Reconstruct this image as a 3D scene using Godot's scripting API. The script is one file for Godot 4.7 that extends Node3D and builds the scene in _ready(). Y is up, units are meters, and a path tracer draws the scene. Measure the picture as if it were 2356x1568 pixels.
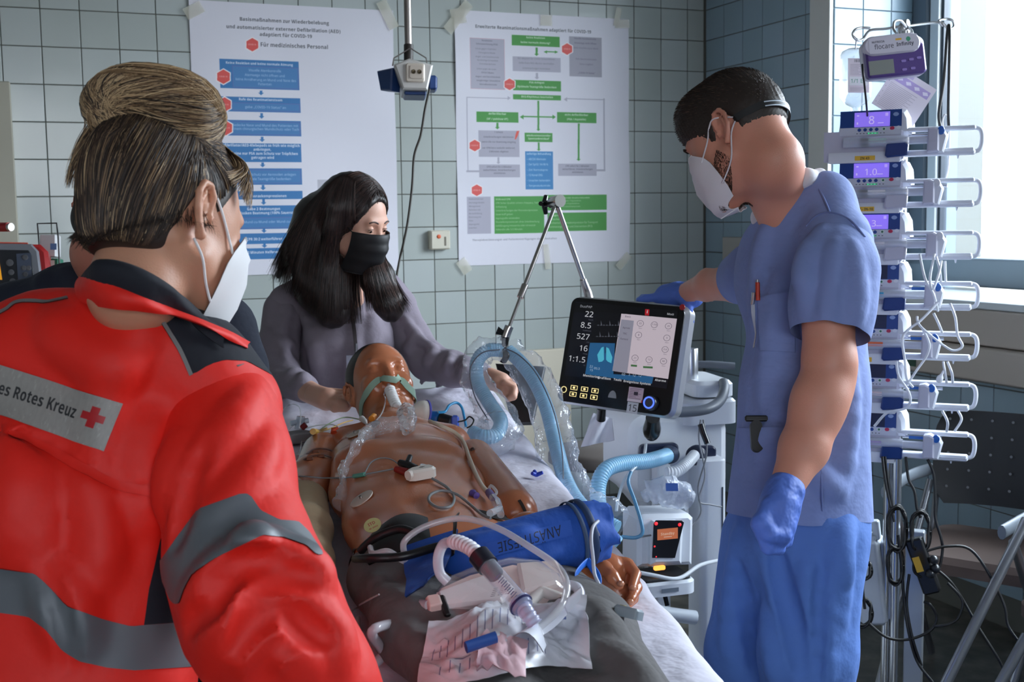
extends Node3D
const FPX := 2760.75
var cam_at := Transform3D(Basis.from_euler(Vector3(-0.101600385,-0.39251187,-0.0146866123)), Vector3(-0.0018,1.5,5.2761))
var rng := RandomNumberGenerator.new()
var mats := {}
var names := {}

func _ready() -> void:
	camera_and_light()
	room()
	posters()
	bed()
	mannequin()
	medic()
	nurse()
	instructor()
	bystander()
	ventilator()
	bedside()
	tower()
	surroundings()

# ---------- surveying: a sight line through the lens at a depth, or down to a plane
func at(x: float, y: float, d: float) -> Vector3:
	return cam_at * Vector3((x - 1178.0) / FPX * d, (784.0 - y) / FPX * d, -d)
func sight(x: float, y: float) -> Vector3:
	return cam_at.basis * Vector3((x - 1178.0) / FPX, (784.0 - y) / FPX, -1.0)
func on_plane(x: float, y: float, normal: Vector3, c: float) -> Vector3:
	var r := sight(x, y)
	return cam_at.origin + r * ((c - normal.dot(cam_at.origin)) / normal.dot(r))
func bed_h(z: float) -> float: return 0.9 + 0.056 * (3.6 - z)
func on_bed(x: float, y: float, up := 0.0) -> Vector3:
	return on_plane(x, y, Vector3(0,1,0.056), 0.9 + 0.056 * 3.6 + up)
func pixel(p: Vector3) -> Vector2:
	var q := cam_at.affine_inverse() * p
	return Vector2(1178.0 - FPX * q.x / q.z, 784.0 + FPX * q.y / q.z)
func depth(p: Vector3) -> float: return -(cam_at.affine_inverse() * p).z

# ---------- mesh builder: corners run counter-clockwise seen from outside
class MB:
	var v := PackedVector3Array()
	var n := PackedVector3Array()
	var uv := PackedVector2Array()
	var ix := PackedInt32Array()
	func vert(p: Vector3, nn := Vector3.ZERO, t := Vector2.ZERO) -> int:
		v.append(p); n.append(nn); uv.append(t)
		return v.size() - 1
	func tri(a: int, b: int, c: int) -> void:
		ix.append(a); ix.append(b); ix.append(c)
	func quad(a: int, b: int, c: int, d: int) -> void:
		tri(a, b, c); tri(a, c, d)
	func smooth(from := 0, first := 0) -> MB:
		for k in range(from, n.size()): n[k] = Vector3.ZERO
		for k in range(first, ix.size(), 3):
			var a := ix[k]; var b := ix[k + 1]; var c := ix[k + 2]
			var w := (v[b] - v[a]).cross(v[c] - v[a])
			n[a] += w; n[b] += w; n[c] += w
		for k in range(from, n.size()): n[k] = n[k].normalized()
		return self
	func face(pts: Array) -> void:            # flat polygon, convex
		var w: Vector3 = (pts[1] - pts[0]).cross(pts[2] - pts[0]).normalized()
		var s := v.size()
		for p in pts: vert(p, w)
		for k in range(1, pts.size() - 1): tri(s, s + k, s + k + 1)
	func box(x: Transform3D, size: Vector3, bev := 0.0) -> MB:
		var e := size * 0.5
		var s := v.size()
		bev = minf(bev, minf(e.x, minf(e.y, e.z)) * 0.98)
		for sx in [-1.0,1.0]:
			for sy in [-1.0,1.0]:
				for sz in [-1.0,1.0]:
					var g := Vector3(sx, sy, sz)
					vert(x * (g * (e - Vector3(0, bev, bev))), x.basis * Vector3(sx, 0,0))
					vert(x * (g * (e - Vector3(bev, 0, bev))), x.basis * Vector3(0, sy, 0))
					vert(x * (g * (e - Vector3(bev, bev, 0))), x.basis * Vector3(0,0, sz))
		var id := func(a: int, b: int, c: int, f: int) -> int: return s + (a * 4 + b * 2 + c) * 3 + f
		for t in 2:                                  # faces
			_q([id.call(t, 0,0,0), id.call(t, 1,0,0), id.call(t, 1,1,0), id.call(t, 0,1,0)], t == 0)
			_q([id.call(0, t, 0,1), id.call(0, t, 1,1), id.call(1, t, 1,1), id.call(1, t, 0,1)], t == 0)
			_q([id.call(0,0, t, 2), id.call(1,0, t, 2), id.call(1,1, t, 2), id.call(0,1, t, 2)], t == 0)
		if bev > 0.0:
			for a in 2:
				for b in 2:
					_q([id.call(a, b, 0,0), id.call(a, b, 0,1), id.call(a, b, 1,1), id.call(a, b, 1,0)], a != b)
					_q([id.call(0, a, b, 1), id.call(0, a, b, 2), id.call(1, a, b, 2), id.call(1, a, b, 1)], a != b)
					_q([id.call(a, 0, b, 2), id.call(a, 0, b, 0), id.call(a, 1, b, 0), id.call(a, 1, b, 2)], a != b)
					for c in 2:
						var q := [id.call(a, b, c, 0), id.call(a, b, c, 1), id.call(a, b, c, 2)]
						if (a + b + c) % 2 == 1: tri(q[0], q[1], q[2])
						else: tri(q[0], q[2], q[1])
		return self
	func _q(q: Array, flip: bool) -> void:
		if flip: quad(q[3], q[2], q[1], q[0])
		else: quad(q[0], q[1], q[2], q[3])
	func tube(pts: PackedVector3Array, r, sides := 8, flat := 1.0, up := Vector3.ZERO, caps := true) -> MB:
		var s := v.size(); var f := ix.size()
		var m := pts.size()
		var u := up
		for k in m:
			var t := (pts[mini(k + 1, m - 1)] - pts[maxi(k - 1,0)]).normalized()
			if u == Vector3.ZERO: u = t.cross(Vector3.UP if absf(t.y) < 0.9 else Vector3.RIGHT)
			u = (u - t * u.dot(t)).normalized()
			var w := t.cross(u)
			var rr: float = r if r is float else r[k]
			for j in sides:
				var g := TAU * j / sides
				vert(pts[k] + (u * cos(g) * flat + w * sin(g)) * rr, Vector3.ZERO, Vector2(float(j) / sides, float(k) / m))
		for k in m - 1:
			for j in sides:
				var a := s + k * sides + j; var b := s + k * sides + (j + 1) % sides
				quad(a, b, b + sides, a + sides)
		smooth(s, f)
		if caps:
			for e in [0, m - 1]:
				var c: int = s + e * sides
				var w: Vector3 = (pts[1] - pts[0]) if e == 0 else (pts[m - 2] - pts[m - 1])
				w = -w.normalized()
				var z := v.size()
				for j in sides: vert(v[c + j], w)
				for j in range(1, sides - 1):
					if e == 0: tri(z, z + j + 1, z + j)
					else: tri(z, z + j, z + j + 1)
		return self
	func lathe(x: Transform3D, prof: Array, seg := 24, sharp := 0.7) -> MB:   # profile of (radius, height) running up the outside
		var m := prof.size()
		for k in m - 1:
			var p: Vector2 = prof[k]; var q: Vector2 = prof[k + 1]
			if p.distance_to(q) < 1e-7: continue
			var d := (q - p).normalized()
			var np := Vector2(d.y, -d.x)
			var n0 := np; var n1 := np
			if k > 0:
				var e: Vector2 = (p - prof[k - 1]).normalized()
				if e.dot(d) > sharp: n0 = (np + Vector2(e.y, -e.x)).normalized()
			if k < m - 2:
				var e: Vector2 = (prof[k + 2] - q).normalized()
				if e.dot(d) > sharp: n1 = (np + Vector2(e.y, -e.x)).normalized()
			var s := v.size()
			for j in seg + 1:
				var g := TAU * j / seg
				var c := cos(g); var w := sin(g)
				vert(x * Vector3(p.x * c, p.y, p.x * w), (x.basis * Vector3(n0.x * c, n0.y, n0.x * w)).normalized(), Vector2(float(j) / seg, p.y))
				vert(x * Vector3(q.x * c, q.y, q.x * w), (x.basis * Vector3(n1.x * c, n1.y, n1.x * w)).normalized(), Vector2(float(j) / seg, q.y))
			for j in seg:
				var a := s + j * 2
				quad(a, a + 1, a + 3, a + 2)
		return self
	func prism(x: Transform3D, poly: PackedVector2Array, dep: float, bev := 0.0) -> MB:    # outline in x,y; front face at z = dep
		if Geometry2D.is_polygon_clockwise(poly):
			poly = poly.duplicate(); poly.reverse()
		var rings := [[poly, 0.0],[poly, dep - bev]]
		var top := poly
		if bev > 0.0:
			var o := Geometry2D.offset_polygon(poly, -bev, Geometry2D.JOIN_MITER)
			if o.size() == 1 and o[0].size() == poly.size():
				var best := 0; var bd := 1e9
				for k in poly.size():
					if o[0][k].distance_to(poly[0]) < bd: bd = o[0][k].distance_to(poly[0]); best = k
				top = PackedVector2Array()
				for k in poly.size(): top.append(o[0][(best + k) % poly.size()])
			rings.append([top, dep])
		var m := poly.size()
		for e in rings.size() - 1:
			var A: PackedVector2Array = rings[e][0]; var B: PackedVector2Array = rings[e + 1][0]
			for k in m:
				var j := (k + 1) % m
				var d := (A[j] - A[k]).normalized()
				var prev := (A[k] - A[(k + m - 1) % m]).normalized()
				var nxt := (A[(j + 1) % m] - A[j]).normalized()
				var na := d if prev.dot(d) < 0.7 else (d + prev).normalized()
				var nb := d if nxt.dot(d) < 0.7 else (d + nxt).normalized()
				var zz := 0.0 if e == 0 else 0.9
				var n0 := (x.basis * Vector3(na.y, -na.x, zz)).normalized(); var n1 := (x.basis * Vector3(nb.y, -nb.x, zz)).normalized()
				quad(vert(x * Vector3(A[k].x, A[k].y, rings[e][1]), n0), vert(x * Vector3(A[j].x, A[j].y, rings[e][1]), n1), vert(x * Vector3(B[j].x, B[j].y, rings[e + 1][1]), n1), vert(x * Vector3(B[k].x, B[k].y, rings[e + 1][1]), n0))
		var lo := Vector2(1e9,1e9); var hi := -lo
		for p in poly: lo = lo.min(p); hi = hi.max(p)
		for side in 2:
			var pl: PackedVector2Array = top if side == 1 else poly
			var t := Geometry2D.triangulate_polygon(pl)
			var s := v.size()
			var nn := x.basis * Vector3(0,0,1 if side else -1)
			for p in pl: vert(x * Vector3(p.x, p.y, dep if side else 0.0), nn.normalized(), Vector2((p.x - lo.x) / (hi.x - lo.x), (hi.y - p.y) / (hi.y - lo.y)))
			for k in range(0, t.size(), 3):
				var ccw := (pl[t[k + 1]] - pl[t[k]]).cross(pl[t[k + 2]] - pl[t[k]]) > 0
				if ccw == (side == 1): tri(s + t[k], s + t[k + 1], s + t[k + 2])
				else: tri(s + t[k], s + t[k + 2], s + t[k + 1])
		return self
	func sheet(g: Array, nu: int, nv: int, thick := 0.0, wrap := false) -> MB:   # g: nu*nv points, row by row
		var s := v.size(); var f := ix.size()
		for j in nv:
			for i in nu: vert(g[j * nu + i], Vector3.ZERO, Vector2(float(i) / (nu - 1), float(j) / (nv - 1)))
		var lim := nu if wrap else nu - 1
		for j in nv - 1:
			for i in lim:
				var a := s + j * nu + i; var b := s + j * nu + (i + 1) % nu
				quad(a, a + nu, b + nu, b)
		smooth(s, f)
		if thick != 0.0:
			var cnt := v.size() - s; var fi := ix.size()
			for k in cnt: vert(v[s + k] - n[s + k] * thick, -n[s + k], uv[s + k])
			for k in range(f, fi, 3): tri(ix[k] + cnt, ix[k + 2] + cnt, ix[k + 1] + cnt)
			for i in lim:
				var i2 := (i + 1) % nu
				quad(s + i, s + i2, s + i2 + cnt, s + i + cnt)
				var b := s + (nv - 1) * nu
				quad(b + i2, b + i, b + i + cnt, b + i2 + cnt)
			if not wrap:
				for j in nv - 1:
					var a := s + j * nu
					quad(a + nu, a, a + cnt, a + nu + cnt)
					a += nu - 1
					quad(a, a + nu, a + nu + cnt, a + cnt)
		return self
	func join(o: MB, x := Transform3D()) -> MB:
		var s := v.size()
		for k in o.v.size(): vert(x * o.v[k], (x.basis * o.n[k]).normalized(), o.uv[k])
		for k in o.ix: ix.append(k + s)
		return self
	func mesh() -> ArrayMesh:
		var a := []
		a.resize(Mesh.ARRAY_MAX)
		var q := PackedInt32Array(); q.resize(ix.size())
		for k in range(0, ix.size(), 3):
			q[k] = ix[k]; q[k + 1] = ix[k + 2]; q[k + 2] = ix[k + 1]
		a[Mesh.ARRAY_VERTEX] = v; a[Mesh.ARRAY_NORMAL] = n; a[Mesh.ARRAY_TEX_UV] = uv; a[Mesh.ARRAY_INDEX] = q
		var m := ArrayMesh.new()
		m.add_surface_from_arrays(Mesh.PRIMITIVE_TRIANGLES, a)
		return m
	func bend(fn: Callable) -> MB:            # move every vertex along its normal by fn(point, normal), then shade anew
		for k in v.size(): v[k] += n[k] * float(fn.call(v[k], n[k]))
		return smooth()
	func cut(fn: Callable) -> Array:          # [where fn < 0, where fn >= 0], triangles clipped at fn = 0
		var g := PackedFloat32Array(); g.resize(v.size())
		for k in v.size():
			g[k] = float(fn.call(v[k], n[k]))
			if absf(g[k]) < 1e-6: g[k] = 1e-6
		var out := [MB.new(), MB.new()]
		var map := [{}, {}]
		var put := func(side: int, a: int, b: int) -> int:
			var key := a * 4194304 + b if a < b else b * 4194304 + a
			if map[side].has(key): return map[side][key]
			var o: MB = out[side]
			var t := 0.0 if a == b else g[a] / (g[a] - g[b])
			var id := o.vert(v[a].lerp(v[b], t), n[a].lerp(n[b], t).normalized(), uv[a].lerp(uv[b], t))
			map[side][key] = id
			return id
		for k in range(0, ix.size(), 3):
			var q := [ix[k], ix[k + 1], ix[k + 2]]
			for side in 2:
				var ids := []
				for e in 3:
					var a: int = q[e]; var b: int = q[(e + 1) % 3]
					if (g[a] > 0) == (side == 1): ids.append(put.call(side, a, a))
					if (g[a] > 0) != (g[b] > 0): ids.append(put.call(side, a, b))
				for e in range(1, ids.size() - 1): out[side].tri(ids[0], ids[e], ids[e + 1])
		return out
	func puff(off: float) -> MB:              # shift along the normals
		for k in v.size(): v[k] += n[k] * off
		return self

# ---------- smooth solids: a distance field filled shape by shape, meshed as surface nets
class Field:
	var o: Vector3
	var h: float
	var nx: int; var ny: int; var nz: int
	var d := PackedFloat32Array()
	var busy := PackedByteArray()
	var kind := 0; var pa: Vector3; var ba: Vector3; var bb: float; var r0: float; var r1: float; var ax: Vector3; var fl: float; var ib: Basis; var rad: Vector3; var low: float; var call_fn: Callable
	func _init(lo: Vector3, hi: Vector3, cell: float) -> void:
		o = lo; h = cell
		nx = int(ceil((hi.x - lo.x) / cell / 4.0)) * 4; ny = int(ceil((hi.y - lo.y) / cell / 4.0)) * 4; nz = int(ceil((hi.z - lo.z) / cell / 4.0)) * 4
		d.resize(nx * ny * nz); d.fill(1.0)
		busy.resize(nx * ny * nz / 64)
	func _ev(p: Vector3) -> float:
		if kind == 0:
			var q := p - pa
			if fl != 1.0: q += ax * (q.dot(ax) * (1.0 / fl - 1.0))
			var t := clampf(q.dot(ba) * bb, 0.0,1.0)
			return ((q - ba * t).length() - lerpf(r0, r1, t)) * low
		if kind == 1:
			var q := ib * (p - pa)
			var k0 := (q / rad).length()
			if k0 < 1e-5: return -low
			return k0 * (k0 - 1.0) / (q / (rad * rad)).length()
		if kind == 2:
			var q := (ib * (p - pa)).abs() - rad
			return q.max(Vector3.ZERO).length() + minf(maxf(q.x, maxf(q.y, q.z)), 0.0) - r0
		return float(call_fn.call(p))
	func _run(lo: Vector3, hi: Vector3, k: float, mode: int) -> void:
		var m := k + h * 2.0
		var a := ((lo - Vector3.ONE * m - o) / h / 4.0).floor().max(Vector3.ZERO)
		var b := ((hi + Vector3.ONE * m - o) / h / 4.0).ceil().min(Vector3(nx, ny, nz) / 4.0)
		var br := h * 2.0 * 1.7320508 + h
		var inv := 0.25 / maxf(k, 1e-6)
		var slack := 1.0 if kind != 1 else 1.6
		for bz in range(int(a.z), int(b.z)):
			for by in range(int(a.y), int(b.y)):
				for bx in range(int(a.x), int(b.x)):
					var c := o + Vector3(bx * 4 + 1.5, by * 4 + 1.5, bz * 4 + 1.5) * h
					var e := _ev(c)
					if e > (br + m) * slack:
						if mode == 2:
							for z in 4:
								for y in 4:
									var at := (bz * 4 + z) * ny * nx + (by * 4 + y) * nx + bx * 4
									for x in 4: d[at + x] = maxf(d[at + x], e)
						continue
					if mode == 0 and e < -(br + m) * slack:
						for z in 4:
							for y in 4:
								var at := (bz * 4 + z) * ny * nx + (by * 4 + y) * nx + bx * 4
								for x in 4: d[at + x] = minf(d[at + x], e)
						continue
					busy[(bz * (ny >> 2) + by) * (nx >> 2) + bx] = 1
					for z in 4:
						for y in 4:
							var at := (bz * 4 + z) * ny * nx + (by * 4 + y) * nx + bx * 4
							for x in 4:
								var v := _ev(o + Vector3(bx * 4 + x, by * 4 + y, bz * 4 + z) * h)
								var w := d[at + x]
								if mode == 0:
									var q := maxf(k - absf(v - w), 0.0)
									d[at + x] = minf(v, w) - q * q * inv
								else:
									if mode == 1: v = -v
									var q := maxf(k - absf(v - w), 0.0)
									d[at + x] = maxf(v, w) + q * q * inv
	func cone(a: Vector3, b: Vector3, ra: float, rb: float, k := 0.0, flat := 1.0, axis := Vector3.UP, mode := 0) -> Field:
		kind = 0; pa = a; fl = flat; ax = axis.normalized(); r0 = ra; r1 = rb; low = 1.0 if flat == 1.0 else lerpf(flat, 1.0,0.5)
		ba = b - a
		if fl != 1.0: ba += ax * (ba.dot(ax) * (1.0 / fl - 1.0))
		bb = 1.0 / maxf(ba.length_squared(), 1e-9)
		var r := Vector3.ONE * maxf(ra, rb)
		_run(a.min(b) - r, a.max(b) + r, k, mode)
		return self
	func chain(p: Array, r: Array, k := 0.0) -> Field:
		for i in p.size() - 1: cone(p[i], p[i + 1], r[i], r[i + 1], k)
		return self
	func ell(c: Vector3, b: Basis, r: Vector3, k := 0.0, mode := 0) -> Field:
		kind = 1; pa = c; ib = b.transposed(); rad = r; low = minf(r.x, minf(r.y, r.z))
		var e := Vector3(absf(b.x.x) * r.x + absf(b.y.x) * r.y + absf(b.z.x) * r.z, absf(b.x.y) * r.x + absf(b.y.y) * r.y + absf(b.z.y) * r.z, absf(b.x.z) * r.x + absf(b.y.z) * r.y + absf(b.z.z) * r.z)
		_run(c - e, c + e, k, mode)
		return self
	func rbox(c: Vector3, b: Basis, half: Vector3, r := 0.005, k := 0.0, mode := 0) -> Field:
		kind = 2; pa = c; ib = b.transposed(); rad = half - Vector3.ONE * r; r0 = r
		var e := Vector3.ONE * half.length()
		_run(c - e, c + e, k, mode)
		return self
	func fn(f: Callable, lo: Vector3, hi: Vector3, k := 0.0, mode := 0) -> Field:
		kind = 3; call_fn = f
		_run(lo, hi, k, mode)
		return self
	func sample(p: Vector3) -> float:
		var q := ((p - o) / h).clamp(Vector3.ZERO, Vector3(nx - 1.01, ny - 1.01, nz - 1.01))
		var i := Vector3i(q); var f := q - Vector3(i)
		var s := nx * ny
		var at := i.z * s + i.y * nx + i.x
		return lerpf(lerpf(lerpf(d[at], d[at + 1], f.x), lerpf(d[at + nx], d[at + nx + 1], f.x), f.y), lerpf(lerpf(d[at + s], d[at + s + 1], f.x), lerpf(d[at + s + nx], d[at + s + nx + 1], f.x), f.y), f.z)
	func grad(p: Vector3) -> Vector3:
		var e := h
		return Vector3(sample(p + Vector3(e, 0,0)) - sample(p - Vector3(e, 0,0)), sample(p + Vector3(0, e, 0)) - sample(p - Vector3(0, e, 0)), sample(p + Vector3(0,0, e)) - sample(p - Vector3(0,0, e))).normalized()
	func snap(p: Vector3, off := 0.0) -> Vector3:       # the nearest point of the surface, lifted by off
		for i in 6: p -= grad(p) * clampf(sample(p), -0.02,0.02)
		return p + grad(p) * off
	func hit(from: Vector3, dir: Vector3, t0: float, t1: float, off := 0.0) -> Vector3:
		var s := dir.normalized()
		var t := t0
		while t < t1:
			var e := sample(from + s * t)
			if e <= 0.0:
				for i in 8:
					t -= h * 0.15
					if sample(from + s * t) > 0.0: break
				break
			t += clampf(e * 0.6, h * 0.1,0.02)
		var p := from + s * t
		return p + grad(p) * off
	func mesh() -> MB:
		var m := MB.new()
		var id := PackedInt32Array(); id.resize(nx * ny * nz); id.fill(-1)
		var s := nx * ny
		var off := [0,1, nx, nx + 1, s, s + 1, s + nx, s + nx + 1]
		var ed := [[0,1],[2,3],[4,5],[6,7],[0,2],[1,3],[4,6],[5,7],[0,4],[1,5],[2,6],[3,7]]
		var cp := [Vector3(0,0,0), Vector3(1,0,0), Vector3(0,1,0), Vector3(1,1,0), Vector3(0,0,1), Vector3(1,0,1), Vector3(0,1,1), Vector3(1,1,1)]
		var cells := PackedInt32Array()
		for bz in nz >> 2:
			for by in ny >> 2:
				for bx in nx >> 2:
					if busy[(bz * (ny >> 2) + by) * (nx >> 2) + bx] == 0: continue
					for z in range(bz * 4, mini(bz * 4 + 4, nz - 1)):
						for y in range(by * 4, mini(by * 4 + 4, ny - 1)):
							for x in range(bx * 4, mini(bx * 4 + 4, nx - 1)):
								var at := z * s + y * nx + x
								var c0 := d[at] < 0.0
								if c0 == (d[at + 1] < 0.0) and c0 == (d[at + nx] < 0.0) and c0 == (d[at + nx + 1] < 0.0) and c0 == (d[at + s] < 0.0) and c0 == (d[at + s + 1] < 0.0) and c0 == (d[at + s + nx] < 0.0) and c0 == (d[at + s + nx + 1] < 0.0): continue
								var sum := Vector3.ZERO; var cnt := 0
								for e in ed:
									var a: float = d[at + off[e[0]]]; var b: float = d[at + off[e[1]]]
									if (a < 0.0) != (b < 0.0):
										sum += (cp[e[0]] as Vector3).lerp(cp[e[1]], a / (a - b)); cnt += 1
								var f := sum / cnt
								var gx := lerpf(lerpf(d[at + 1] - d[at], d[at + nx + 1] - d[at + nx], f.y), lerpf(d[at + s + 1] - d[at + s], d[at + s + nx + 1] - d[at + s + nx], f.y), f.z)
								var gy := lerpf(lerpf(d[at + nx] - d[at], d[at + nx + 1] - d[at + 1], f.x), lerpf(d[at + s + nx] - d[at + s], d[at + s + nx + 1] - d[at + s + 1], f.x), f.z)
								var gz := lerpf(lerpf(d[at + s] - d[at], d[at + s + 1] - d[at + 1], f.x), lerpf(d[at + s + nx] - d[at + nx], d[at + s + nx + 1] - d[at + nx + 1], f.x), f.y)
								id[at] = m.vert(o + (Vector3(x, y, z) + f) * h, Vector3(gx, gy, gz).normalized())
								cells.append(at)
		var st := [[1, nx, s],[nx, s, 1],[s, 1, nx]]
		for at in cells:
			for q in st:
				var a: float = d[at]; var b: float = d[at + q[0]]
				if (a < 0.0) == (b < 0.0): continue
				var i0 := id[at]; var i1: int = id[at - q[1]]; var i2: int = id[at - q[1] - q[2]]; var i3: int = id[at - q[2]]
				if i1 < 0 or i2 < 0 or i3 < 0: continue
				if a < 0.0: m.quad(i0, i1, i2, i3)
				else: m.quad(i3, i2, i1, i0)
		return m

# ---------- naming and adding
func numbered(called: String) -> String:
	var k: int = names.get(called, 0)
	names[called] = k + 1
	return called if k == 0 else "%s_%03d" % [called, k]
func tag(o: Node, label: String, category: String, group := "", kind := "") -> Node:
	if label: o.set_meta("label", label)
	if category: o.set_meta("category", category)
	if group: o.set_meta("group", group)
	if kind: o.set_meta("kind", kind)
	return o
func thing(called: String, label: String, category: String, where := Transform3D(), group := "") -> Node3D:
	var o := Node3D.new()
	o.name = numbered(called)
	add_child(o)
	o.transform = where
	tag(o, label, category, group)
	return o
func obj(called: String, m, material: Material, parent: Node = null, kind := "", label := "") -> MeshInstance3D:
	var o := MeshInstance3D.new()
	o.mesh = m.mesh() if m is MB else m
	if material: o.material_override = material
	if parent == null:
		o.name = numbered(called); add_child(o)
	else:
		o.name = called
		if parent.has_node(called):
			var k := 1
			while parent.has_node("%s_%03d" % [called, k]): k += 1
			o.name = "%s_%03d" % [called, k]
		parent.add_child(o)
		if parent is Node3D: o.transform = Transform3D()
	if kind: o.set_meta("kind", kind)
	if label: o.set_meta("label", label)
	return o
func mat(c: Color, rough := 0.5, metal := 0.0, extra := {}) -> StandardMaterial3D:
	var key := "%s %s %s %s" % [c, rough, metal, extra]
	if mats.has(key): return mats[key]
	var m := StandardMaterial3D.new()
	m.albedo_color = c; m.roughness = rough; m.metallic = metal
	m.cull_mode = BaseMaterial3D.CULL_DISABLED
	for k in extra: m.set(k, extra[k])
	mats[key] = m
	return m
func rgb(r: float, g: float, b: float, a := 1.0) -> Color: return Color(r / 255.0, g / 255.0, b / 255.0, a)
func clear(c: Color, alpha: float, rough := 0.08, extra := {}) -> StandardMaterial3D:
	var e := {"transparency": BaseMaterial3D.TRANSPARENCY_ALPHA}
	e.merge(extra)
	return mat(Color(c.r, c.g, c.b, alpha), rough, 0.0, e)
func glow(c: Color, e: float) -> StandardMaterial3D:
	return mat(c, 0.4,0.0, {"emission_enabled": true, "emission": c, "emission_energy_multiplier": e})
func noise_tex(freq: float, size := 512, normal := true, strength := 4.0, kind := FastNoiseLite.TYPE_SIMPLEX_SMOOTH, oct := 4, seed_ := 1) -> NoiseTexture2D:
	var f := FastNoiseLite.new()
	f.noise_type = kind; f.frequency = freq; f.fractal_octaves = oct; f.seed = seed_
	var t := NoiseTexture2D.new()
	t.width = size; t.height = size; t.seamless = true; t.noise = f; t.as_normal_map = normal; t.bump_strength = strength
	return t

# ---------- small geometry
func curve(p: Array, n := 8) -> PackedVector3Array:       # Catmull-Rom through the points
	var out := PackedVector3Array()
	var m := p.size()
	for k in m - 1:
		var a: Vector3 = p[maxi(k - 1,0)]; var b: Vector3 = p[k]; var c: Vector3 = p[k + 1]; var e: Vector3 = p[mini(k + 2, m - 1)]
		for j in n: out.append(b.cubic_interpolate(c, a, e, float(j) / n))
	out.append(p[m - 1])
	return out
func pcurve(p: Array, n := 8) -> PackedVector3Array:      # the same through (x, y, depth) sightings
	var q := []
	for s in p: q.append(at(s[0], s[1], s[2]))
	return curve(q, n)
func rrect(w: float, hh: float, r: float, seg := 4) -> PackedVector2Array:
	var o := PackedVector2Array()
	for c in 4:
		var cx: float = (w * 0.5 - r) * [1,-1,-1,1][c]; var cy: float = (hh * 0.5 - r) * [1,1,-1,-1][c]
		for k in seg + 1:
			var a := PI * 0.5 * (c + float(k) / seg)
			o.append(Vector2(cx + r * cos(a), cy + r * sin(a)))
	return o
func oval(w: float, hh: float, seg := 20) -> PackedVector2Array:
	var o := PackedVector2Array()
	for k in seg: o.append(Vector2(w * cos(TAU * k / seg), hh * sin(TAU * k / seg)))
	return o
func frame(origin: Vector3, xdir: Vector3, ydir: Vector3) -> Transform3D:   # x kept, y made square to it
	var x := xdir.normalized()
	var z := x.cross(ydir).normalized()
	return Transform3D(Basis(x, z.cross(x), z), origin)
func along(a: Vector3, b: Vector3) -> Transform3D:        # origin a, y towards b
	var y := (b - a).normalized()
	var x := y.cross(Vector3(0.3,0.2,1)).normalized()
	return Transform3D(Basis(x, y, x.cross(y)), a)
func bx(size: Vector3, c := Vector3.ZERO, bev := 0.004) -> MB:
	return MB.new().box(Transform3D(Basis(), c), size, bev)

# ---------- print: lettering drawn into a texture
var fonts := {}
func canvas(w: int, hh: int, c: Color) -> Image:
	var im := Image.create(w, hh, false, Image.FORMAT_RGBA8)
	im.fill(c)
	return im
func txt(im: Image, s: String, x: float, y: float, size: int, c: Color, bold := false, align := 0, face := "Droid Sans") -> void:   # y is the base line
	var key := "%s%s" % [face, bold]
	if not fonts.has(key):
		var f := SystemFont.new()
		f.font_names = PackedStringArray([face]); f.font_weight = 700 if bold else 400
		fonts[key] = [f, {}]
	var ts := TextServerManager.get_primary_interface()
	var sh := ts.create_shaped_text()
	ts.shaped_text_add_string(sh, s, fonts[key][0].get_rids(), size)
	ts.shaped_text_shape(sh)
	var wd := ts.shaped_text_get_size(sh).x
	var px := x - (wd * 0.5 if align == 1 else wd if align == 2 else 0.0)
	var z := Vector2i(size, 0)
	for g in ts.shaped_text_get_glyphs(sh):
		var id := "%d %d" % [size, g.index]
		if g.font_rid.is_valid() and not fonts[key][1].has(id):
			ts.font_render_glyph(g.font_rid, z, g.index)
			var r := ts.font_get_glyph_uv_rect(g.font_rid, z, g.index)
			var tex := ts.font_get_texture_image(g.font_rid, z, ts.font_get_glyph_texture_idx(g.font_rid, z, g.index)) if r.size.x > 0 else null
			fonts[key][1][id] = [tex.get_region(Rect2i(r)) if tex else null, ts.font_get_glyph_offset(g.font_rid, z, g.index)]
		if fonts[key][1].has(id) and fonts[key][1][id][0]:
			var q: Image = fonts[key][1][id][0]
			var at0 := Vector2i(Vector2(px, y) + fonts[key][1][id][1] + g.offset)
			for j in q.get_height():
				for i in q.get_width():
					var al := q.get_pixel(i, j).a * c.a
					var u := at0.x + i; var w := at0.y + j
					if al > 0.02 and u >= 0 and w >= 0 and u < im.get_width() and w < im.get_height():
						im.set_pixel(u, w, im.get_pixel(u, w).lerp(Color(c.r, c.g, c.b), al))
		px += g.advance
	ts.free_rid(sh)
func rect(im: Image, x: float, y: float, w: float, hh: float, c: Color) -> void:
	im.fill_rect(Rect2i(int(x), int(y), int(w), int(hh)), c)
func poly(im: Image, p: PackedVector2Array, c: Color) -> void:
	var lo := Vector2(1e9,1e9); var hi := -lo
	for q in p: lo = lo.min(q); hi = hi.max(q)
	for y in range(maxi(int(lo.y), 0), mini(int(hi.y) + 1, im.get_height())):
		for x in range(maxi(int(lo.x), 0), mini(int(hi.x) + 1, im.get_width())):
			if Geometry2D.is_point_in_polygon(Vector2(x + 0.5, y + 0.5), p): im.set_pixel(x, y, c)
func print_mat(im: Image, rough := 0.6, extra := {}) -> StandardMaterial3D:
	var m := StandardMaterial3D.new()
	m.albedo_texture = ImageTexture.create_from_image(im); m.roughness = rough; m.cull_mode = BaseMaterial3D.CULL_DISABLED
	for k in extra: m.set(k, extra[k])
	return m
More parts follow.
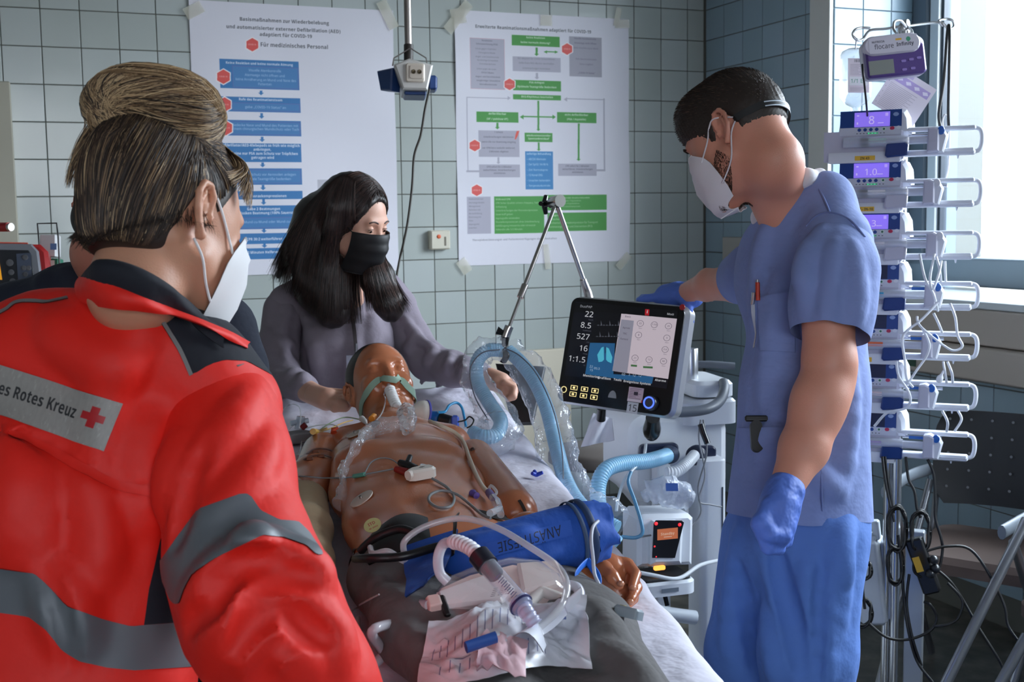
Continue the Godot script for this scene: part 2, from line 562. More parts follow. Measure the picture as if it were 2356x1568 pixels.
func plate(x: Transform3D, w: float, hh: float, th := 0.0005) -> MB:      # a printed flat piece: front towards z with the texture upright on it
	var m := MB.new()
	var e := [Vector3(-w, -hh, 0) * 0.5, Vector3(w, -hh, 0) * 0.5, Vector3(w, hh, 0) * 0.5, Vector3(-w, hh, 0) * 0.5]
	var t := [Vector2(0,1), Vector2(1,1), Vector2(1,0), Vector2(0,0)]
	var up := Vector3(0,0, th)
	for k in 4: m.vert(x * (e[k] + up), x.basis.z.normalized(), t[k])
	m.quad(0,1,2,3)
	for k in 4: m.vert(x * (e[k] as Vector3), -x.basis.z.normalized(), t[k])
	m.quad(7,6,5,4)
	for k in 4:
		var j := (k + 1) % 4
		m.quad(4 + k, 4 + j, j, k)
	return m

# ---------- camera, sky, daylight, exposure
func camera_and_light() -> void:
	var c := Camera3D.new()
	c.name = "camera"
	c.keep_aspect = Camera3D.KEEP_HEIGHT
	c.fov = rad_to_deg(2.0 * atan(784.0 / FPX))
	c.near = 0.05; c.far = 100.0
	add_child(c)
	c.transform = cam_at
	c.current = true
	var ca := CameraAttributesPhysical.new()        # a 42 mm lens, slightly soft behind and before the mannequin
	ca.frustum_focal_length = 12.0 / (784.0 / FPX); ca.frustum_focus_distance = 2.15; ca.exposure_aperture = 12.0
	ca.frustum_near = 0.05; ca.frustum_far = 100.0
	c.attributes = ca
	var w := WorldEnvironment.new()
	var e := Environment.new()
	var sk := Sky.new()
	var ps := ProceduralSkyMaterial.new()
	ps.sky_top_color = Color(0.86,0.93,1.0); ps.sky_horizon_color = Color(0.97,0.98,1.0)
	ps.ground_bottom_color = Color(0.55,0.56,0.56); ps.ground_horizon_color = Color(0.85,0.87,0.88)
	ps.sky_energy_multiplier = 2.4; ps.ground_energy_multiplier = 1.6
	sk.sky_material = ps
	e.background_mode = Environment.BG_SKY; e.sky = sk
	e.tonemap_mode = Environment.TONE_MAPPER_LINEAR
	e.tonemap_exposure = 0.95
	e.sdfgi_enabled = true; e.ssao_enabled = true; e.ssil_enabled = true
	w.environment = e
	w.name = "world_environment"
	add_child(w)
	var l := AreaLight3D.new()                        # bright high sky outside the long window
	l.name = "window_daylight"
	l.area_size = Vector2(4.6,1.7)
	l.light_color = Color(0.90,0.955,1.0)
	l.light_energy = 8.0
	l.set("area_normalize_energy", false)
	l.set("area_range", 30.0)
	l.shadow_enabled = true
	add_child(l)
	l.transform = Transform3D(Basis(Vector3(0,0,-1), Vector3(0,1,0), Vector3(1,0,0)) * Basis(Vector3(1,0,0), -0.5), Vector3(4.75,3.0,3.6))
	var l2 := AreaLight3D.new()                       # the second window, in the end wall behind the lens
	l2.name = "window_daylight"
	l2.area_size = Vector2(2.4,1.5); l2.light_color = Color(1.0,0.97,0.93); l2.light_energy = 0.05
	l2.set("area_normalize_energy", false); l2.set("area_range", 30.0)
	l2.shadow_enabled = true
	add_child(l2)
	l2.transform = Transform3D(Basis(), Vector3(-0.2,2.0,7.75))

# ---------- the room
const RX := 3.25
func slab(called: String, lo: Vector3, hi: Vector3, m: Material, parent: Node = null) -> MeshInstance3D:
	var o := obj(called, MB.new().box(Transform3D(Basis(), (lo + hi) * 0.5), hi - lo, 0.0), m, parent)
	if parent == null: o.set_meta("kind", "structure")
	return o
func room() -> void:
	var grout := mat(rgb(104,104,98), 0.9)
	var plaster := mat(rgb(172,172,168), 0.85)
	var fl := mat(rgb(255,255,255), 0.35)
	var floor_noise := noise_tex(0.012,512, false, 1.0, FastNoiseLite.TYPE_SIMPLEX, 5,4)
	var gr := Gradient.new()
	gr.set_color(0, rgb(58,56,52)); gr.set_color(1, rgb(112,108,100))
	floor_noise.color_ramp = gr
	fl.albedo_texture = floor_noise; fl.uv1_triplanar = true; fl.uv1_world_triplanar = true; fl.uv1_scale = Vector3(1.2,1.2,1.2)
	slab("floor", Vector3(-2.4,-0.2,-0.3), Vector3(4.1,0,7.9), fl)
	slab("ceiling", Vector3(-2.4,3.0,-0.3), Vector3(4.1,3.2,7.9), plaster)
	slab("wall_left", Vector3(-2.6,0,-0.3), Vector3(-2.4,3.0,7.9), plaster)
	var wb := slab("wall_back", Vector3(-2.4,0,-0.26), Vector3(4.1,3.0,-0.003), grout)
	# end wall behind the lens, with its own window
	var wf := Node3D.new(); wf.name = "wall_front"; add_child(wf); wf.set_meta("kind", "structure")
	slab("panel", Vector3(-2.4,0,7.6), Vector3(4.1,1.2,7.8), plaster, wf)
	slab("panel", Vector3(-2.4,2.8,7.6), Vector3(4.1,3.0,7.8), plaster, wf)
	slab("panel", Vector3(-2.4,1.2,7.6), Vector3(-1.45,2.8,7.8), plaster, wf)
	slab("panel", Vector3(1.05,1.2,7.6), Vector3(4.1,2.8,7.8), plaster, wf)
	# window wall
	var wr := Node3D.new(); wr.name = "wall_right"; add_child(wr); wr.set_meta("kind", "structure")
	slab("pier", Vector3(RX + 0.003,0,-0.003), Vector3(4.1,3.0,1.005), grout, wr)
	slab("parapet", Vector3(RX + 0.003,0,1.005), Vector3(3.95,1.15,7.6), grout, wr)
	slab("lintel", Vector3(RX, 2.82,1.005), Vector3(3.95,3.0,7.6), plaster, wr)
	slab("pier", Vector3(RX, 1.15,4.6), Vector3(3.95,2.82,7.6), plaster, wr)
	# tiles: one bevelled tile in several tones
	var whole := bx(Vector3(0.1465,0.1465,0.009), Vector3(0,0,-0.0045), 0.0018).mesh()
	var bump := noise_tex(0.006,256, true, 1.2, FastNoiseLite.TYPE_SIMPLEX_SMOOTH, 2,9)
	var tone := []; var blue := []; var blind := []
	for k in 5:
		var j := (k - 2) * 2.2
		tone.append(mat(rgb(186 + j, 193 + j, 190 + j * 1.3), 0.16,0.0, {"normal_enabled": true, "normal_texture": bump, "normal_scale": 0.25, "uv1_triplanar": true, "uv1_world_triplanar": true, "uv1_scale": Vector3(3,3,3)}))
		blue.append(mat(rgb(150 + j, 172 + j, 186 + j * 1.3), 0.14,0.0, {"normal_enabled": true, "normal_texture": bump, "normal_scale": 0.25, "uv1_triplanar": true, "uv1_world_triplanar": true, "uv1_scale": Vector3(3,3,3)}))
	rng.seed = 5
	var rest := MB.new(); var one := bx(Vector3(0.1465,0.1465,0.009), Vector3(0,0,-0.0045), 0.0018)
	var count := 0
	for r in range(-4,16):
		for c in range(-16,22):
			var x0 := c * 0.15; var y1 := 2.3666 - r * 0.15
			var x := Transform3D(Basis.from_euler(Vector3(rng.randf_range(-0.004,0.004), rng.randf_range(-0.004,0.004), 0)), Vector3(x0 + 0.075, y1 - 0.075,0))
			if y1 - 0.15 < -0.02 or y1 > 3.01: continue
			if c == 21:
				x = x.scaled_local(Vector3(0.62,1,1)); x.origin.x = 3.15 + 0.0475
			var hidden := c < -1 or r < -1 or r > 11 or (r > 8 and c > 15) or (c >= 6 and c <= 9 and r >= 1 and r <= 5) or (c >= 14 and c <= 17 and r >= 0 and r <= 5) or (c < 4 and r > 5) or (c == 21 and r > 7)
			if hidden:
				rest.join(one, x)
				continue
			count += 1
			var o := obj("tile", whole, tone[rng.randi() % 5], wb)
			o.transform = x
	obj("joined_tiles", rest, tone[2], wb, "stuff")
	var turn := Basis(Vector3(0,0,1), Vector3(0,1,0), Vector3(-1,0,0))       # faces -x
	rest = MB.new()
	for r in range(-4,16):
		for c in range(0,45):
			var z0 := 0.008 + c * 0.1635; var y1 := 2.3666 - r * 0.15
			if y1 - 0.15 < -0.02 or y1 > 3.01: continue
			var wd := 0.1635
			if c == 6: wd = 0.02
			if c >= 6 and (y1 > 1.13): continue
			var x := Transform3D(turn * Basis.from_euler(Vector3(rng.randf_range(-0.004,0.004), rng.randf_range(-0.004,0.004), 0)), Vector3(RX, y1 - 0.075, z0 + 0.08175)).scaled_local(Vector3(1.092,1,1))
			if r < -1 or r > 13 or c > 14 or (c >= 6 and c < 8) or (c < 6 and r > 8) or (c > 7 and r < 9):
				rest.join(one, x)
				continue
			var o := obj("tile", whole, blue[rng.randi() % 5], wr)
			o.transform = x
	# the tiled side of the window recess
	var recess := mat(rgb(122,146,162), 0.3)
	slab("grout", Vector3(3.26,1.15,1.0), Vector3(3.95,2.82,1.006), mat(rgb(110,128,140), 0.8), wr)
	for r in range(-4,8):
		for c in 4:
			var y1 := 2.3666 - r * 0.15
			if y1 > 2.9: continue
			var x := Transform3D(Basis(), Vector3(3.262 + c * 0.15 + 0.075, y1 - 0.075,1.012))
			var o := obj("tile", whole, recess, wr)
			o.transform = x
	obj("joined_tiles", rest, blue[2], wr, "stuff")
	# white corner trim of the pier, window, sill, panel under it
	var white := mat(rgb(222,221,216), 0.45)
	var tr := obj("trim_1", MB.new().box(Transform3D(Basis(), Vector3(RX - 0.006,1.6,0.945)), Vector3(0.02,2.8,0.14), 0.004), white); tr.set_meta("kind", "structure")
	var grey := mat(rgb(92,104,116), 0.4)
	var pale := mat(rgb(206,214,220), 0.35)
	var w1 := Node3D.new(); w1.name = "window_1"; add_child(w1); w1.set_meta("kind", "structure")
	obj("post", MB.new().box(Transform3D(Basis(), Vector3(3.72,2.07,1.06)), Vector3(0.10,1.6,0.09), 0.006), grey, w1)
	obj("sash", MB.new().box(Transform3D(Basis(), Vector3(3.715,2.07,1.135)), Vector3(0.06,1.6,0.055), 0.006), pale, w1)
	obj("gasket", MB.new().box(Transform3D(Basis(), Vector3(3.72,2.07,1.17)), Vector3(0.04,1.6,0.016), 0.003), mat(rgb(40,52,66), 0.5), w1)
	obj("bottom_rail", MB.new().box(Transform3D(Basis(), Vector3(3.715,1.25,2.8)), Vector3(0.09,0.12,3.6), 0.008), mat(rgb(120,132,142), 0.4), w1)
	obj("top_rail", MB.new().box(Transform3D(Basis(), Vector3(3.715,2.79,2.8)), Vector3(0.09,0.08,3.6), 0.008), pale, w1)
	for z in [2.9,4.57]:
		obj("mullion", MB.new().box(Transform3D(Basis(), Vector3(3.715,2.05, z)), Vector3(0.09,1.5,0.09), 0.006), pale, w1)
	obj("pane", MB.new().box(Transform3D(Basis(), Vector3(3.725,2.05,2.82)), Vector3(0.006,1.5,3.5), 0.0), clear(rgb(240,248,250), 0.05,0.02), w1)
	var w2 := Node3D.new(); w2.name = "window_2"; add_child(w2); w2.set_meta("kind", "structure")
	for s in [[-0.2,1.23,2.5,0.06],[-0.2,2.77,2.5,0.06]]:
		obj("rail", MB.new().box(Transform3D(Basis(), Vector3(s[0], s[1],7.7)), Vector3(s[2], s[3],0.06), 0.005), pale, w2)
	for x in [-1.42,-0.2,1.02]:
		obj("mullion", MB.new().box(Transform3D(Basis(), Vector3(x, 2.0,7.7)), Vector3(0.06,1.5,0.06), 0.005), pale, w2)
	obj("pane", MB.new().box(Transform3D(Basis(), Vector3(-0.2,2.0,7.7)), Vector3(2.4,1.5,0.006), 0.0), clear(rgb(240,248,250), 0.05,0.02), w2)
	var sill := obj("trim_2", MB.new().box(Transform3D(Basis(), Vector3(3.49,1.165,2.8)), Vector3(0.58,0.03,3.6), 0.006), mat(rgb(214,222,226), 0.18)); sill.set_meta("kind", "structure")
	var beige := mat(rgb(188,178,168), 0.5)
	var pn := Node3D.new(); pn.name = "trim_3"; add_child(pn); pn.set_meta("kind", "structure")
	obj("panel", MB.new().box(Transform3D(Basis(), Vector3(3.215,1.085,3.4)), Vector3(0.05,0.13,4.6), 0.008), beige, pn)
	obj("panel", MB.new().box(Transform3D(Basis(), Vector3(3.20,0.955,3.4)), Vector3(0.075,0.125,4.6), 0.012), beige, pn)
	var jb := thing("cable_duct_label", "small dark green sticker on the beige duct under the window", "sticker")
	obj("label", plate(Transform3D(turn, Vector3(3.161,0.93,1.62)), 0.09,0.03,0.001), mat(rgb(40,78,62), 0.5), jb)
	# cream door frame edge at the left end of the tiled wall
	var fr := obj("trim_4", MB.new().box(Transform3D(Basis(), Vector3(-0.155,1.035,0.02)), Vector3(0.36,2.07,0.06), 0.006), mat(rgb(176,172,156), 0.5)); fr.set_meta("kind", "structure")
	for z in []: pass

# ---------- printed posters
func wall_px(x: float, y: float) -> Vector2:
	var p := on_plane(x, y, Vector3(0,0,1), 0.0)
	return Vector2(p.x, p.y)
class Poster:
	var im: Image; var s: Node; var lo: Vector2; var hi: Vector2; var org: Vector2; var k: float
	func uv(x: float, y: float) -> Vector2:
		var p: Vector2 = s.wall_px(org.x + x / k, org.y + y / k)
		return Vector2((p.x - lo.x) / (hi.x - lo.x) * im.get_width(), (hi.y - p.y) / (hi.y - lo.y) * im.get_height())
	func box(x0: float, y0: float, x1: float, y1: float, c: Color) -> void:
		var a := uv(x0, y0); var b := uv(x1, y1)
		im.fill_rect(Rect2i(int(a.x), int(a.y), int(b.x - a.x), int(b.y - a.y)), c)
	func rim(x0: float, y0: float, x1: float, y1: float, c: Color, w := 2) -> void:
		var a := Vector2i(uv(x0, y0)); var b := Vector2i(uv(x1, y1)); var z := b - a
		im.fill_rect(Rect2i(a.x, a.y, z.x, w), c); im.fill_rect(Rect2i(a.x, b.y - w, z.x, w), c)
		im.fill_rect(Rect2i(a.x, a.y, w, z.y), c); im.fill_rect(Rect2i(b.x - w, a.y, w, z.y), c)
	func text(t: String, x: float, y: float, px: float, c: Color, bold := false, al := 1) -> void:   # px: letter size in the crop
		var a := uv(x, y); var b := uv(x, y - px)
		s.txt(im, t, a.x, a.y, int(round((a.y - b.y) * 1.36 * 0.82)), c, bold, al)
	func poly(pts: Array, c: Color) -> void:
		var q := PackedVector2Array()
		for p in pts: q.append(uv(p[0], p[1]))
		s.poly(im, q, c)
	func hex(x: float, y: float, r: float, ry: float) -> void:
		for e in [[1.16, Color(0.97,0.95,0.96)],[1.0, Color(0.9,0.36,0.34)]]:
			var q := []
			for j in 6: q.append([x + r * e[0] * sin(TAU * j / 6) * 1.1, y - ry * e[0] * cos(TAU * j / 6)])
			poly(q, e[1])
		text("COVID-19", x, y + 4,9, Color(0.98,0.72,0.7), true)
	func down(x: float, y0: float, y1: float, w: float, c: Color) -> void:
		poly([[x - w * 0.45, y0],[x + w * 0.45, y0],[x + w * 0.45, y1 - w * 0.8],[x - w * 0.45, y1 - w * 0.8]], c)
		poly([[x - w, y1 - w * 0.9],[x + w, y1 - w * 0.9],[x, y1]], c)

func poster(x0: float, y0: float, x1: float, y1: float, called_label: String, tapes: Array, org: Vector2, k: float, draw: Callable) -> void:
	var p := Poster.new()
	p.im = canvas(1024, int(1024 * (y1 - y0) / (x1 - x0)), Color(0.905,0.895,0.935)); p.s = self
	p.lo = Vector2(x0, y0); p.hi = Vector2(x1, y1); p.org = org; p.k = k
	draw.call(p)
	var t := thing("poster", called_label, "poster")
	var g := []; var nu := 24; var nv := 30
	for j in nv:
		for i in nu:
			var u := float(i) / (nu - 1); var v := float(j) / (nv - 1)
			g.append(Vector3(lerpf(x0, x1, u), lerpf(y1, y0, v), 0.006 + 0.003 * sin(u * 9.0 + x0) * sin(v * 7.0) + 0.004 * pow(absf(u - 0.5) * 2,4) * sin(v * 11.0 + x0 * 3)))
	obj("sheet", MB.new().sheet(g, nu, nv, 0.0008), print_mat(p.im, 0.55), t)
	for q in tapes:
		var c := wall_px(q[0], q[1])
		var x := Transform3D(Basis(Vector3(0,0,1), q[4]), Vector3(c.x, c.y, 0.0135))
		obj("tape_strip", MB.new().box(x, Vector3(q[2], q[3],0.0006), 0.0), clear(rgb(236,232,214), 0.3,0.4), t)

func posters() -> void:
	var ink := Color(0.33,0.33,0.37); var wh := Color(0.93,0.94,0.98); var dim := Color(0.72,0.82,0.93)
	var bl := Color(0.24,0.49,0.72); var bl2 := Color(0.30,0.52,0.74); var edge := Color(0.45,0.42,0.68)
	poster(0.735,1.272,1.626,2.432, "white poster of blue step boxes about basic resuscitation, taped to the tiles", [[445,25,0.08,0.05,0.5],[890,35,0.13,0.05,-1.1]], Vector2(420,0), 2.375, func(p: Poster):
		p.text("Basismaßnahmen zur Wiederbelebung", 558,126,24.5, ink, true)
		p.text("und automatisierter externer Defibrillation (AED)", 556,170,24.5, ink, true)
		p.text("adaptiert für COVID-19", 565,204,24.5, ink, true)
		p.text("Für medizinisches Personal", 612,262,25.5, ink, true)
		p.hex(380,245,34,37)
		var rows := [[200,322,640,495],[205,527,645,618],[210,655,648,747],[214,782,650,888],[216,920,653,1010],[218,1045,655,1088],[220,1125,658,1248],[222,1278,660,1328],[224,1360,662,1410]]
		for r in rows: p.box(r[0], r[1], r[2], r[3], bl)
		for r in [[270,360,634,488],[270,560,640,612],[250,664,642,740],[250,928,645,1002],[290,1190,650,1242]]:
			p.box(r[0], r[1], r[2], r[3], bl2); p.rim(r[0], r[1], r[2], r[3], edge)
		for k in 8: p.down(428 + k * 2.6, rows[k][3] as float, rows[k + 1][1] as float - 6,16, bl)
		for l in [["Keine Reaktion und keine normale Atmung", 421,356,1],["Visuelle Atemkontrolle", 450,394,0],["Atemwege nicht öffnen und", 450,419,0],["keine Annäherung an Mund und Nase des", 456,444,0],["Patienten", 450,467,0],
			["Rufe das Reanimationsteam", 427,552,1],["gebe „COVID-19 Status“ an", 455,594,0],["Bedecke Nase und Mund des Patienten mit", 453,692,0],["einem chirurgischen Mundschutz oder Tuch", 455,712,0],
			["Defibrillator/AED-Klebepads so früh wie möglich", 425,802,1],["anbringen,", 435,824,1],["wenn eine nur PSA zum Schutz vor Tröpfchen", 430,846,1],["getragen wird", 438,868,1],["PSA zum Schutz vor Aerosolen anlegen", 458,960,0],["minimale Teamgröße bedenken", 460,984,0],
			["30 Thoraxkompressionen", 455,1078,1],["Gebe 2 Beatmungen", 443,1148,1],["Beutel-Masken Beatmung (100% Sauerstoff)", 440,1170,1],["Nicht via Mund-zu-Mund oder Mund-zu-Maske", 452,1218,0],["CPR 30:2 weiterführen", 448,1312,1],["alle 2 Minuten Helferwechsel", 448,1384,1]]:
			p.text(l[0], l[1], l[2],16.5, wh if l[3] else dim, l[3] == 1)
		for h in [[222,420],[228,572],[235,700],[705,1130],[710,1222]]: p.hex(h[0], h[1],36,40)
		p.box(735,982,1000,1100, Color(0.76,0.75,0.79))
		p.text("Reanimation", 840,1000,13, ink, true))
	var gn := Color(0.27,0.60,0.25); var gy := Color(0.71,0.70,0.76); var dk := Color(0.47,0.46,0.52); var bb := Color(0.22,0.53,0.77)
	poster(1.918,1.284,2.817,2.452, "white poster of green and grey flowchart boxes about advanced resuscitation, taped up", [[1052,38,0.07,0.07,0.2],[1052,40,0.05,0.17,-0.7],[1254,48,0.06,0.05,0.0],[1428,56,0.08,0.04,0.05],[1418,40,0.03,0.09,-0.2],[1066,612,0.05,0.07,0.6],[1256,590,0.03,0.12,0.1],[1432,600,0.09,0.04,0.8]], Vector2(1020,20), 2.529, func(p: Poster):
		p.text("Erweiterte Reanimationsmaßnahmen adaptiert für COVID-19", 527,130,22.5, ink, true)
		p.box(150,170,358,472, gy); p.rim(150,170,358,472, Color(0.82,0.62,0.68)); p.box(728,162,920,402, Color(0.66,0.65,0.7))
		p.box(396,152,674,226, gn); p.box(402,278,680,374, gy); p.box(404,414,682,484, gn); p.box(404,498,682,536, gn)
		p.box(190,598,436,664, gn); p.box(658,602,888,668, gn); p.box(470,722,634,778, gn); p.box(472,830,638,1052, bb)
		p.box(202,708,440,864, gy); p.box(206,906,444,982, gy); p.box(666,902,890,974, gy); p.box(134,1094,276,1308, gy)
		p.box(292,1092,586,1304, gn); p.box(586,1084,948,1170, gn); p.box(604,1188,948,1290, gn)
		p.down(540,226,276,14, gn); p.down(542,374,412,14, gy); p.down(312,664,702,14, gn); p.down(550,536,712,12, gn); p.down(552,778,828,12, gn); p.down(785,668,886,12, gn); p.down(317,864,904,12, gy)
		p.box(460,624,640,636, gn); p.poly([[442,630],[464,617],[464,644]], gn); p.poly([[652,630],[632,617],[632,644]], gn)
		p.box(596,248,646,257, gn); p.poly([[580,252],[600,243],[600,262]], gn); p.poly([[664,253],[644,244],[644,263]], gn)
		p.box(132,514,376,526, gy); p.box(132,514,146,950, gy); p.box(132,940,208,952, gy); p.poly([[390,520],[372,508],[372,532]], gy)
		p.box(714,522,938,534, gy); p.box(928,522,940,944, gy); p.box(888,934,940,946, gy); p.poly([[696,528],[716,515],[716,541]], gy)
		p.poly([[424,712],[440,710],[430,740],[418,762],[412,760],[416,736]], Color(0.9,0.35,0.3))
		for h in [[716,236],[384,440],[181,796],[192,1056]]: p.hex(h[0], h[1],31,34)
		for l in [["keine Reaktion", 535,176],["keine normale Atmung?", 535,204],["PSA Anlegen", 542,436],["Optimale Teamgröße bedenken", 543,462],["EKG-Rhythmus beurteilen", 544,520],["defibrillierbar", 313,618],["(VF / pulslose VT)", 313,648],["nicht defibrillierbar", 772,624],["(PEA / Asystolie)", 772,650],["wiedereinsetzender", 552,744],["Spontankreislauf", 552,762]]:
			p.text(l[0], l[1], l[2],14.5, Color(0.86,0.93,0.84), true)
		for l in [["BLS adaptiert für COVID-19 durchführen", 540,298],["Defibrillator/EKG-Monitor anschließen", 540,324],["Unterbrechungen minimieren", 540,354],["1 Schock", 320,724],["Unterbrechungen minimieren", 320,752],["(wenn die nur Beatmung umgeleg", 320,780],["zur CPR/intra vaskulär weiterer)", 320,816],["2 Minuten abgeben", 320,836],["CPR sofort für 2 Minuten", 322,926],["weiterführen, Unterbrechungen", 324,944],["minimieren", 324,962],["CPR sofort für 2 Minuten", 778,920],["weiterführen, Unterbrechungen", 780,938],["minimieren", 780,956],
			["Persönliche", 252,192],["Schutzausrüstung (PSA)", 252,212],["Schutz gegen Tröpfchen:", 246,240],["Chirurgische Maske", 252,262],["Augen- und Gesichtsschutz", 254,286],["Kurzärmlige Schutzkittel", 256,306],["Einmalhandschuhe", 256,328],["Schutz gegen Aerosole:", 250,356],["FFP2/3 Maske", 256,378],["Augen- und Gesichtsschutz", 258,402],["Langärmliger Schutzkittel", 260,424],["Einmalhandschuhe", 260,446],
			["Visuelle Atemkontrolle", 822,182],["Atemwege nicht öffnen", 824,208],["Keine Annäherung an Mund", 826,236],["Rufe Reanimationsteam", 828,300],["Status angeben", 828,330],["„COVID-19 Status“", 830,380]]:
			p.text(l[0], l[1], l[2],11.5, dk, l[2] < 215 or l[2] > 360)
		for k in 9: p.text(["Während CPR", "CPR hoher Qualität sichern: Frequenz, Tiefe", "Entlastung", "Unterbrechungen der Thoraxkompression", "Sauerstoff geben", "Kapnografie verwenden", "Thoraxkompressionen ohne Unterbrechung", "Gefäßzugang intravenös oder intraossär", "Adrenalin alle 3–5 Minuten"][k],302,1114 + k * 22,13, Color(0.72,0.86,0.68), k == 0,0)
		for k in 4: p.text(["Reversible Ursachen behandeln", "Hypoxie / Hypovolämie", "Hypo-/Hyperkaliämie", "Herzbeuteltamponade"][k],690,1104 + k * 17,11, Color(0.72,0.86,0.68), k == 0,0)
		for k in 4: p.text(["Erwägen", "Ultraschall", "Mechanische Thoraxkompression für Transport", "Koronarangiografie und Intervention (PCI)"][k],612,1208 + k * 22,13, Color(0.72,0.86,0.68), k == 0,0)
		for k in 7: p.text(["sofortige Behandlung", "– ABCDE-Methode", "– Ziel SpO2: 94-98 %", "– Ziel: Normokapnie", "– 12-Kanal-EKG", "– Ursachen behandeln", "– Temperaturkontrolle"][k],482,850 + k * 31,14, Color(0.8,0.9,0.97), k == 0,0)
		for k in 9: p.text(["Maßnahmen bei", "Atemwegs-Notfall", "Management", "Patienten mit", "Aerosolbildung", "Beatmung mit", "Filter", "Kapnografie", "beachten"][k],146,1112 + k * 21,11, dk, false, 0)
		p.text("Therapiebestimmungen und Patientenverfügungen sind einzuhalten", 166,1352,15, Color(0.6,0.59,0.64), true, 0))

# ---------- people: shared anatomy
func pose(x: float, y: float, d: float, yaw: float, pitch := 0.0, roll := 0.0) -> Transform3D:   # yaw 0 looks away from the lens, 90 to its right; x+ is the figure's right, -z its face
	var b := cam_at.basis
	var f0 := -b.z * cos(deg_to_rad(yaw)) + b.x * sin(deg_to_rad(yaw))
	var p := deg_to_rad(pitch)
	var f := f0 * cos(p) + b.y * sin(p)
	var u := b.y * cos(p) - f0 * sin(p)
	u = u.rotated(f, deg_to_rad(roll))
	return Transform3D(Basis(f.cross(u).normalized(), u, -f), at(x, y, d))
func bounds(pts: Array, pad: float) -> AABB:
	var a := AABB(pts[0], Vector3.ZERO)
	for p in pts: a = a.expand(p)
	return a.grow(pad)
func head_on(f: Field, x: Transform3D, s := 1.0, ears := true, nose := 1.0, fat := 1.0) -> void:
	var b := x.basis
	f.ell(x * (Vector3(0,0.036,0.008) * s), b, Vector3(0.0745 * fat, 0.091,0.097) * s)
	f.ell(x * (Vector3(0,-0.004,-0.036) * s), b, Vector3(0.064 * fat, 0.086,0.056) * s, 0.02)
	f.ell(x * (Vector3(0,-0.045,-0.03) * s), b, Vector3(0.057 * fat, 0.05,0.055) * s, 0.02)
	for k in [-1.0,1.0]:
		f.cone(x * (Vector3(0.052 * k * fat, -0.045,-0.004) * s), x * (Vector3(0.016 * k, -0.094,-0.074) * s), 0.017 * s, 0.015 * s, 0.025)
		f.ell(x * (Vector3(0.036 * k, -0.028,-0.068) * s), b, Vector3(0.026,0.026,0.022) * s, 0.015)
	f.ell(x * (Vector3(0,-0.094,-0.08) * s), b, Vector3(0.022,0.017,0.016) * s, 0.018)
	f.cone(x * (Vector3(-0.034,0.026,-0.083) * s), x * (Vector3(0.034,0.026,-0.083) * s), 0.0085 * s, 0.0085 * s, 0.016)
	for k in [-1.0,1.0]:
		f.ell(x * (Vector3(0.032 * k, 0.009,-0.098) * s), b, Vector3(0.019,0.0125,0.014) * s, 0.01,1)
		f.ell(x * (Vector3(0.031 * k, 0.007,-0.0775) * s), b, Vector3(0.0145,0.0115,0.0125) * s, 0.003)
	f.cone(x * (Vector3(0,0.014,-0.089) * s), x * (Vector3(0,-0.033,-0.106) * s), 0.0075 * s * nose, 0.0105 * s * nose, 0.01)
	for k in [-1.0,1.0]: f.ell(x * (Vector3(0.0115 * k, -0.037,-0.0985) * s), b, Vector3(0.0075,0.007,0.009) * s * nose, 0.006)
	f.ell(x * (Vector3(0,-0.0595,-0.0965) * s), b, Vector3(0.022,0.0052,0.0075) * s, 0.004)
	f.ell(x * (Vector3(0,-0.071,-0.0955) * s), b, Vector3(0.019,0.006,0.0075) * s, 0.004)
	f.ell(x * (Vector3(0,-0.065,-0.105) * s), b, Vector3(0.024,0.0016,0.007) * s, 0.002,1)
	if ears:
		for k in [-1.0,1.0]: ear_on(f, x, s, k)
func ear_on(f: Field, x: Transform3D, s: float, k: float) -> void:
	var q := func(u: float, z: float, y: float) -> Vector3: return x * (Vector3((0.069 + u) * k, y, z + 0.012) * s)
	f.ell(q.call(0.007,0.004,0.002), x.basis * Basis(Vector3.UP, 0.35 * k), Vector3(0.0035,0.027,0.015) * s, 0.004)
	f.chain([q.call(0.004,-0.012,0.004), q.call(0.008,-0.012,0.022), q.call(0.012,-0.001,0.033), q.call(0.016,0.013,0.031), q.call(0.018,0.021,0.017), q.call(0.016,0.018,0.0), q.call(0.012,0.009,-0.016), q.call(0.008,0.0,-0.027)],[0.0042 * s, 0.0042 * s, 0.0045 * s, 0.0045 * s, 0.0045 * s, 0.004 * s, 0.004 * s, 0.0065 * s],0.002)
	f.chain([q.call(0.011,0.004,0.022), q.call(0.013,0.011,0.012), q.call(0.011,0.009,-0.006), q.call(0.007,0.0,-0.014)],[0.003 * s, 0.0035 * s, 0.0035 * s, 0.003 * s],0.002)
	f.ell(q.call(0.0115,-0.001,0.0), x.basis, Vector3(0.006,0.01,0.0065) * s, 0.003,1)
	f.ell(q.call(0.006,-0.012,-0.003), x.basis, Vector3(0.005,0.007,0.004) * s, 0.003)
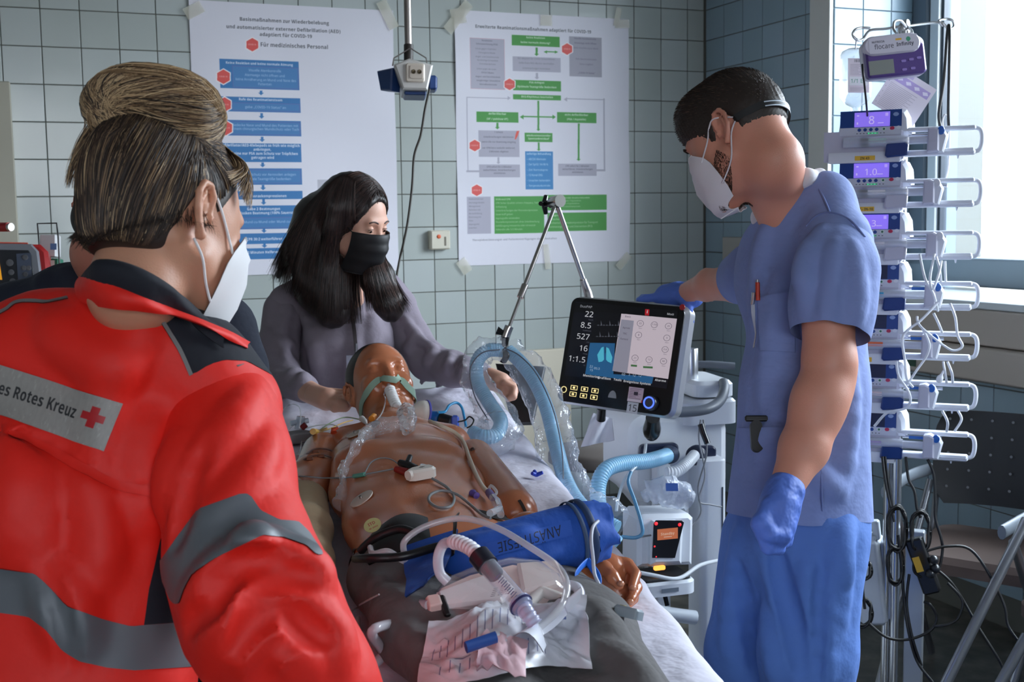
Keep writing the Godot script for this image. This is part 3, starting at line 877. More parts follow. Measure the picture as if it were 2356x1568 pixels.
func respirator(x: Transform3D, s: float, white: Material, crease: Material, parent: Node3D, f: Field) -> Node3D:      # folded half mask over nose and chin
	var m := Node3D.new(); m.name = "face_mask"; parent.add_child(m)
	var mid := [Vector3(0,0.008,-0.108), Vector3(0,-0.02,-0.124), Vector3(0,-0.05,-0.134), Vector3(0,-0.085,-0.124), Vector3(0,-0.116,-0.096), Vector3(0,-0.126,-0.06)]
	var side := [Vector3(0.05,-0.004,-0.066), Vector3(0.066,-0.026,-0.05), Vector3(0.068,-0.044,-0.04), Vector3(0.065,-0.066,-0.034), Vector3(0.055,-0.094,-0.036), Vector3(0.035,-0.112,-0.044)]
	var g := []; var nu := 17; var nv := 6
	for j in nv:
		for i in nu:
			var u := (float(i) / (nu - 1)) * 2.0 - 1.0
			var a: Vector3 = mid[j]; var b: Vector3 = side[j]
			var t := absf(u)
			var p := a.lerp(Vector3(b.x, b.y, b.z), t)
			p.z -= sin(t * PI) * 0.02
			p.x = signf(u) * absf(p.x) * (1.0 + 0.22 * sin(t * PI))
			p = x * (p * s)
			for k in 6:
				var e := f.sample(p)
				if e < 0.0075: p += f.grad(p) * (0.008 - e)
			g.append(p)
	obj("shell", MB.new().sheet(g, nu, nv, -0.0016), white, m)
	var sm := MB.new()
	for k in [[0,0.0],[nv - 1,0.0]]:
		var e := PackedVector3Array()
		for i in nu: e.append(g[k[0] * nu + i])
		sm.tube(e, 0.0011 * s, 5)
	var e2 := PackedVector3Array()
	for j in nv: e2.append(g[j * nu + 8])
	sm.tube(e2,0.0014 * s, 5)
	obj("welded_edge", sm, crease, m)
	return m
func strip(f: Field, pts: Array, w: float, th: float, n := 6, off := 0.001) -> MB:       # a band laid on a surface through the given points
	var c := curve(pts, n)
	var g := []
	var q := PackedVector3Array()
	for p in c: q.append(f.snap(p, off))
	for k in q.size():
		var t := (q[mini(k + 1, q.size() - 1)] - q[maxi(k - 1,0)]).normalized()
		var nn := f.grad(q[k])
		var sd := nn.cross(t).normalized()
		g.append(f.snap(q[k] + sd * w * 0.5, off) + nn * th); g.append(q[k] + nn * th); g.append(f.snap(q[k] - sd * w * 0.5, off) + nn * th)
	return MB.new().sheet(g, 3, q.size(), th)
func strands(n: int, r: float, fn: Callable, seg := 10) -> MB:        # fn(random, 0..1 along) gives the path of one lock
	var m := MB.new()
	for k in n:
		var sd := [rng.randf(), rng.randf(), rng.randf(), rng.randf(), rng.randfn(), rng.randfn()]
		var p := PackedVector3Array(); var rr := PackedFloat32Array()
		for j in seg:
			var t := float(j) / (seg - 1)
			p.append(fn.call(sd, t)); rr.append(r * (1.0 - 0.75 * pow(t, 3.0)) * (0.6 + 0.8 * sd[3]))
		m.tube(p, rr, 3,1.0, Vector3.ZERO, false)
	return m
func ridge(f: Field, px: Array, d: float, r: float, k: float, sink := 0.4, mode := 0) -> void:    # a cloth fold along a sight line over the surface
	var q := []
	for p in px:
		var h := f.hit(cam_at.origin, sight(p[0], p[1]), maxf(d - 0.3,0.2), d + 0.45)
		q.append(h - f.grad(h) * r * sink)
	var c := curve(q, 3)
	for i in c.size() - 1:
		var a := sin(PI * (float(i) + 0.25) / c.size()) ; var b := sin(PI * (float(i) + 1.25) / c.size())
		f.cone(c[i], c[i + 1], r * (0.35 + 0.65 * a), r * (0.35 + 0.65 * maxf(b, 0.0)), k, 1.0, Vector3.UP, mode)
func inside(p: Vector2, poly_: PackedVector2Array) -> float:            # signed distance to an outline, positive inside
	var d := 1e9
	for k in poly_.size():
		d = minf(d, p.distance_to(Geometry2D.get_closest_point_to_segment(p, poly_[k], poly_[(k + 1) % poly_.size()])))
	return d if Geometry2D.is_point_in_polygon(p, poly_) else -d
func v2(a: Array) -> PackedVector2Array:
	var o := PackedVector2Array()
	for k in range(0, a.size(), 2): o.append(Vector2(a[k], a[k + 1]))
	return o
func cut_seen(m: MB, outline: PackedVector2Array) -> Array:           # [rest, the piece within a seam line drawn as sighted]
	var bb := Rect2(outline[0], Vector2.ZERO)
	for p in outline: bb = bb.expand(p)
	bb = bb.grow(30)
	var inv := cam_at.affine_inverse()
	var c := cam_at.origin
	return m.cut(func(p: Vector3, n: Vector3) -> float:
		var q := inv * p
		var s := Vector2(1178.0 - FPX * q.x / q.z, 784.0 + FPX * q.y / q.z)
		if not bb.has_point(s) or n.dot(p - c) > 0.25 * (p - c).length(): return -30.0
		return inside(s, outline))
func hand_on(f: Field, x: Transform3D, s: float, curl: Array, spread := 0.0, thumb := 0.5, side := 1.0, k := 0.006, fat := 1.0) -> void:
	# wrist at the origin, fingers towards -z, palm down (-y); side +1: thumb on -x (a right hand seen from above)
	var b := x.basis
	f.cone(x * (Vector3(0,0,0.02) * s), x * (Vector3(0,0.002,-0.02) * s), 0.027 * s, 0.029 * s, k, 0.72, b.y)
	for i in 4:
		var u := (i - 1.5) * -0.0195 * side
		var kn := Vector3(u, 0.004 - absf(i - 1.3) * 0.002,-0.088 + [0.004,0.0,0.004,0.013][i])
		f.cone(x * (Vector3(u * 0.62,0,-0.012) * s), x * (kn * s), 0.0145 * s, 0.0115 * s * fat, k * 1.5)
		var ln: float = [0.042,0.047,0.043,0.034][i]
		var a: float = curl[i] if curl[i] is float else float(curl[i])
		var p := kn; var dir := Vector3(-(1.5 - i) * spread * side * -1.0,0,-1).normalized()
		var ang := a * 0.75
		for j in 3:
			var dd := dir.rotated(Vector3.RIGHT, -ang)
			var q = p + dd * ln * [1.0,0.66,0.52][j]
			f.cone(x * (p * s), x * (q * s), [0.0098,0.0088,0.008][j] * s * fat, [0.0088,0.008,0.0068][j] * s * fat, 0.003)
			p = q; ang += a * [1.0,0.7,0.0][j]
	var t0 := Vector3(-0.02 * side, -0.006,-0.018)
	var t1 := Vector3(-0.046 * side, -0.012 - 0.012 * thumb, -0.045)
	var t2 := t1 + Vector3(-0.018 * side * (1.0 - thumb) , -0.012 * thumb, -0.03)
	var t3 := t2 + Vector3(0.004 * side * thumb, -0.008 * thumb, -0.026)
	f.cone(x * (t0 * s), x * (t1 * s), 0.016 * s, 0.012 * s * fat, k * 1.5)
	f.cone(x * (t1 * s), x * (t2 * s), 0.0112 * s * fat, 0.0095 * s * fat, 0.003)
	f.cone(x * (t2 * s), x * (t3 * s), 0.0095 * s * fat, 0.0075 * s * fat, 0.003)
func skin(c: Color, rough := 0.48) -> StandardMaterial3D:
	return mat(c, rough, 0.0, {"subsurf_scatter_enabled": true, "subsurf_scatter_strength": 0.12, "normal_enabled": true, "normal_texture": tex("skin"), "normal_scale": 0.18, "uv1_triplanar": true, "uv1_scale": Vector3(14,14,14)})
func cloth(c: Color, rough := 0.85, k := 0.35, sc := 3.0) -> StandardMaterial3D:
	return mat(c, rough, 0.0, {"rim_enabled": true, "rim": 0.15, "rim_tint": 0.6, "normal_enabled": true, "normal_texture": tex("wrinkle"), "normal_scale": k, "uv1_triplanar": true, "uv1_scale": Vector3(sc, sc, sc)})
var texs := {}
func tex(k: String) -> Texture2D:
	if not texs.has(k):
		if k == "skin": texs[k] = noise_tex(0.08,256, true, 3.0, FastNoiseLite.TYPE_SIMPLEX, 3,3)
		if k == "weave": texs[k] = noise_tex(0.18,256, true, 4.0, FastNoiseLite.TYPE_SIMPLEX, 3,7)
		if k == "wrinkle": texs[k] = noise_tex(0.012,512, true, 9.0, FastNoiseLite.TYPE_SIMPLEX_SMOOTH, 4,11)
		if k == "film": texs[k] = noise_tex(0.02,256, true, 14.0, FastNoiseLite.TYPE_SIMPLEX, 3,21)
	return texs[k]

# ---------- the person in the red jacket, back to the lens
func medic() -> void:
	var p := thing("person", "person in a red jacket with grey reflective bands and a blond bun, seen from behind", "person", Transform3D())
	var sk := skin(rgb(206,150,122))
	var red := cloth(rgb(236,32,18), 0.62,0.3)
	var navy := cloth(rgb(24,27,38), 0.8,0.3)
	var band := mat(rgb(104,108,114), 0.45,0.15, {"normal_enabled": true, "normal_texture": tex("weave"), "normal_scale": 0.25, "uv1_triplanar": true, "uv1_scale": Vector3(40,40,40)})
	var pipe := mat(rgb(120,118,118), 0.6)
	var fw := -cam_at.basis.z
	# head and neck
	var hx := pose(376,515,1.42,31,-14,-4)
	var f := Field.new(at(374,517,1.42) - Vector3(0.17,0.27,0.17), at(374,517,1.42) + Vector3(0.17,0.16,0.17), 0.0038)
	head_on(f, hx, 1.0, true)
	f.chain([hx * Vector3(0,-0.02,0.018), hx * Vector3(0,-0.09,0.028), at(362,680,1.455), at(366,725,1.50)],[0.054,0.049,0.044,0.030],0.02)
	f.cone(hx * Vector3(0.05,-0.03,0.03), at(420,740,1.45), 0.013,0.014,0.02)
	obj("body", f.mesh(), sk, p)
	# jacket: body
	var t := Field.new(bounds([at(-420,560,1.4), at(720,1900,1.3), at(200,900,1.75), at(0,1200,1.1)],0.03).position, bounds([at(-420,560,1.4), at(720,1900,1.3), at(200,900,1.75), at(0,1200,1.1)],0.03).end, 0.0085)
	var lean := (at(300,900,1.4) - at(-200,800,1.46)).normalized()
	t.cone(at(222,960,1.45), at(170,1180,1.44), 0.128,0.147,0.05,0.8, fw)
	t.cone(at(170,1180,1.44), at(130,1420,1.42), 0.147,0.152,0.06,0.74, fw)
	t.cone(at(130,1420,1.42), at(105,1800,1.38), 0.152,0.172,0.06,0.76, fw)
	t.chain([at(-70,880,1.44), at(110,810,1.44), at(320,768,1.42), at(445,850,1.44), at(520,940,1.45)],[0.078,0.066,0.056,0.06,0.068],0.04)
	t.cone(at(-90,920,1.44), at(-230,1380,1.40), 0.075,0.075,0.04)
	t.cone(at(-230,1380,1.40), at(-160,1750,1.60), 0.075,0.06,0.04)
	for s in [[[[330,760],[250,900],[235,1050]],0.012],[[[60,1060],[90,1150],[70,1280]],0.014],[[[200,1080],[230,1200],[225,1330]],0.012],[[[120,740],[180,800],[270,850]],0.014],[[[350,960],[335,1080],[345,1190]],0.014],[[[10,1000],[20,1130],[0,1260]],0.013],[[[120,1330],[150,1390],[170,1480]],0.016]]:
		ridge(t, s[0],1.35, s[1],0.035,0.55)
	for s in [[[[-40,985],[90,1020],[230,1090],[350,1130]],0.004],[[[95,1300],[125,1380],[150,1470],[160,1540]],0.01]]:
		ridge(t, s[0],1.35, s[1],0.012,-0.2,1)
	var body := t.mesh()
	var c := cut_seen(body, v2([318,690,346,717,383,760,413,804,440,864,481,838,518,827,568,830,640,870,720,860,600,720,400,660]))
	obj("shoulder_yoke", c[1].puff(0.0008), navy, p, "", "navy shoulder yoke")
	c = cut_seen(c[0], v2([-200,1290,0,1307,80,1319,117,1353,154,1393,235,1424,302,1440,330,1437,450,1428,480,1530,309,1541,247,1535,185,1520,142,1495,105,1446,68,1418,0,1409,-200,1400]))
	var wband: MB = c[1]
	var rest: MB = c[0]
	c = cut_seen(rest, v2([370,1235,356,1300,343,1353,331,1438,470,1432,470,1235]))
	obj("side_panel", c[1], navy, p, "", "black side panel")
	obj("jacket", c[0], red, p)
	obj("reflective_band", wband.puff(0.0012), band, p, "", "grey waist band")
	# jacket: right sleeve
	var sb := bounds([at(500,800,1.35), at(820,1500,1.2), at(1010,1960,1.36), at(380,1300,1.45)],0.1)
	var a := Field.new(sb.position, sb.end, 0.0068)
	a.chain([at(505,952,1.44), at(515,1080,1.40), at(555,1290,1.335), at(600,1405,1.30)],[0.073,0.0755,0.078,0.0815],0.03)
	a.chain([at(600,1405,1.30), at(690,1570,1.31), at(830,1760,1.38)],[0.0815,0.077,0.066],0.03)
	for s in [[[[420,1390],[500,1320],[600,1262],[660,1258]],0.024,0.5],[[[600,1262],[583,1240],[560,1262]],0.014,0.3],[[[660,1275],[715,1300],[745,1350]],0.022,0.45],[[[430,1500],[520,1400],[600,1360],[700,1370]],0.025,0.55],[[[640,1420],[660,1480],[730,1540]],0.024,0.55],[[[470,1560],[520,1480],[560,1430]],0.026,0.55],[[[720,1400],[770,1450],[790,1530]],0.022,0.5],[[[560,1568],[600,1500],[650,1470]],0.02,0.5],[[[600,890],[540,960],[450,1100],[400,1220]],0.02,0.6],[[[630,1000],[580,1090],[480,1180]],0.018,0.6],[[[400,1010],[385,1100],[375,1180]],0.018,0.5]]:
		ridge(a, s[0],1.28, s[1],0.018, s[2])
	for s in [[[[470,1350],[540,1305],[640,1290]],0.014],[[[560,1400],[640,1330],[720,1330]],0.012],[[[540,1500],[590,1430],[650,1400]],0.014],[[[670,1400],[700,1440],[750,1470]],0.012],[[[470,1020],[420,1150],[400,1250]],0.011],[[[430,1440],[480,1390],[520,1350]],0.012],[[[600,1568],[620,1510],[680,1480]],0.012]]:
		ridge(a, s[0],1.28, s[1],0.014,-0.1,1)
	var arm := a.mesh()
	c = cut_seen(arm, v2([360,1300,376,1282,407,1236,457,1171,556,1134,574,1137,599,1174,642,1196,685,1199,710,1223,745,1275,728,1276,704,1254,654,1236,605,1230,543,1257,488,1288,444,1319,426,1350,412,1390,395,1385]))
	obj("sleeve", c[0], red, p)
	obj("reflective_band", c[1].puff(0.0012), band, p, "", "grey sleeve band")
	# hand at the end of the sleeve, resting on the sheet
	var hand := Field.new(at(870,1800,1.38) - Vector3.ONE * 0.13, at(870,1800,1.38) + Vector3.ONE * 0.17,0.005)
	hand_on(hand, Transform3D(pose(0,0,1,30).basis, at(845,1780,1.385)), 1.0,[0.4,0.4,0.45,0.5],0.05,0.4)
	obj("hand", hand.mesh(), sk, p)
	# collar: red below, navy lining above
	var seam := [[178,668,1.44],[192,692,1.385],[255,706,1.355],[330,712,1.345],[400,727,1.345],[470,752,1.36],[525,778,1.40],[566,802,1.46]]
	var fold := [[186,640,1.455],[205,640,1.40],[262,656,1.372],[336,686,1.362],[410,716,1.365],[475,744,1.38],[532,768,1.42],[572,790,1.475]]
	var rim := [[214,628,1.47],[236,600,1.425],[285,603,1.395],[345,626,1.385],[405,664,1.39],[452,708,1.405],[480,742,1.44],[520,768,1.49]]
	var inn := [[225,650,1.48],[246,640,1.445],[290,645,1.425],[345,668,1.415],[395,700,1.42],[440,740,1.435],[478,775,1.47],[515,800,1.51]]
	var rows := []
	for q in [seam, fold, rim, inn]:
		for e in q:
			var hp := t.hit(cam_at.origin, sight(e[0], e[1]), 1.1,1.9)
			if t.sample(hp) < 0.01: e[2] = minf(e[2], depth(hp) - (0.006 if q != seam else 0.001))
			hp = f.hit(cam_at.origin, sight(e[0], e[1]), 1.1,1.9)
			if f.sample(hp) < 0.01 and q != inn: e[2] = minf(e[2], depth(hp) - 0.008)
		rows.append(pcurve(q, 5))
	var g := []
	for j in 7:
		for i in rows[0].size():
			var u := j / 6.0
			g.append(rows[0][i].lerp(rows[1][i], u) - fw * 0.006 * sin(u * PI))
	obj("collar", MB.new().sheet(g, rows[0].size(), 7,0.003), red, p, "", "red outer collar")
	g = []
	for j in 10:
		for i in rows[0].size():
			var u := j / 9.0
			var e: Vector3 = rows[1][i].lerp(rows[2][i], minf(u * 1.6,1.0)) if u < 0.625 else rows[2][i].lerp(rows[3][i], (u - 0.625) / 0.375)
			g.append(e - fw * 0.012 * sin(u * PI))
	obj("collar_lining", MB.new().sheet(g, rows[0].size(), 10,0.003), navy, p, "", "dark fleece collar lining")
	# piping and seams
	for s in [[[318,708],[346,717],[383,760],[413,804],[440,862]],[[-20,735],[17,715],[41,699],[83,697],[116,699],[157,690]]]:
		var q := []
		for e in s: q.append(t.hit(cam_at.origin, sight(e[0], e[1]), 1.1,1.8))
		obj("piping", strip(t, q, 0.0045,0.0022), pipe, p)
	for s in [[[442,868],[481,840],[518,829],[568,832],[612,850]],[[440,868],[410,905],[382,955]]]:
		var q := []
		for e in s: q.append(a.hit(cam_at.origin, sight(e[0], e[1]), 1.1,1.8))
		obj("piping", strip(a, q, 0.0045,0.0022), pipe, p)
	var sq := []
	for e in [[-60,985],[60,1010],[150,1055],[240,1105],[350,1132]]: sq.append(t.hit(cam_at.origin, sight(e[0], e[1]), 1.1,1.8))
	obj("yoke_seam", strip(t, sq, 0.011,0.0012), red, p)
	# back panel with the lettering
	var im := canvas(1024,200, rgb(152,148,144))
	var nz := FastNoiseLite.new(); nz.frequency = 0.02; nz.seed = 4
	for y in 200:
		for x in 1024:
			var e := nz.get_noise_2d(x * 3.0, y) * 0.05 + (0.10 if nz.get_noise_2d(x * 2.0 + 500, y * 0.7) > 0.42 else 0.0)
			im.set_pixel(x, y, im.get_pixel(x, y).lightened(maxf(e, 0.0)) if e > 0 else im.get_pixel(x, y).darkened(-e))
	var tl := canvas(1024,200, Color.WHITE)
	txt(tl, "Deutsches Rotes Kreuz", 1012, 114, 70, Color.BLACK, true, 2)
	txt(tl, "in", 486, 166, 46, Color.BLACK, true, 2)
	tl.resize(640,200)
	for y in 200:
		for x in 640:
			var e := 1.0 - tl.get_pixel(x, y).r
			if e > 0.03: im.set_pixel(x + 253, y, im.get_pixel(x + 253, y).lerp(rgb(38,38,42), e))
	for r in [[905,72,82,30],[931,45,30,84]]: rect(im, r[0], r[1], r[2], r[3], rgb(176,24,32))
	g = []
	for j in 12:
		for i in 40:
			var u := i / 39.0; var v := j / 11.0
			var top := Vector2(lerpf(-330,280, u), lerpf(733,927, u)); var bot := Vector2(lerpf(-345,238, u), lerpf(834,1038, u))
			var e := top.lerp(bot, v)
			g.append(t.hit(cam_at.origin, sight(e.x, e.y), 1.1,1.9,0.0035))
	obj("back_label", MB.new().sheet(g, 40,12,0.0012), print_mat(im, 0.5), p)
	# mask with its loops
	var white := mat(rgb(236,236,238), 0.8)
	var mk := respirator(hx, 1.0, white, white, p, f)
	var lp := MB.new()
	lp.tube(curve([f.snap(hx * Vector3(0.066,0.03,0.0), 0.002), f.snap(hx * Vector3(0.075,0.012,-0.02), 0.002), f.snap(hx * Vector3(0.072,-0.01,-0.04), 0.002), hx * Vector3(0.066,-0.028,-0.052)],5), 0.0017,6)
	lp.tube(curve([f.snap(hx * Vector3(0.075,-0.028,0.014), 0.002), f.snap(hx * Vector3(0.072,-0.05,0.0), 0.002), f.snap(hx * Vector3(0.064,-0.075,-0.02), 0.002), hx * Vector3(0.056,-0.09,-0.036)],5), 0.0017,6)
	obj("ear_loop", lp, white, mk)
	medic_hair(p, hx, f)

func medic_hair(p: Node3D, hx: Transform3D, head: Field) -> void:
	var tones := [mat(rgb(50,40,36), 0.5), mat(rgb(86,68,56), 0.45), mat(rgb(160,130,98), 0.42), mat(rgb(222,192,150), 0.42)]
	var h := Field.new(hx.origin - Vector3(0.2,0.12,0.2), hx.origin + Vector3(0.2,0.24,0.2), 0.004)
	h.ell(hx * Vector3(0,0.038,0.011), hx.basis, Vector3(0.077,0.096,0.1025))
	h.ell(hx * Vector3(0,-0.025,0.045), hx.basis, Vector3(0.054,0.055,0.054), 0.03)
	# hairline: open towards the face, round the ears, up at the nape
	h.ell(hx * Vector3(0,-0.045,-0.105), hx.basis, Vector3(0.2,0.11,0.088), 0.02,1)
	for k in [-1.0,1.0]: h.ell(hx * Vector3(0.08 * k, -0.022,0.010), hx.basis, Vector3(0.034,0.05,0.022), 0.012,1)
	h.ell(hx * Vector3(0,-0.104,0.05), hx.basis, Vector3(0.09,0.05,0.12), 0.02,1)
	var cap := h.mesh()
	var hair := Node3D.new(); hair.name = "hair"; p.add_child(hair)
	obj("swept_hair", cap, tones[0], hair)
	# bun: a wide loose roll on the crown
	var bc := at(356,252,1.43)
	var bb := Basis(cam_at.basis.x.rotated(cam_at.basis.z, -0.22), cam_at.basis.y.rotated(cam_at.basis.z, -0.22), cam_at.basis.z)
	var br := Vector3(0.072,0.045,0.062)
	var bn := Field.new(bc - Vector3.ONE * 0.14, bc + Vector3.ONE * 0.14,0.005)
	bn.ell(bc, bb, br)
	bn.ell(bc + bb * Vector3(0.036,-0.008,0.01), bb, Vector3(0.043,0.044,0.052), 0.03)
	bn.ell(bc + bb * Vector3(-0.03,-0.02,0.02), bb, Vector3(0.04,0.028,0.04), 0.03)
	obj("bun", bn.mesh(), tones[1], hair)
	rng.seed = 77
	var base := bc + bb * Vector3(-0.005,-0.045,0.03)
	# locks drawn up from the nape and temples to the bun
	var up := func(sd: Array, t: float) -> Vector3:
		var g: float = lerpf(-2.1,2.7, sd[0])
		var s0 := hx * Vector3(sin(g) * 0.072,-0.068 + 0.08 * smoothstep(0.75,1.6, absf(g)) + 0.06 * smoothstep(1.6,2.4, absf(g)) + 0.07 * sd[1] * sd[1], cos(g) * 0.088 + 0.01)
		var e0 := base + bb * Vector3(sin(g) * 0.07,0.006,0.01)
		var q := s0.lerp(e0, t) + (hx.basis.z * cos(g) + hx.basis.x * sin(g)) * 0.012 * sin(t * PI)
		return h.snap(h.snap(q), 0.0008 + 0.0016 * sd[2] + 0.0012 * sin(t * 7.0 + sd[4]) * sd[1] - 0.0022 * maxf(0.0,1.0 - t * 9.0))
	for k in 4: obj("strands", strands([2000,1700,800,260][k],[0.0006,0.0005,0.0004,0.00035][k], up, 14), tones[k], hair, "stuff")
	# locks fanned from where they are gathered and wound over the bun
	var over := func(sd: Array, t: float) -> Vector3:
		var th: float = lerpf(-0.75,3.5, sd[0])
		var ga := Vector3(-0.45 + 0.25 * sd[4] * 0.5,-0.5 + 0.1 * sd[5],0.75).normalized()
		var tg := Vector3(cos(th), sin(th), -0.5).normalized()
		var q := ga.slerp(tg, t)
		q = q.rotated(Vector3(0,0,1), -0.55 * sin(t * PI) * (0.6 + 0.5 * sd[2]))
		return bn.snap(bc + bb * (q.normalized() * br), 0.0008 + 0.005 * sd[2] * sin(t * PI) + 0.0015 * sin(t * 8.0 + sd[4] * 3.0))
	for k in 4: obj("strands", strands([100,700,1400,1300][k],[0.0007,0.0005,0.0004,0.0004][k], over, 16), tones[k], hair, "stuff")
	var back := func(sd: Array, t: float) -> Vector3:
		var g: float = lerpf(-0.3, PI + 0.3, t)
		var q := Vector3(-cos(g), sin(g) * (0.5 + 0.6 * sd[0]), sin(g) * (0.9 - 1.3 * sd[0]) + 0.1 * sd[4]).normalized()
		return bn.snap(bc + bb * (q * br), 0.001 + 0.006 * sd[2] * sin(t * PI) + 0.002 * sin(t * 6.0 + sd[4] * 3.0))
	for k in 3: obj("strands", strands([100,260,260][k],0.0004, back, 16), tones[k + 1], hair, "stuff")
	# loose ends hanging out at the side
	var loose := func(sd: Array, t: float) -> Vector3:
		var a := at(225 + 50 * sd[0],235 + 80 * sd[1],1.40)
		var b := at(175 + 25 * sd[0],290 + 60 * sd[1],1.41)
		var c := at(150 + 90 * sd[2] * sd[2],395 + 40 * sd[3],1.42)
		return a.lerp(b, t).lerp(b.lerp(c, t), t) + hx.basis.x * 0.003 * sin(t * 7.0 + sd[4])
	for k in 4: obj("strands", strands([40,90,90,50][k],0.00045, loose, 12), tones[k], hair, "stuff")
	# one thin lock gathered below the bun, and wisps at nape and temple
	var lock := func(sd: Array, t: float) -> Vector3:
		var q := curve([at(258,300,1.36), at(252,325,1.35), at(272,352,1.345), at(274,380,1.345), at(250,430,1.345), at(226 + 30 * sd[2],500,1.35)],4)
		var u := t * (q.size() - 1.001); var i := int(u)
		return q[i].lerp(q[i + 1], u - i) + (hx.basis.x * sd[4] + hx.basis.y * sd[5]) * (0.0016 + 0.005 * maxf(t - 0.6,0.0))
	for k in 3: obj("strands", strands([20,60,40][k],0.0005, lock, 16), tones[k + 1], hair, "stuff")
	var wisp := func(sd: Array, t: float) -> Vector3:
		var g: float = lerpf(-1.4,1.9, sd[0])
		var s0 := hx * Vector3(sin(g) * 0.07,-0.06 + 0.05 * absf(sin(g * 0.7)) + 0.02 * sd[1], cos(g) * 0.075 + 0.02)
		return s0 + hx.basis.x * sin(g) * (0.004 + 0.012 * t * sd[2]) - hx.basis.y * (0.03 * t * sd[1]) + hx.basis.z * cos(g) * 0.012 * t + hx.basis.x * 0.003 * sd[4] * t
	obj("strands", strands(420,0.0003, wisp, 8), tones[0], hair, "stuff")
	var fringe := func(sd: Array, t: float) -> Vector3:
		var a := hx * Vector3(0.03 + 0.04 * sd[0],0.12 - 0.03 * sd[0],-0.03)
		var b := hx * Vector3(0.056 + 0.02 * sd[0],0.085,-0.066 - 0.008 * sd[1])
		var c := hx * Vector3(0.073 + 0.005 * sd[1],0.03 + 0.03 * sd[2],-0.062 + 0.05 * sd[2])
		return a.lerp(b, t).lerp(b.lerp(c, t), t)
	for k in 3: obj("strands", strands([50,60,40][k],0.0007, fringe, 12), tones[k + 1], hair, "stuff")

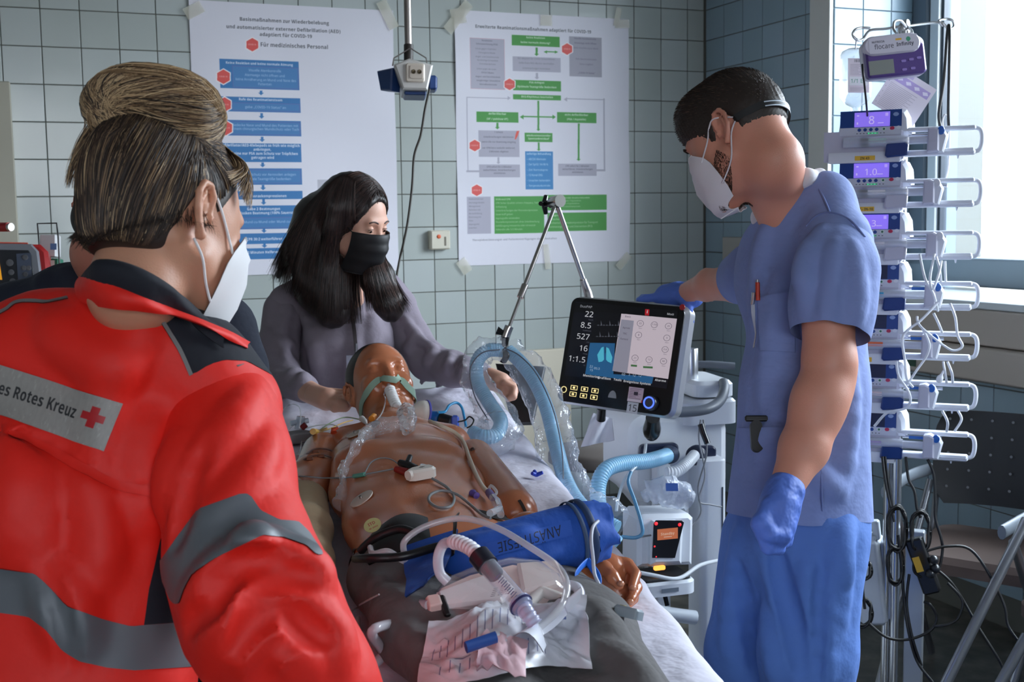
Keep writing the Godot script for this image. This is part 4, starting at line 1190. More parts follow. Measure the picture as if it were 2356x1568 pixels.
# ---------- the man in blue scrubs
func nurse() -> void:
	var p := thing("person", "man in blue scrubs and blue gloves with short dark hair, looking down at the ventilator", "person")
	var sk := skin(rgb(214,150,128))
	var blue := cloth(rgb(128,146,200), 0.85,0.45)
	var trous := cloth(rgb(88,126,200), 0.85,0.45)
	var glove := mat(rgb(86,120,210), 0.58,0.0, {"normal_enabled": true, "normal_texture": tex("film"), "normal_scale": 0.35, "uv1_triplanar": true, "uv1_scale": Vector3(5,5,5)})
	var fw := -cam_at.basis.z
	var rt := cam_at.basis.x
	# head, neck, both arms as one body
	var hx := pose(1700,322,2.39,-50,-27,4)
	var lo := at(1500,140,2.75); var hi := at(2080,1260,1.95)
	var bb := bounds([lo, hi, at(1500,720,2.95), at(1800,1260,2.05)],0.08)
	var f := Field.new(bb.position, bb.end, 0.0055)
	head_on(f, hx, 1.06, true)
	f.chain([hx * Vector3(0,-0.02,0.02), hx * Vector3(0,-0.08,0.045), at(1795,450,2.42), at(1830,530,2.43)],[0.06,0.056,0.056,0.066],0.025)
	f.cone(hx * Vector3(0,-0.02,0.045), at(1806,428,2.43), 0.043,0.048,0.03)
	# his right arm hangs at the near side
	f.chain([at(1905,720,2.27), at(1908,830,2.26), at(1898,900,2.255), at(1850,1030,2.22), at(1805,1130,2.17)],[0.050,0.0475,0.044,0.0435,0.029],0.02)
	f.ell(at(1880,930,2.24), Basis(), Vector3(0.05,0.06,0.045), 0.03)
	f.ell(at(1922,872,2.27), Basis(), Vector3(0.03,0.035,0.03), 0.03)
	# his left arm reaches to the screen
	f.chain([at(1760,640,2.62), at(1700,650,2.74), at(1640,655,2.86), at(1578,676,2.98)],[0.05,0.044,0.040,0.028],0.02)
	obj("body", f.mesh(), sk, p)
	# gloves
	var g := Field.new(at(1800,1190,2.15) - Vector3.ONE * 0.15, at(1800,1190,2.15) + Vector3.ONE * 0.15,0.0045)
	g.chain([at(1806,1128,2.17), at(1795,1170,2.16), at(1785,1200,2.15)],[0.036,0.0335,0.036],0.01)
	g.cone(at(1790,1160,2.15), at(1782,1215,2.14), 0.036,0.037,0.02,0.8, rt)
	for k in 4:
		var y: float = 1195 + k * 17.0
		g.chain([at(1815 - k * 3, y - 2,2.175), at(1768 - k * 1, y + 8,2.118 + k * 0.002), at(1745 + k * 8, y + 14,2.115), at(1752 + k * 14, y + 18,2.145)],[0.0145,0.0125,0.0118,0.0105],0.006)
	g.chain([at(1768,1165,2.13), at(1750,1200,2.11), at(1772,1228,2.10), at(1806,1234,2.112)],[0.016,0.0135,0.0125,0.0105],0.01)
	obj("glove", g.mesh(), glove, p)
	var g2 := Field.new(at(1530,690,3.0) - Vector3.ONE * 0.16, at(1530,690,3.0) + Vector3.ONE * 0.16,0.0045)
	g2.chain([at(1590,678,2.965), at(1560,678,3.0), at(1535,683,3.02)],[0.034,0.031,0.033],0.012)
	for k in 4:
		var q := 3.0 + k * 0.014
		g2.chain([at(1535,683, q), at(1512 - k * 2,684, q + 0.01), at(1488 - k * 3,686, q + 0.02), at(1474 - k * 2 + (8 if k == 3 else 0), 690, q + 0.024)],[0.0125,0.0105,0.0098,0.0085],0.005)
	g2.chain([at(1575,690,2.96), at(1582,712,2.95), at(1590,740,2.955)],[0.014,0.011,0.009],0.008)
	obj("glove", g2.mesh(), glove, p)
	# scrubs top
	var tb := bounds([at(1650,400,2.3), at(2060,1240,2.3), at(1680,800,2.85), at(2020,800,2.1)],0.10)
	var t := Field.new(tb.position, tb.end, 0.0072)
	t.cone(at(1862,600,2.46), at(1850,900,2.44), 0.128,0.125,0.04,0.95, rt)
	t.cone(at(1850,900,2.44), at(1838,1190,2.43), 0.125,0.146,0.04,1.0, rt)
	t.ell(at(1790,640,2.5), Basis(), Vector3(0.085,0.11,0.1), 0.05)
	t.chain([at(1925,560,2.32), at(1898,462,2.39), at(1838,490,2.42), at(1775,560,2.52)],[0.07,0.05,0.05,0.05],0.04)
	for s in [[[[1760,520],[1745,620],[1735,760]],0.012],[[[1790,640],[1765,800],[1760,950]],0.012],[[[1800,900],[1770,1040],[1740,1130]],0.011],[[[1950,820],[1958,960],[1945,1100]],0.011],[[[1880,1080],[1900,1110],[1935,1130]],0.01],[[[1720,980],[1760,1010],[1810,1010]],0.009]]:
		ridge(t, s[0],2.3, s[1],0.03,0.6)
	var hem := (at(1846,1195,2.43) - at(1850,700,2.44)).normalized()
	var hp := at(1846,1184,2.43)
	var c: Array = t.mesh().cut(func(q: Vector3, n: Vector3) -> float: return (q - hp).dot(hem) + 0.004 * sin(q.x * 40.0))
	var neck := hx * Vector3(0,-0.12,0.04)
	var top: MB = c[0]
	var uf := Field.new(at(1815,450,2.45) - Vector3.ONE * 0.2, at(1815,450,2.45) + Vector3.ONE * 0.2,0.005)
	uf.chain([at(1745,530,2.54), at(1752,500,2.47), at(1780,460,2.41), at(1818,430,2.378), at(1856,408,2.36), at(1886,404,2.39), at(1892,415,2.44)],[0.016,0.019,0.021,0.020,0.016,0.012,0.012],0.015)
	obj("undershirt", uf.mesh(), cloth(rgb(226,224,230), 0.85,0.2), p, "", "white undershirt collar")
	obj("scrubs_top", top, blue, p)
	# sleeves
	var s1b := bounds([at(1930,560,2.3), at(1890,770,2.27)],0.16)
	var s1 := Field.new(s1b.position, s1b.end, 0.0065)
	s1.chain([at(1930,545,2.33), at(1925,620,2.28), at(1915,700,2.27), at(1912,755,2.27)],[0.062,0.074,0.075,0.074],0.03)
	for s in [[[[1890,520],[1860,600],[1845,700]],0.012],[[[1960,560],[1975,660],[1970,740]],0.012],[[[1920,560],[1910,650],[1900,750]],0.01],[[[1850,560],[1840,620],[1850,660]],0.01]]:
		ridge(s1, s[0],2.2, s[1],0.024,0.55)
	var sh := at(1912,766,2.265); var sd := (at(1905,790,2.26) - at(1925,620,2.30)).normalized()
	c = s1.mesh().cut(func(q: Vector3, n: Vector3) -> float: return (q - sh).dot(sd) + 0.006 * sin(q.y * 3.0))
	var q1 := bounds([at(1912,765,2.27)],0.02)
	obj("sleeve", c[0], blue, p)
	var s2b := bounds([at(1765,620,2.62), at(1690,650,2.76)],0.12)
	var s2 := Field.new(s2b.position, s2b.end, 0.0065)
	s2.chain([at(1790,600,2.58), at(1740,630,2.66), at(1705,640,2.73)],[0.07,0.066,0.060],0.03)
	c = s2.mesh().cut(func(q: Vector3, n: Vector3) -> float: return (q - at(1698,640,2.735)).dot((at(1640,655,2.86) - at(1760,640,2.62)).normalized()))
	obj("sleeve", c[0], blue, p)
	# trousers
	var lb := bounds([at(1700,1120,2.4), at(1980,1120,2.4), at(1640,2060,2.5), at(1960,2060,2.6)],0.13)
	var l := Field.new(lb.position, lb.end, 0.0075)
	l.cone(at(1848,1150,2.44), at(1838,1240,2.44), 0.136,0.135,0.03)
	l.chain([at(1880,1240,2.38), at(1858,1500,2.36), at(1850,1780,2.40), at(1850,2040,2.44)],[0.098,0.092,0.082,0.085],0.03)
	l.chain([at(1765,1240,2.50), at(1725,1500,2.50), at(1715,1780,2.56), at(1705,2010,2.60)],[0.095,0.088,0.078,0.08],0.03)
	for s in [[[[1925,1230],[1935,1330],[1925,1460]],0.014],[[[1900,1180],[1895,1400],[1905,1560]],0.01],[[[1740,1210],[1790,1380],[1830,1530]],0.014],[[[1700,1210],[1680,1350],[1670,1500]],0.012],[[[1860,1280],[1855,1400],[1850,1560]],0.009],[[[1955,1200],[1940,1260],[1950,1330]],0.012],[[[1760,1390],[1770,1480],[1780,1560]],0.01]]:
		ridge(l, s[0],2.3, s[1],0.028,0.55)
	for s in [[[[1786,1270],[1800,1350],[1825,1450],[1850,1568]],0.02],[[[1700,1300],[1720,1420],[1740,1560]],0.01],[[[1890,1300],[1885,1420],[1880,1560]],0.008]]: ridge(l, s[0],2.3, s[1],0.018,0.1,1)
	obj("trousers", l.mesh(), trous, p)
	for k in 2:
		var fx := Transform3D(Basis(Vector3.UP, 0.4), Vector3(at(1850,2040,2.44).x, 0.05, at(1850,2040,2.44).z) if k == 0 else Vector3(at(1705,2010,2.60).x, 0.05, at(1705,2010,2.60).z))
		var sf := Field.new(fx.origin - Vector3.ONE * 0.25, fx.origin + Vector3.ONE * 0.25,0.009)
		sf.cone(fx * Vector3(0.03,0.0,0.0), fx * Vector3(-0.15,-0.01,0), 0.045,0.04,0.02)
		sf.cone(fx * Vector3(0,0.1,0), fx * Vector3(0,0,0), 0.04,0.045,0.02)
		sf.fn(func(q: Vector3) -> float: return 0.001 - q.y, fx.origin - Vector3.ONE * 0.25, fx.origin + Vector3.ONE * 0.25,0.003,2)
		obj("shoe", sf.mesh(), mat(rgb(230,230,228), 0.5), p)
	# pocket on the chest, side pocket, seams
	var seam := mat(rgb(116,132,186), 0.85)
	var pk := []
	for j in 6:
		for i in 8:
			var a := Vector2(lerpf(1745,1828, i / 7.0), lerpf(684,668, i / 7.0)); var b := Vector2(lerpf(1752,1830, i / 7.0), lerpf(806,810, i / 7.0))
			var e := a.lerp(b, j / 5.0)
			pk.append(t.hit(cam_at.origin, sight(e.x, e.y), 2.0,2.8,0.0035))
	obj("chest_pocket", MB.new().sheet(pk, 8,6,0.002), blue, p)
	pk = []
	for j in 6:
		for i in 7:
			var a := Vector2(lerpf(1700,1800, i / 6.0), lerpf(985,985, i / 6.0)); var b := Vector2(lerpf(1712,1790, i / 6.0), lerpf(1120,1130, i / 6.0))
			var e := a.lerp(b, j / 5.0)
			pk.append(t.hit(cam_at.origin, sight(e.x, e.y), 2.0,2.8,0.0035))
	obj("side_pocket", MB.new().sheet(pk, 7,6,0.002), blue, p)
	for s in [[[1862,405],[1890,445],[1910,490]],[[1855,520],[1880,495],[1912,488],[1955,505],[1990,545]],[[1888,1050],[1890,1110],[1893,1175]]]:
		var q := []
		for e in s:
			var a := t.hit(cam_at.origin, sight(e[0], e[1]), 2.0,2.9); var b := s1.hit(cam_at.origin, sight(e[0], e[1]), 2.0,2.9)
			q.append(b if depth(b) < depth(a) and s1.sample(b) < 0.005 else a)
		obj("seam", MB.new().tube(curve(q, 5), 0.0022,5), seam, p)
	# mask, strap holder
	var white := mat(rgb(232,230,238), 0.8)
	var mk := respirator(hx, 0.97, white, mat(rgb(246,246,250), 0.7), p, f)
	var lp := MB.new()
	lp.tube(curve([hx * (Vector3(-0.07,-0.03,-0.055) * 1.06), f.snap(hx * Vector3(-0.08,-0.002,-0.03), 0.002), f.snap(hx * Vector3(-0.08,0.02,-0.012), 0.003), f.snap(hx * Vector3(-0.082,0.028,0.01), 0.003), f.snap(hx * Vector3(-0.08,0.004,0.055), 0.003)],5), 0.0016,6)
	lp.tube(curve([hx * (Vector3(-0.062,-0.085,-0.036) * 1.06), f.snap(hx * Vector3(-0.07,-0.06,0.0), 0.002), f.snap(hx * Vector3(-0.078,-0.02,0.04), 0.002), f.snap(hx * Vector3(-0.08,0.004,0.055), 0.003)],5), 0.0016,6)
	obj("ear_loop", lp, white, mk)
	var bk := mat(rgb(20,22,26), 0.5)
	var st := [hx * Vector3(-0.08,0.003,0.052), hx * Vector3(-0.074,0.004,0.075), hx * Vector3(-0.05,0.008,0.10), hx * Vector3(-0.01,0.008,0.112), hx * Vector3(0.04,0.006,0.10), hx * Vector3(0.08,0.0,0.05)]
	var hold := Node3D.new(); hold.name = "strap_holder"; p.add_child(hold)
	obj("strap", strip(f, st, 0.0135,0.0022,5,0.006), bk, hold)
	var wl := MB.new()
	for o in [0.0042,-0.0042]:
		var q := []
		for e in st.slice(2): q.append(f.snap(e + hx.basis.y * o, 0.0095))
		wl.join(strip(f, q, 0.0022,0.0006,5,0.0095))
	obj("stripe", wl, mat(rgb(196,208,222), 0.5), hold)
	obj("clip", MB.new().box(Transform3D(hx.basis, f.snap(hx * Vector3(-0.08,0.003,0.053), 0.005)), Vector3(0.006,0.013,0.012), 0.002), bk, hold)
	# hair: cropped, longer on top
	var hr := mat(rgb(46,36,31), 0.55)
	var h := Field.new(hx.origin - Vector3.ONE * 0.17, hx.origin + Vector3.ONE * 0.19,0.0042)
	h.ell(hx * (Vector3(0,0.036,0.008) * 1.06), hx.basis, Vector3(0.0825,0.101,0.1075))
	h.ell(hx * Vector3(0,0.075,-0.052), hx.basis, Vector3(0.066,0.06,0.056), 0.03)
	h.ell(hx * Vector3(0,-0.045,-0.12), hx.basis, Vector3(0.2,0.095,0.092), 0.012,1)
	for k in [-1.0,1.0]: h.ell(hx * Vector3(0.085 * k, -0.03,0.016), hx.basis, Vector3(0.036,0.062,0.026), 0.012,1)
	h.ell(hx * Vector3(0,-0.09,0.06), hx.basis, Vector3(0.11,0.07,0.13), 0.02,1)
	var hair := Node3D.new(); hair.name = "hair"; p.add_child(hair)
	obj("cropped_hair", h.mesh().bend(func(q: Vector3, n: Vector3) -> float: return 0.0012 * sin(q.x * 700.0 + q.y * 500.0) * sin(q.z * 600.0)), hr, hair)
	rng.seed = 31
	var crop := func(sd: Array, t2: float) -> Vector3:
		var an: float = sd[0] * TAU; var e: float = lerpf(-0.2,1.0, sqrt(sd[1]))
		var q := hx * (Vector3(sin(an) * cos(e * 1.4) * 0.09,0.036 + 0.11 * sin(e * 1.4), cos(an) * cos(e * 1.4) * 0.115))
		q = h.snap(h.snap(q))
		var nn := h.grad(q)
		var ln: float = 0.004 + 0.013 * maxf(e, 0.0)
		return q + nn * (ln * t2 * 0.5) + (-hx.basis.z * 0.8 + hx.basis.y * 0.15).slide(nn) * ln * t2
	obj("strands", strands(4200,0.0005, crop, 4), hr, hair, "stuff")
	var crop2 := func(sd: Array, t2: float) -> Vector3: return crop.call(sd, t2)
	obj("strands", strands(1100,0.0004, crop2,4), mat(rgb(96,78,66), 0.5), hair, "stuff")
	# beard shadow and brow
	var beard := func(sd: Array, t2: float) -> Vector3:
		var k: float = -1.0 if sd[0] < 0.7 else 1.0
		var a := Vector3(0.066 * k, -0.02,-0.02).lerp(Vector3(0.02 * k, -0.105,-0.08), sd[1]) + Vector3(0,-0.03 * sd[2],0.02 * sd[2])
		var q := f.snap(f.snap(hx * (a * 1.06)))
		return q + (f.grad(q) * 0.0012 - hx.basis.y * 0.004) * t2
	obj("beard", strands(2600,0.00028, beard, 3), mat(rgb(62,44,38), 0.6), p, "stuff")
	var brow := func(sd: Array, t2: float) -> Vector3:
		var k: float = -1.0 if sd[0] < 0.5 else 1.0
		var q := f.snap(hx * (Vector3((0.014 + 0.034 * sd[1]) * k, 0.027 - 0.004 * sd[1] + 0.003 * sd[2],-0.09) * 1.06))
		return q + (f.grad(q) * 0.002 + hx.basis.x * k * 0.007) * t2
	obj("eyebrow", strands(160,0.0005, brow, 4), hr, p, "stuff")
	# what he carries: pen and badge clip in the chest pocket, radio clip in the side pocket
	var pen := thing("pen", "red pen stuck in the chest pocket of the blue scrubs", "pen")
	var pa := t.hit(cam_at.origin, sight(1748,690), 2.0,2.8,0.006); var pb := t.hit(cam_at.origin, sight(1746,650), 2.0,2.8,0.008)
	obj("barrel", MB.new().tube(PackedVector3Array([pa, pb]), 0.0045,8), mat(rgb(196,60,40), 0.4), pen)
	obj("cap", MB.new().tube(PackedVector3Array([pb, pb + (pb - pa) * 0.15]), 0.003,8), mat(rgb(170,170,172), 0.3,0.8), pen)
	var bd := thing("badge_clip", "silvery badge clip with a clear strap hanging on the blue chest pocket", "badge")
	var bq := []
	for e in [[1738,672],[1736,700],[1741,740],[1742,800]]: bq.append(t.hit(cam_at.origin, sight(e[0], e[1]), 2.0,2.8,0.007))
	obj("clip", MB.new().tube(curve([bq[0], bq[1]],3), 0.004,6), mat(rgb(190,194,200), 0.25,0.8), bd)
	obj("strap", strip(t, [bq[1], bq[2], bq[3]],0.008,0.001,5,0.006), clear(rgb(220,226,240), 0.55,0.15), bd)
	var cl := thing("phone_pouch", "black belt clip pouch hooked over the side pocket of the blue scrubs", "pouch")
	var ca := t.hit(cam_at.origin, sight(1748,978), 2.0,2.8,0.008); var cb := t.hit(cam_at.origin, sight(1746,1030), 2.0,2.8,0.010)
	var cx := frame((ca + cb) * 0.5, cam_at.basis.x, ca - cb)
	obj("pouch", MB.new().prism(cx.translated_local(Vector3(0,0,-0.006)), rrect(0.022,0.062,0.0108,5), 0.014,0.003), mat(rgb(24,24,27), 0.45), cl)
	obj("belt_clip", MB.new().box(Transform3D(cx.basis, ca + cam_at.basis.y * 0.008), Vector3(0.05,0.012,0.008), 0.003), mat(rgb(30,30,33), 0.4), cl)

# ---------- the woman with long dark hair behind the bed head
func instructor() -> void:
	var p := thing("person", "woman with long dark hair, black face mask and grey blouse, leaning on the bed head", "person")
	var sk := skin(rgb(214,164,142))
	var gb := cloth(rgb(136,126,138), 0.85,0.45)
	var fw := -cam_at.basis.z
	var hx := pose(812,512,3.36,118,-20,8)
	var bb := bounds([at(560,400,3.4), at(1220,960,3.2), at(700,960,3.1), at(800,800,3.7)],0.10)
	var f := Field.new(bb.position, bb.end, 0.0055)
	head_on(f, hx, 1.0, false)
	f.chain([hx * Vector3(0,-0.02,0.02), hx * Vector3(0,-0.09,0.03), at(790,690,3.46)],[0.054,0.05,0.06],0.02)
	# right arm on the sheet by the mannequin's head, left hand on the tablet
	f.chain([at(690,890,3.26), at(745,918,3.14)],[0.032,0.027],0.01)
	f.chain([at(1085,860,3.30), at(1148,880,3.25)],[0.031,0.026],0.01)
	var face := f.mesh()
	obj("body", face, sk, p)
	var h1 := Field.new(at(770,925,3.05) - Vector3.ONE * 0.15, at(770,925,3.05) + Vector3.ONE * 0.15,0.0042)
	h1.chain([at(725,908,3.16), at(752,918,3.11)],[0.028,0.03],0.01)
	for k in 4: h1.chain([at(752 + k * 3,915 - k * 7 + 8,3.10 + k * 0.012), at(785 + k * 3,915 - k * 7 + 10,3.06 + k * 0.016), at(800 + k * 2,928 - k * 7 + 4,3.05 + k * 0.016), at(795,938 - k * 6,3.065 + k * 0.016)],[0.0125,0.0108,0.0095,0.008],0.005)
	h1.chain([at(745,925,3.11), at(770,938,3.07), at(795,940,3.05)],[0.014,0.011,0.009],0.006)
	obj("hand", h1.mesh(), sk, p)
	var h2 := Field.new(at(1160,890,3.25) - Vector3.ONE * 0.15, at(1160,890,3.25) + Vector3.ONE * 0.15,0.0042)
	h2.chain([at(1128,868,3.27), at(1152,880,3.245)],[0.027,0.029],0.01)
	for k in 4: h2.chain([at(1150 + k * 4,874 + k * 3,3.255 - k * 0.016), at(1176 + k * 2,880 + k * 5,3.24 - k * 0.016), at(1184 - k * 1,900 + k * 4,3.22 - k * 0.016), at(1178 - k * 3,912 + k * 2,3.215 - k * 0.016)],[0.0125,0.0108,0.0095,0.008],0.005)
	h2.chain([at(1140,880,3.23), at(1158,900,3.20), at(1170,914,3.19)],[0.014,0.011,0.009],0.006)
	obj("hand", h2.mesh(), sk, p)
	# blouse
	var t := Field.new(bb.position - Vector3(0,0.35,0), bb.end, 0.0075)
	t.cone(at(785,735,3.52), at(790,860,3.50), 0.115,0.12,0.04,0.85, fw)
	t.cone(at(790,860,3.50), at(775,1080,3.52), 0.118,0.14,0.05,0.9, fw)
	t.chain([at(665,700,3.50), at(730,665,3.51), at(800,655,3.52), at(880,672,3.54), at(915,705,3.56)],[0.062,0.055,0.05,0.055,0.058],0.04)
	t.ell(at(760,790,3.43), Basis(), Vector3(0.07,0.075,0.07), 0.06)
	t.ell(at(850,790,3.46), Basis(), Vector3(0.065,0.075,0.07), 0.06)
	for s in [[[[700,720],[720,800],[735,900]],0.012],[[[860,730],[850,830],[820,900]],0.012],[[[820,700],[815,800],[810,880]],0.009],[[[890,740],[890,820],[870,880]],0.012]]: ridge(t, s[0],3.4, s[1],0.03,0.6)
	obj("blouse", t.mesh(), gb, p)
	var a := Field.new(bb.position - Vector3(0.05,0.1,0.05), bb.end, 0.0068)
	a.chain([at(655,715,3.50), at(640,800,3.44), at(648,868,3.37), at(700,893,3.24)],[0.063,0.056,0.052,0.040],0.025)
	for s in [[[[610,760],[640,790],[670,790]],0.01],[[[620,860],[660,870],[680,850]],0.011],[[[650,900],[690,880],[700,860]],0.009],[[[670,700],[650,760],[660,830]],0.01]]: ridge(a, s[0],3.3, s[1],0.022,0.5)
	obj("sleeve", a.mesh(), gb, p)
	var b := Field.new(bb.position - Vector3(0.05,0.1,0.05), bb.end, 0.0068)
	b.chain([at(915,715,3.56), at(945,780,3.52), at(985,830,3.47), at(1040,848,3.38), at(1102,864,3.29)],[0.06,0.056,0.053,0.048,0.041],0.025)
	for s in [[[[960,760],[940,800],[920,850]],0.011],[[[1000,790],[985,830],[970,880]],0.012],[[[1035,810],[1025,850],[1010,890]],0.011],[[[1070,820],[1062,860],[1050,895]],0.01],[[[930,730],[960,770],[1000,800]],0.01]]: ridge(b, s[0],3.3, s[1],0.02,0.5)
	obj("sleeve", b.mesh(), gb, p)
	# eyes and brows
	var white := mat(rgb(212,204,202), 0.25); var dark := mat(rgb(36,24,22), 0.2)
	for k in [-1.0,1.0]:
		var e := Node3D.new(); e.name = "eye"; p.add_child(e, true)
		var c := hx * Vector3(0.031 * k, 0.0075,-0.0795)
		obj("eyeball", MB.new().lathe(Transform3D(hx.basis, c), ball(0.0118), 16), white, e)
		obj("iris", MB.new().lathe(Transform3D(hx.basis, c + hx.basis * Vector3(0.0015,-0.003,-0.0068)), ball(0.0062), 12), dark, e)
		obj("eyelid", MB.new().lathe(Transform3D(hx.basis * Basis(Vector3.RIGHT, 0.35), c), ball(0.0128,0.12, PI), 16), sk, e)
		var lash := PackedVector3Array()
		for j in 9:
			var g := lerpf(-1.0,1.0, j / 8.0)
			lash.append(c + hx.basis * (Vector3(sin(g) * 0.0128,0.0022 - 0.003 * g * g, -cos(g) * 0.0128)))
		obj("eyelash", MB.new().tube(lash, 0.0011,5), dark, e)
		var br := []
		for j in 5: br.append(f.snap(hx * Vector3((0.013 + 0.009 * j) * k, 0.027 + 0.004 * sin(j * 0.8), -0.09), 0.0))
		obj("eyebrow", MB.new().tube(curve(br, 3), 0.0022,5), mat(rgb(58,40,36), 0.6), p)
	# pleated black mask
	var bk := mat(rgb(17,17,20), 0.55)
	var m := Node3D.new(); m.name = "face_mask"; p.add_child(m)
	var g := []
	for j in 13:
		for i in 21:
			var u := i / 10.0 - 1.0; var v := j / 12.0
			var an := u * 1.12
			var r := 0.108 + 0.014 * sin(v * PI) - 0.016 * v * v
			var q := Vector3(sin(an) * (0.079 - 0.008 * v), -0.010 - 0.112 * v + 0.010 * cos(an) * (1.0 - v), -cos(an) * r - 0.008 + 0.018 * absf(u) * v)
			q += Vector3(sin(an), 0,-cos(an)) * (0.0022 * sin(v * 22.0) * (1.0 - absf(u) * 0.6))
			q = hx * q
			for k in 5:
				var e := f.sample(q)
				if e < 0.003: q += f.grad(q) * (0.0035 - e)
			g.append(q)
	obj("shell", MB.new().sheet(g, 21,13,-0.0014), bk, m)
	var rim := MB.new()
	for j in [0,12]:
		var q := PackedVector3Array()
		for i in 21: q.append(g[j * 21 + i])
		rim.tube(q, 0.0014,5)
	obj("hem", rim, bk, m)
	for k in [-1.0,1.0]:
		obj("ear_loop", MB.new().tube(curve([g[0 if k < 0 else 20], f.snap(hx * Vector3(0.076 * k, 0.012,-0.015), 0.002), f.snap(hx * Vector3(0.076 * k, 0.02,0.015), 0.002)],5), 0.0014,5), bk, m)
	# hair: parted, falling over both shoulders
	var tones := [mat(rgb(34,25,24), 0.4), mat(rgb(56,40,37), 0.38), mat(rgb(92,68,60), 0.38)]
	var h := Field.new(bb.position - Vector3.ONE * 0.02, bb.end + Vector3(0,0.1,0), 0.006)
	h.ell(hx * Vector3(0,0.04,0.014), hx.basis, Vector3(0.087,0.1,0.106))
	h.ell(hx * Vector3(0,-0.035,-0.115), hx.basis, Vector3(0.074,0.127,0.097), 0.012,1)
	h.chain([at(760,500,3.42), at(735,580,3.42), at(745,660,3.37), at(765,715,3.33)],[0.085,0.088,0.078,0.05],0.03)
	h.chain([at(715,500,3.44), at(672,590,3.47), at(640,635,3.47)],[0.05,0.026,0.008],0.04)
	for k in [-1.0,1.0]: h.chain([hx * Vector3(0.078 * k, 0.05,0.005), hx * Vector3(0.083 * k, -0.02,0.0), hx * Vector3(0.078 * k, -0.09,0.0), hx * Vector3(0.07 * k, -0.15,0.0)],[0.022,0.022,0.024,0.024],0.02)
	h.chain([at(835,560,3.44), at(868,640,3.37), at(895,700,3.35), at(900,716,3.35)],[0.04,0.048,0.04,0.03],0.02)
	var hair := Node3D.new(); hair.name = "hair"; p.add_child(hair)
	obj("hair_mass", h.mesh().bend(func(q: Vector3, n: Vector3) -> float: return 0.0006 * sin(q.x * 260.0 + q.y * 14.0 + 2.0 * sin(q.y * 12.0))), tones[0], hair)
	rng.seed = 12
	var fall := func(sd: Array, t2: float) -> Vector3:
		var u: float = sd[0]
		var s0 := at(lerpf(765,818, u), lerpf(418,402, sin(u * PI)), 3.36)
		var m0 := at(lerpf(690,812, u), lerpf(470,470, u), 3.38 - 0.06 * u)
		var e0 := at(lerpf(624,832, u) + 5 * sd[4], lerpf(640,745, minf(u * 1.7,1.0)) - 40 * sd[2] * sd[2],3.36)
		var q := s0.lerp(m0, t2).lerp(m0.lerp(e0, t2), t2)
		var v := h.hit(cam_at.origin, (q - cam_at.origin), 2.7,3.9)
		if absf(depth(v) - depth(q)) < 0.2: q = v
		return q - fw * (0.001 + 0.004 * sd[3])
	for k in 3: obj("strands", strands([700,700,220][k],0.0009, fall, 16), tones[k], hair, "stuff")
	var side := func(sd: Array, t2: float) -> Vector3:
		var u: float = sd[0]
		var s0 := at(lerpf(835,880, u), lerpf(590,570, u), 3.38)
		var m0 := at(lerpf(835,905, u), 640,3.36)
		var e0 := at(lerpf(845,942, u) + 5 * sd[4], lerpf(690,722, sd[1]), 3.33)
		var q := s0.lerp(m0, t2).lerp(m0.lerp(e0, t2), t2)
		var v := h.hit(cam_at.origin, (q - cam_at.origin), 2.7,3.9)
		if absf(depth(v) - depth(q)) < 0.1: q = v
		return q - fw * (0.001 + 0.004 * sd[3])
	for k in 3: obj("strands", strands([260,320,120][k],0.0008, side, 14), tones[k], hair, "stuff")
	var top := func(sd: Array, t2: float) -> Vector3:
		var u: float = sd[0]
		var s0 := hx * Vector3(0.003 * sd[4],0.142,0.02 - 0.105 * u)
		var m0 := hx * Vector3((-1.0 + 2.0 * float(sd[1] > 0.5)) * (0.068 - 0.03 * u * sd[4] * sd[4]), 0.108,0.03 - 0.098 * u)
		var e0 := hx * Vector3(-0.082 + 0.166 * float(sd[1] > 0.5), 0.0 - 0.05 * sd[2],0.05 - 0.085 * u)
		return h.snap(s0.lerp(m0, t2).lerp(m0.lerp(e0, t2), t2), 0.001 + 0.002 * sd[3])
	for k in 3: obj("strands", strands([420,380,120][k],0.0008, top, 12), tones[k], hair, "stuff")
	# lanyard
	var la := thing("name_badge", "clear name badge on a dark lanyard hanging in front of the grey blouse", "badge")
	var lq := []
	for e in [[812,735],[816,770],[818,800],[819,815]]: lq.append(t.hit(cam_at.origin, sight(e[0], e[1]), 2.8,3.9,0.006))
	obj("lanyard", strip(t, lq, 0.010,0.0015,5,0.004), mat(rgb(60,52,54), 0.7), la)
	obj("clip", MB.new().tube(curve([at(819,790, depth(lq[2]) - 0.01), at(819,812, depth(lq[3]) - 0.01)],3), 0.004,6), mat(rgb(120,120,126), 0.3,0.9), la)
	var cx := frame(at(822,846, depth(lq[3]) - 0.012), cam_at.basis.x, cam_at.basis.y)
	obj("sleeve", MB.new().box(cx, Vector3(0.062,0.07,0.002), 0.001), clear(rgb(225,230,245), 0.35,0.1), la)
	obj("card", MB.new().box(cx.translated_local(Vector3(0,-0.004,0)), Vector3(0.054,0.054,0.0008), 0.0), mat(rgb(210,212,232), 0.5), la)
func ball(r: float, a0 := 0.0, a1 := PI) -> Array:
	var o := []
	for k in 11:
		var a := lerpf(a0, a1, k / 10.0)
		o.append(Vector2(maxf(r * sin(a), 0.00001), -r * cos(a)))
	return o

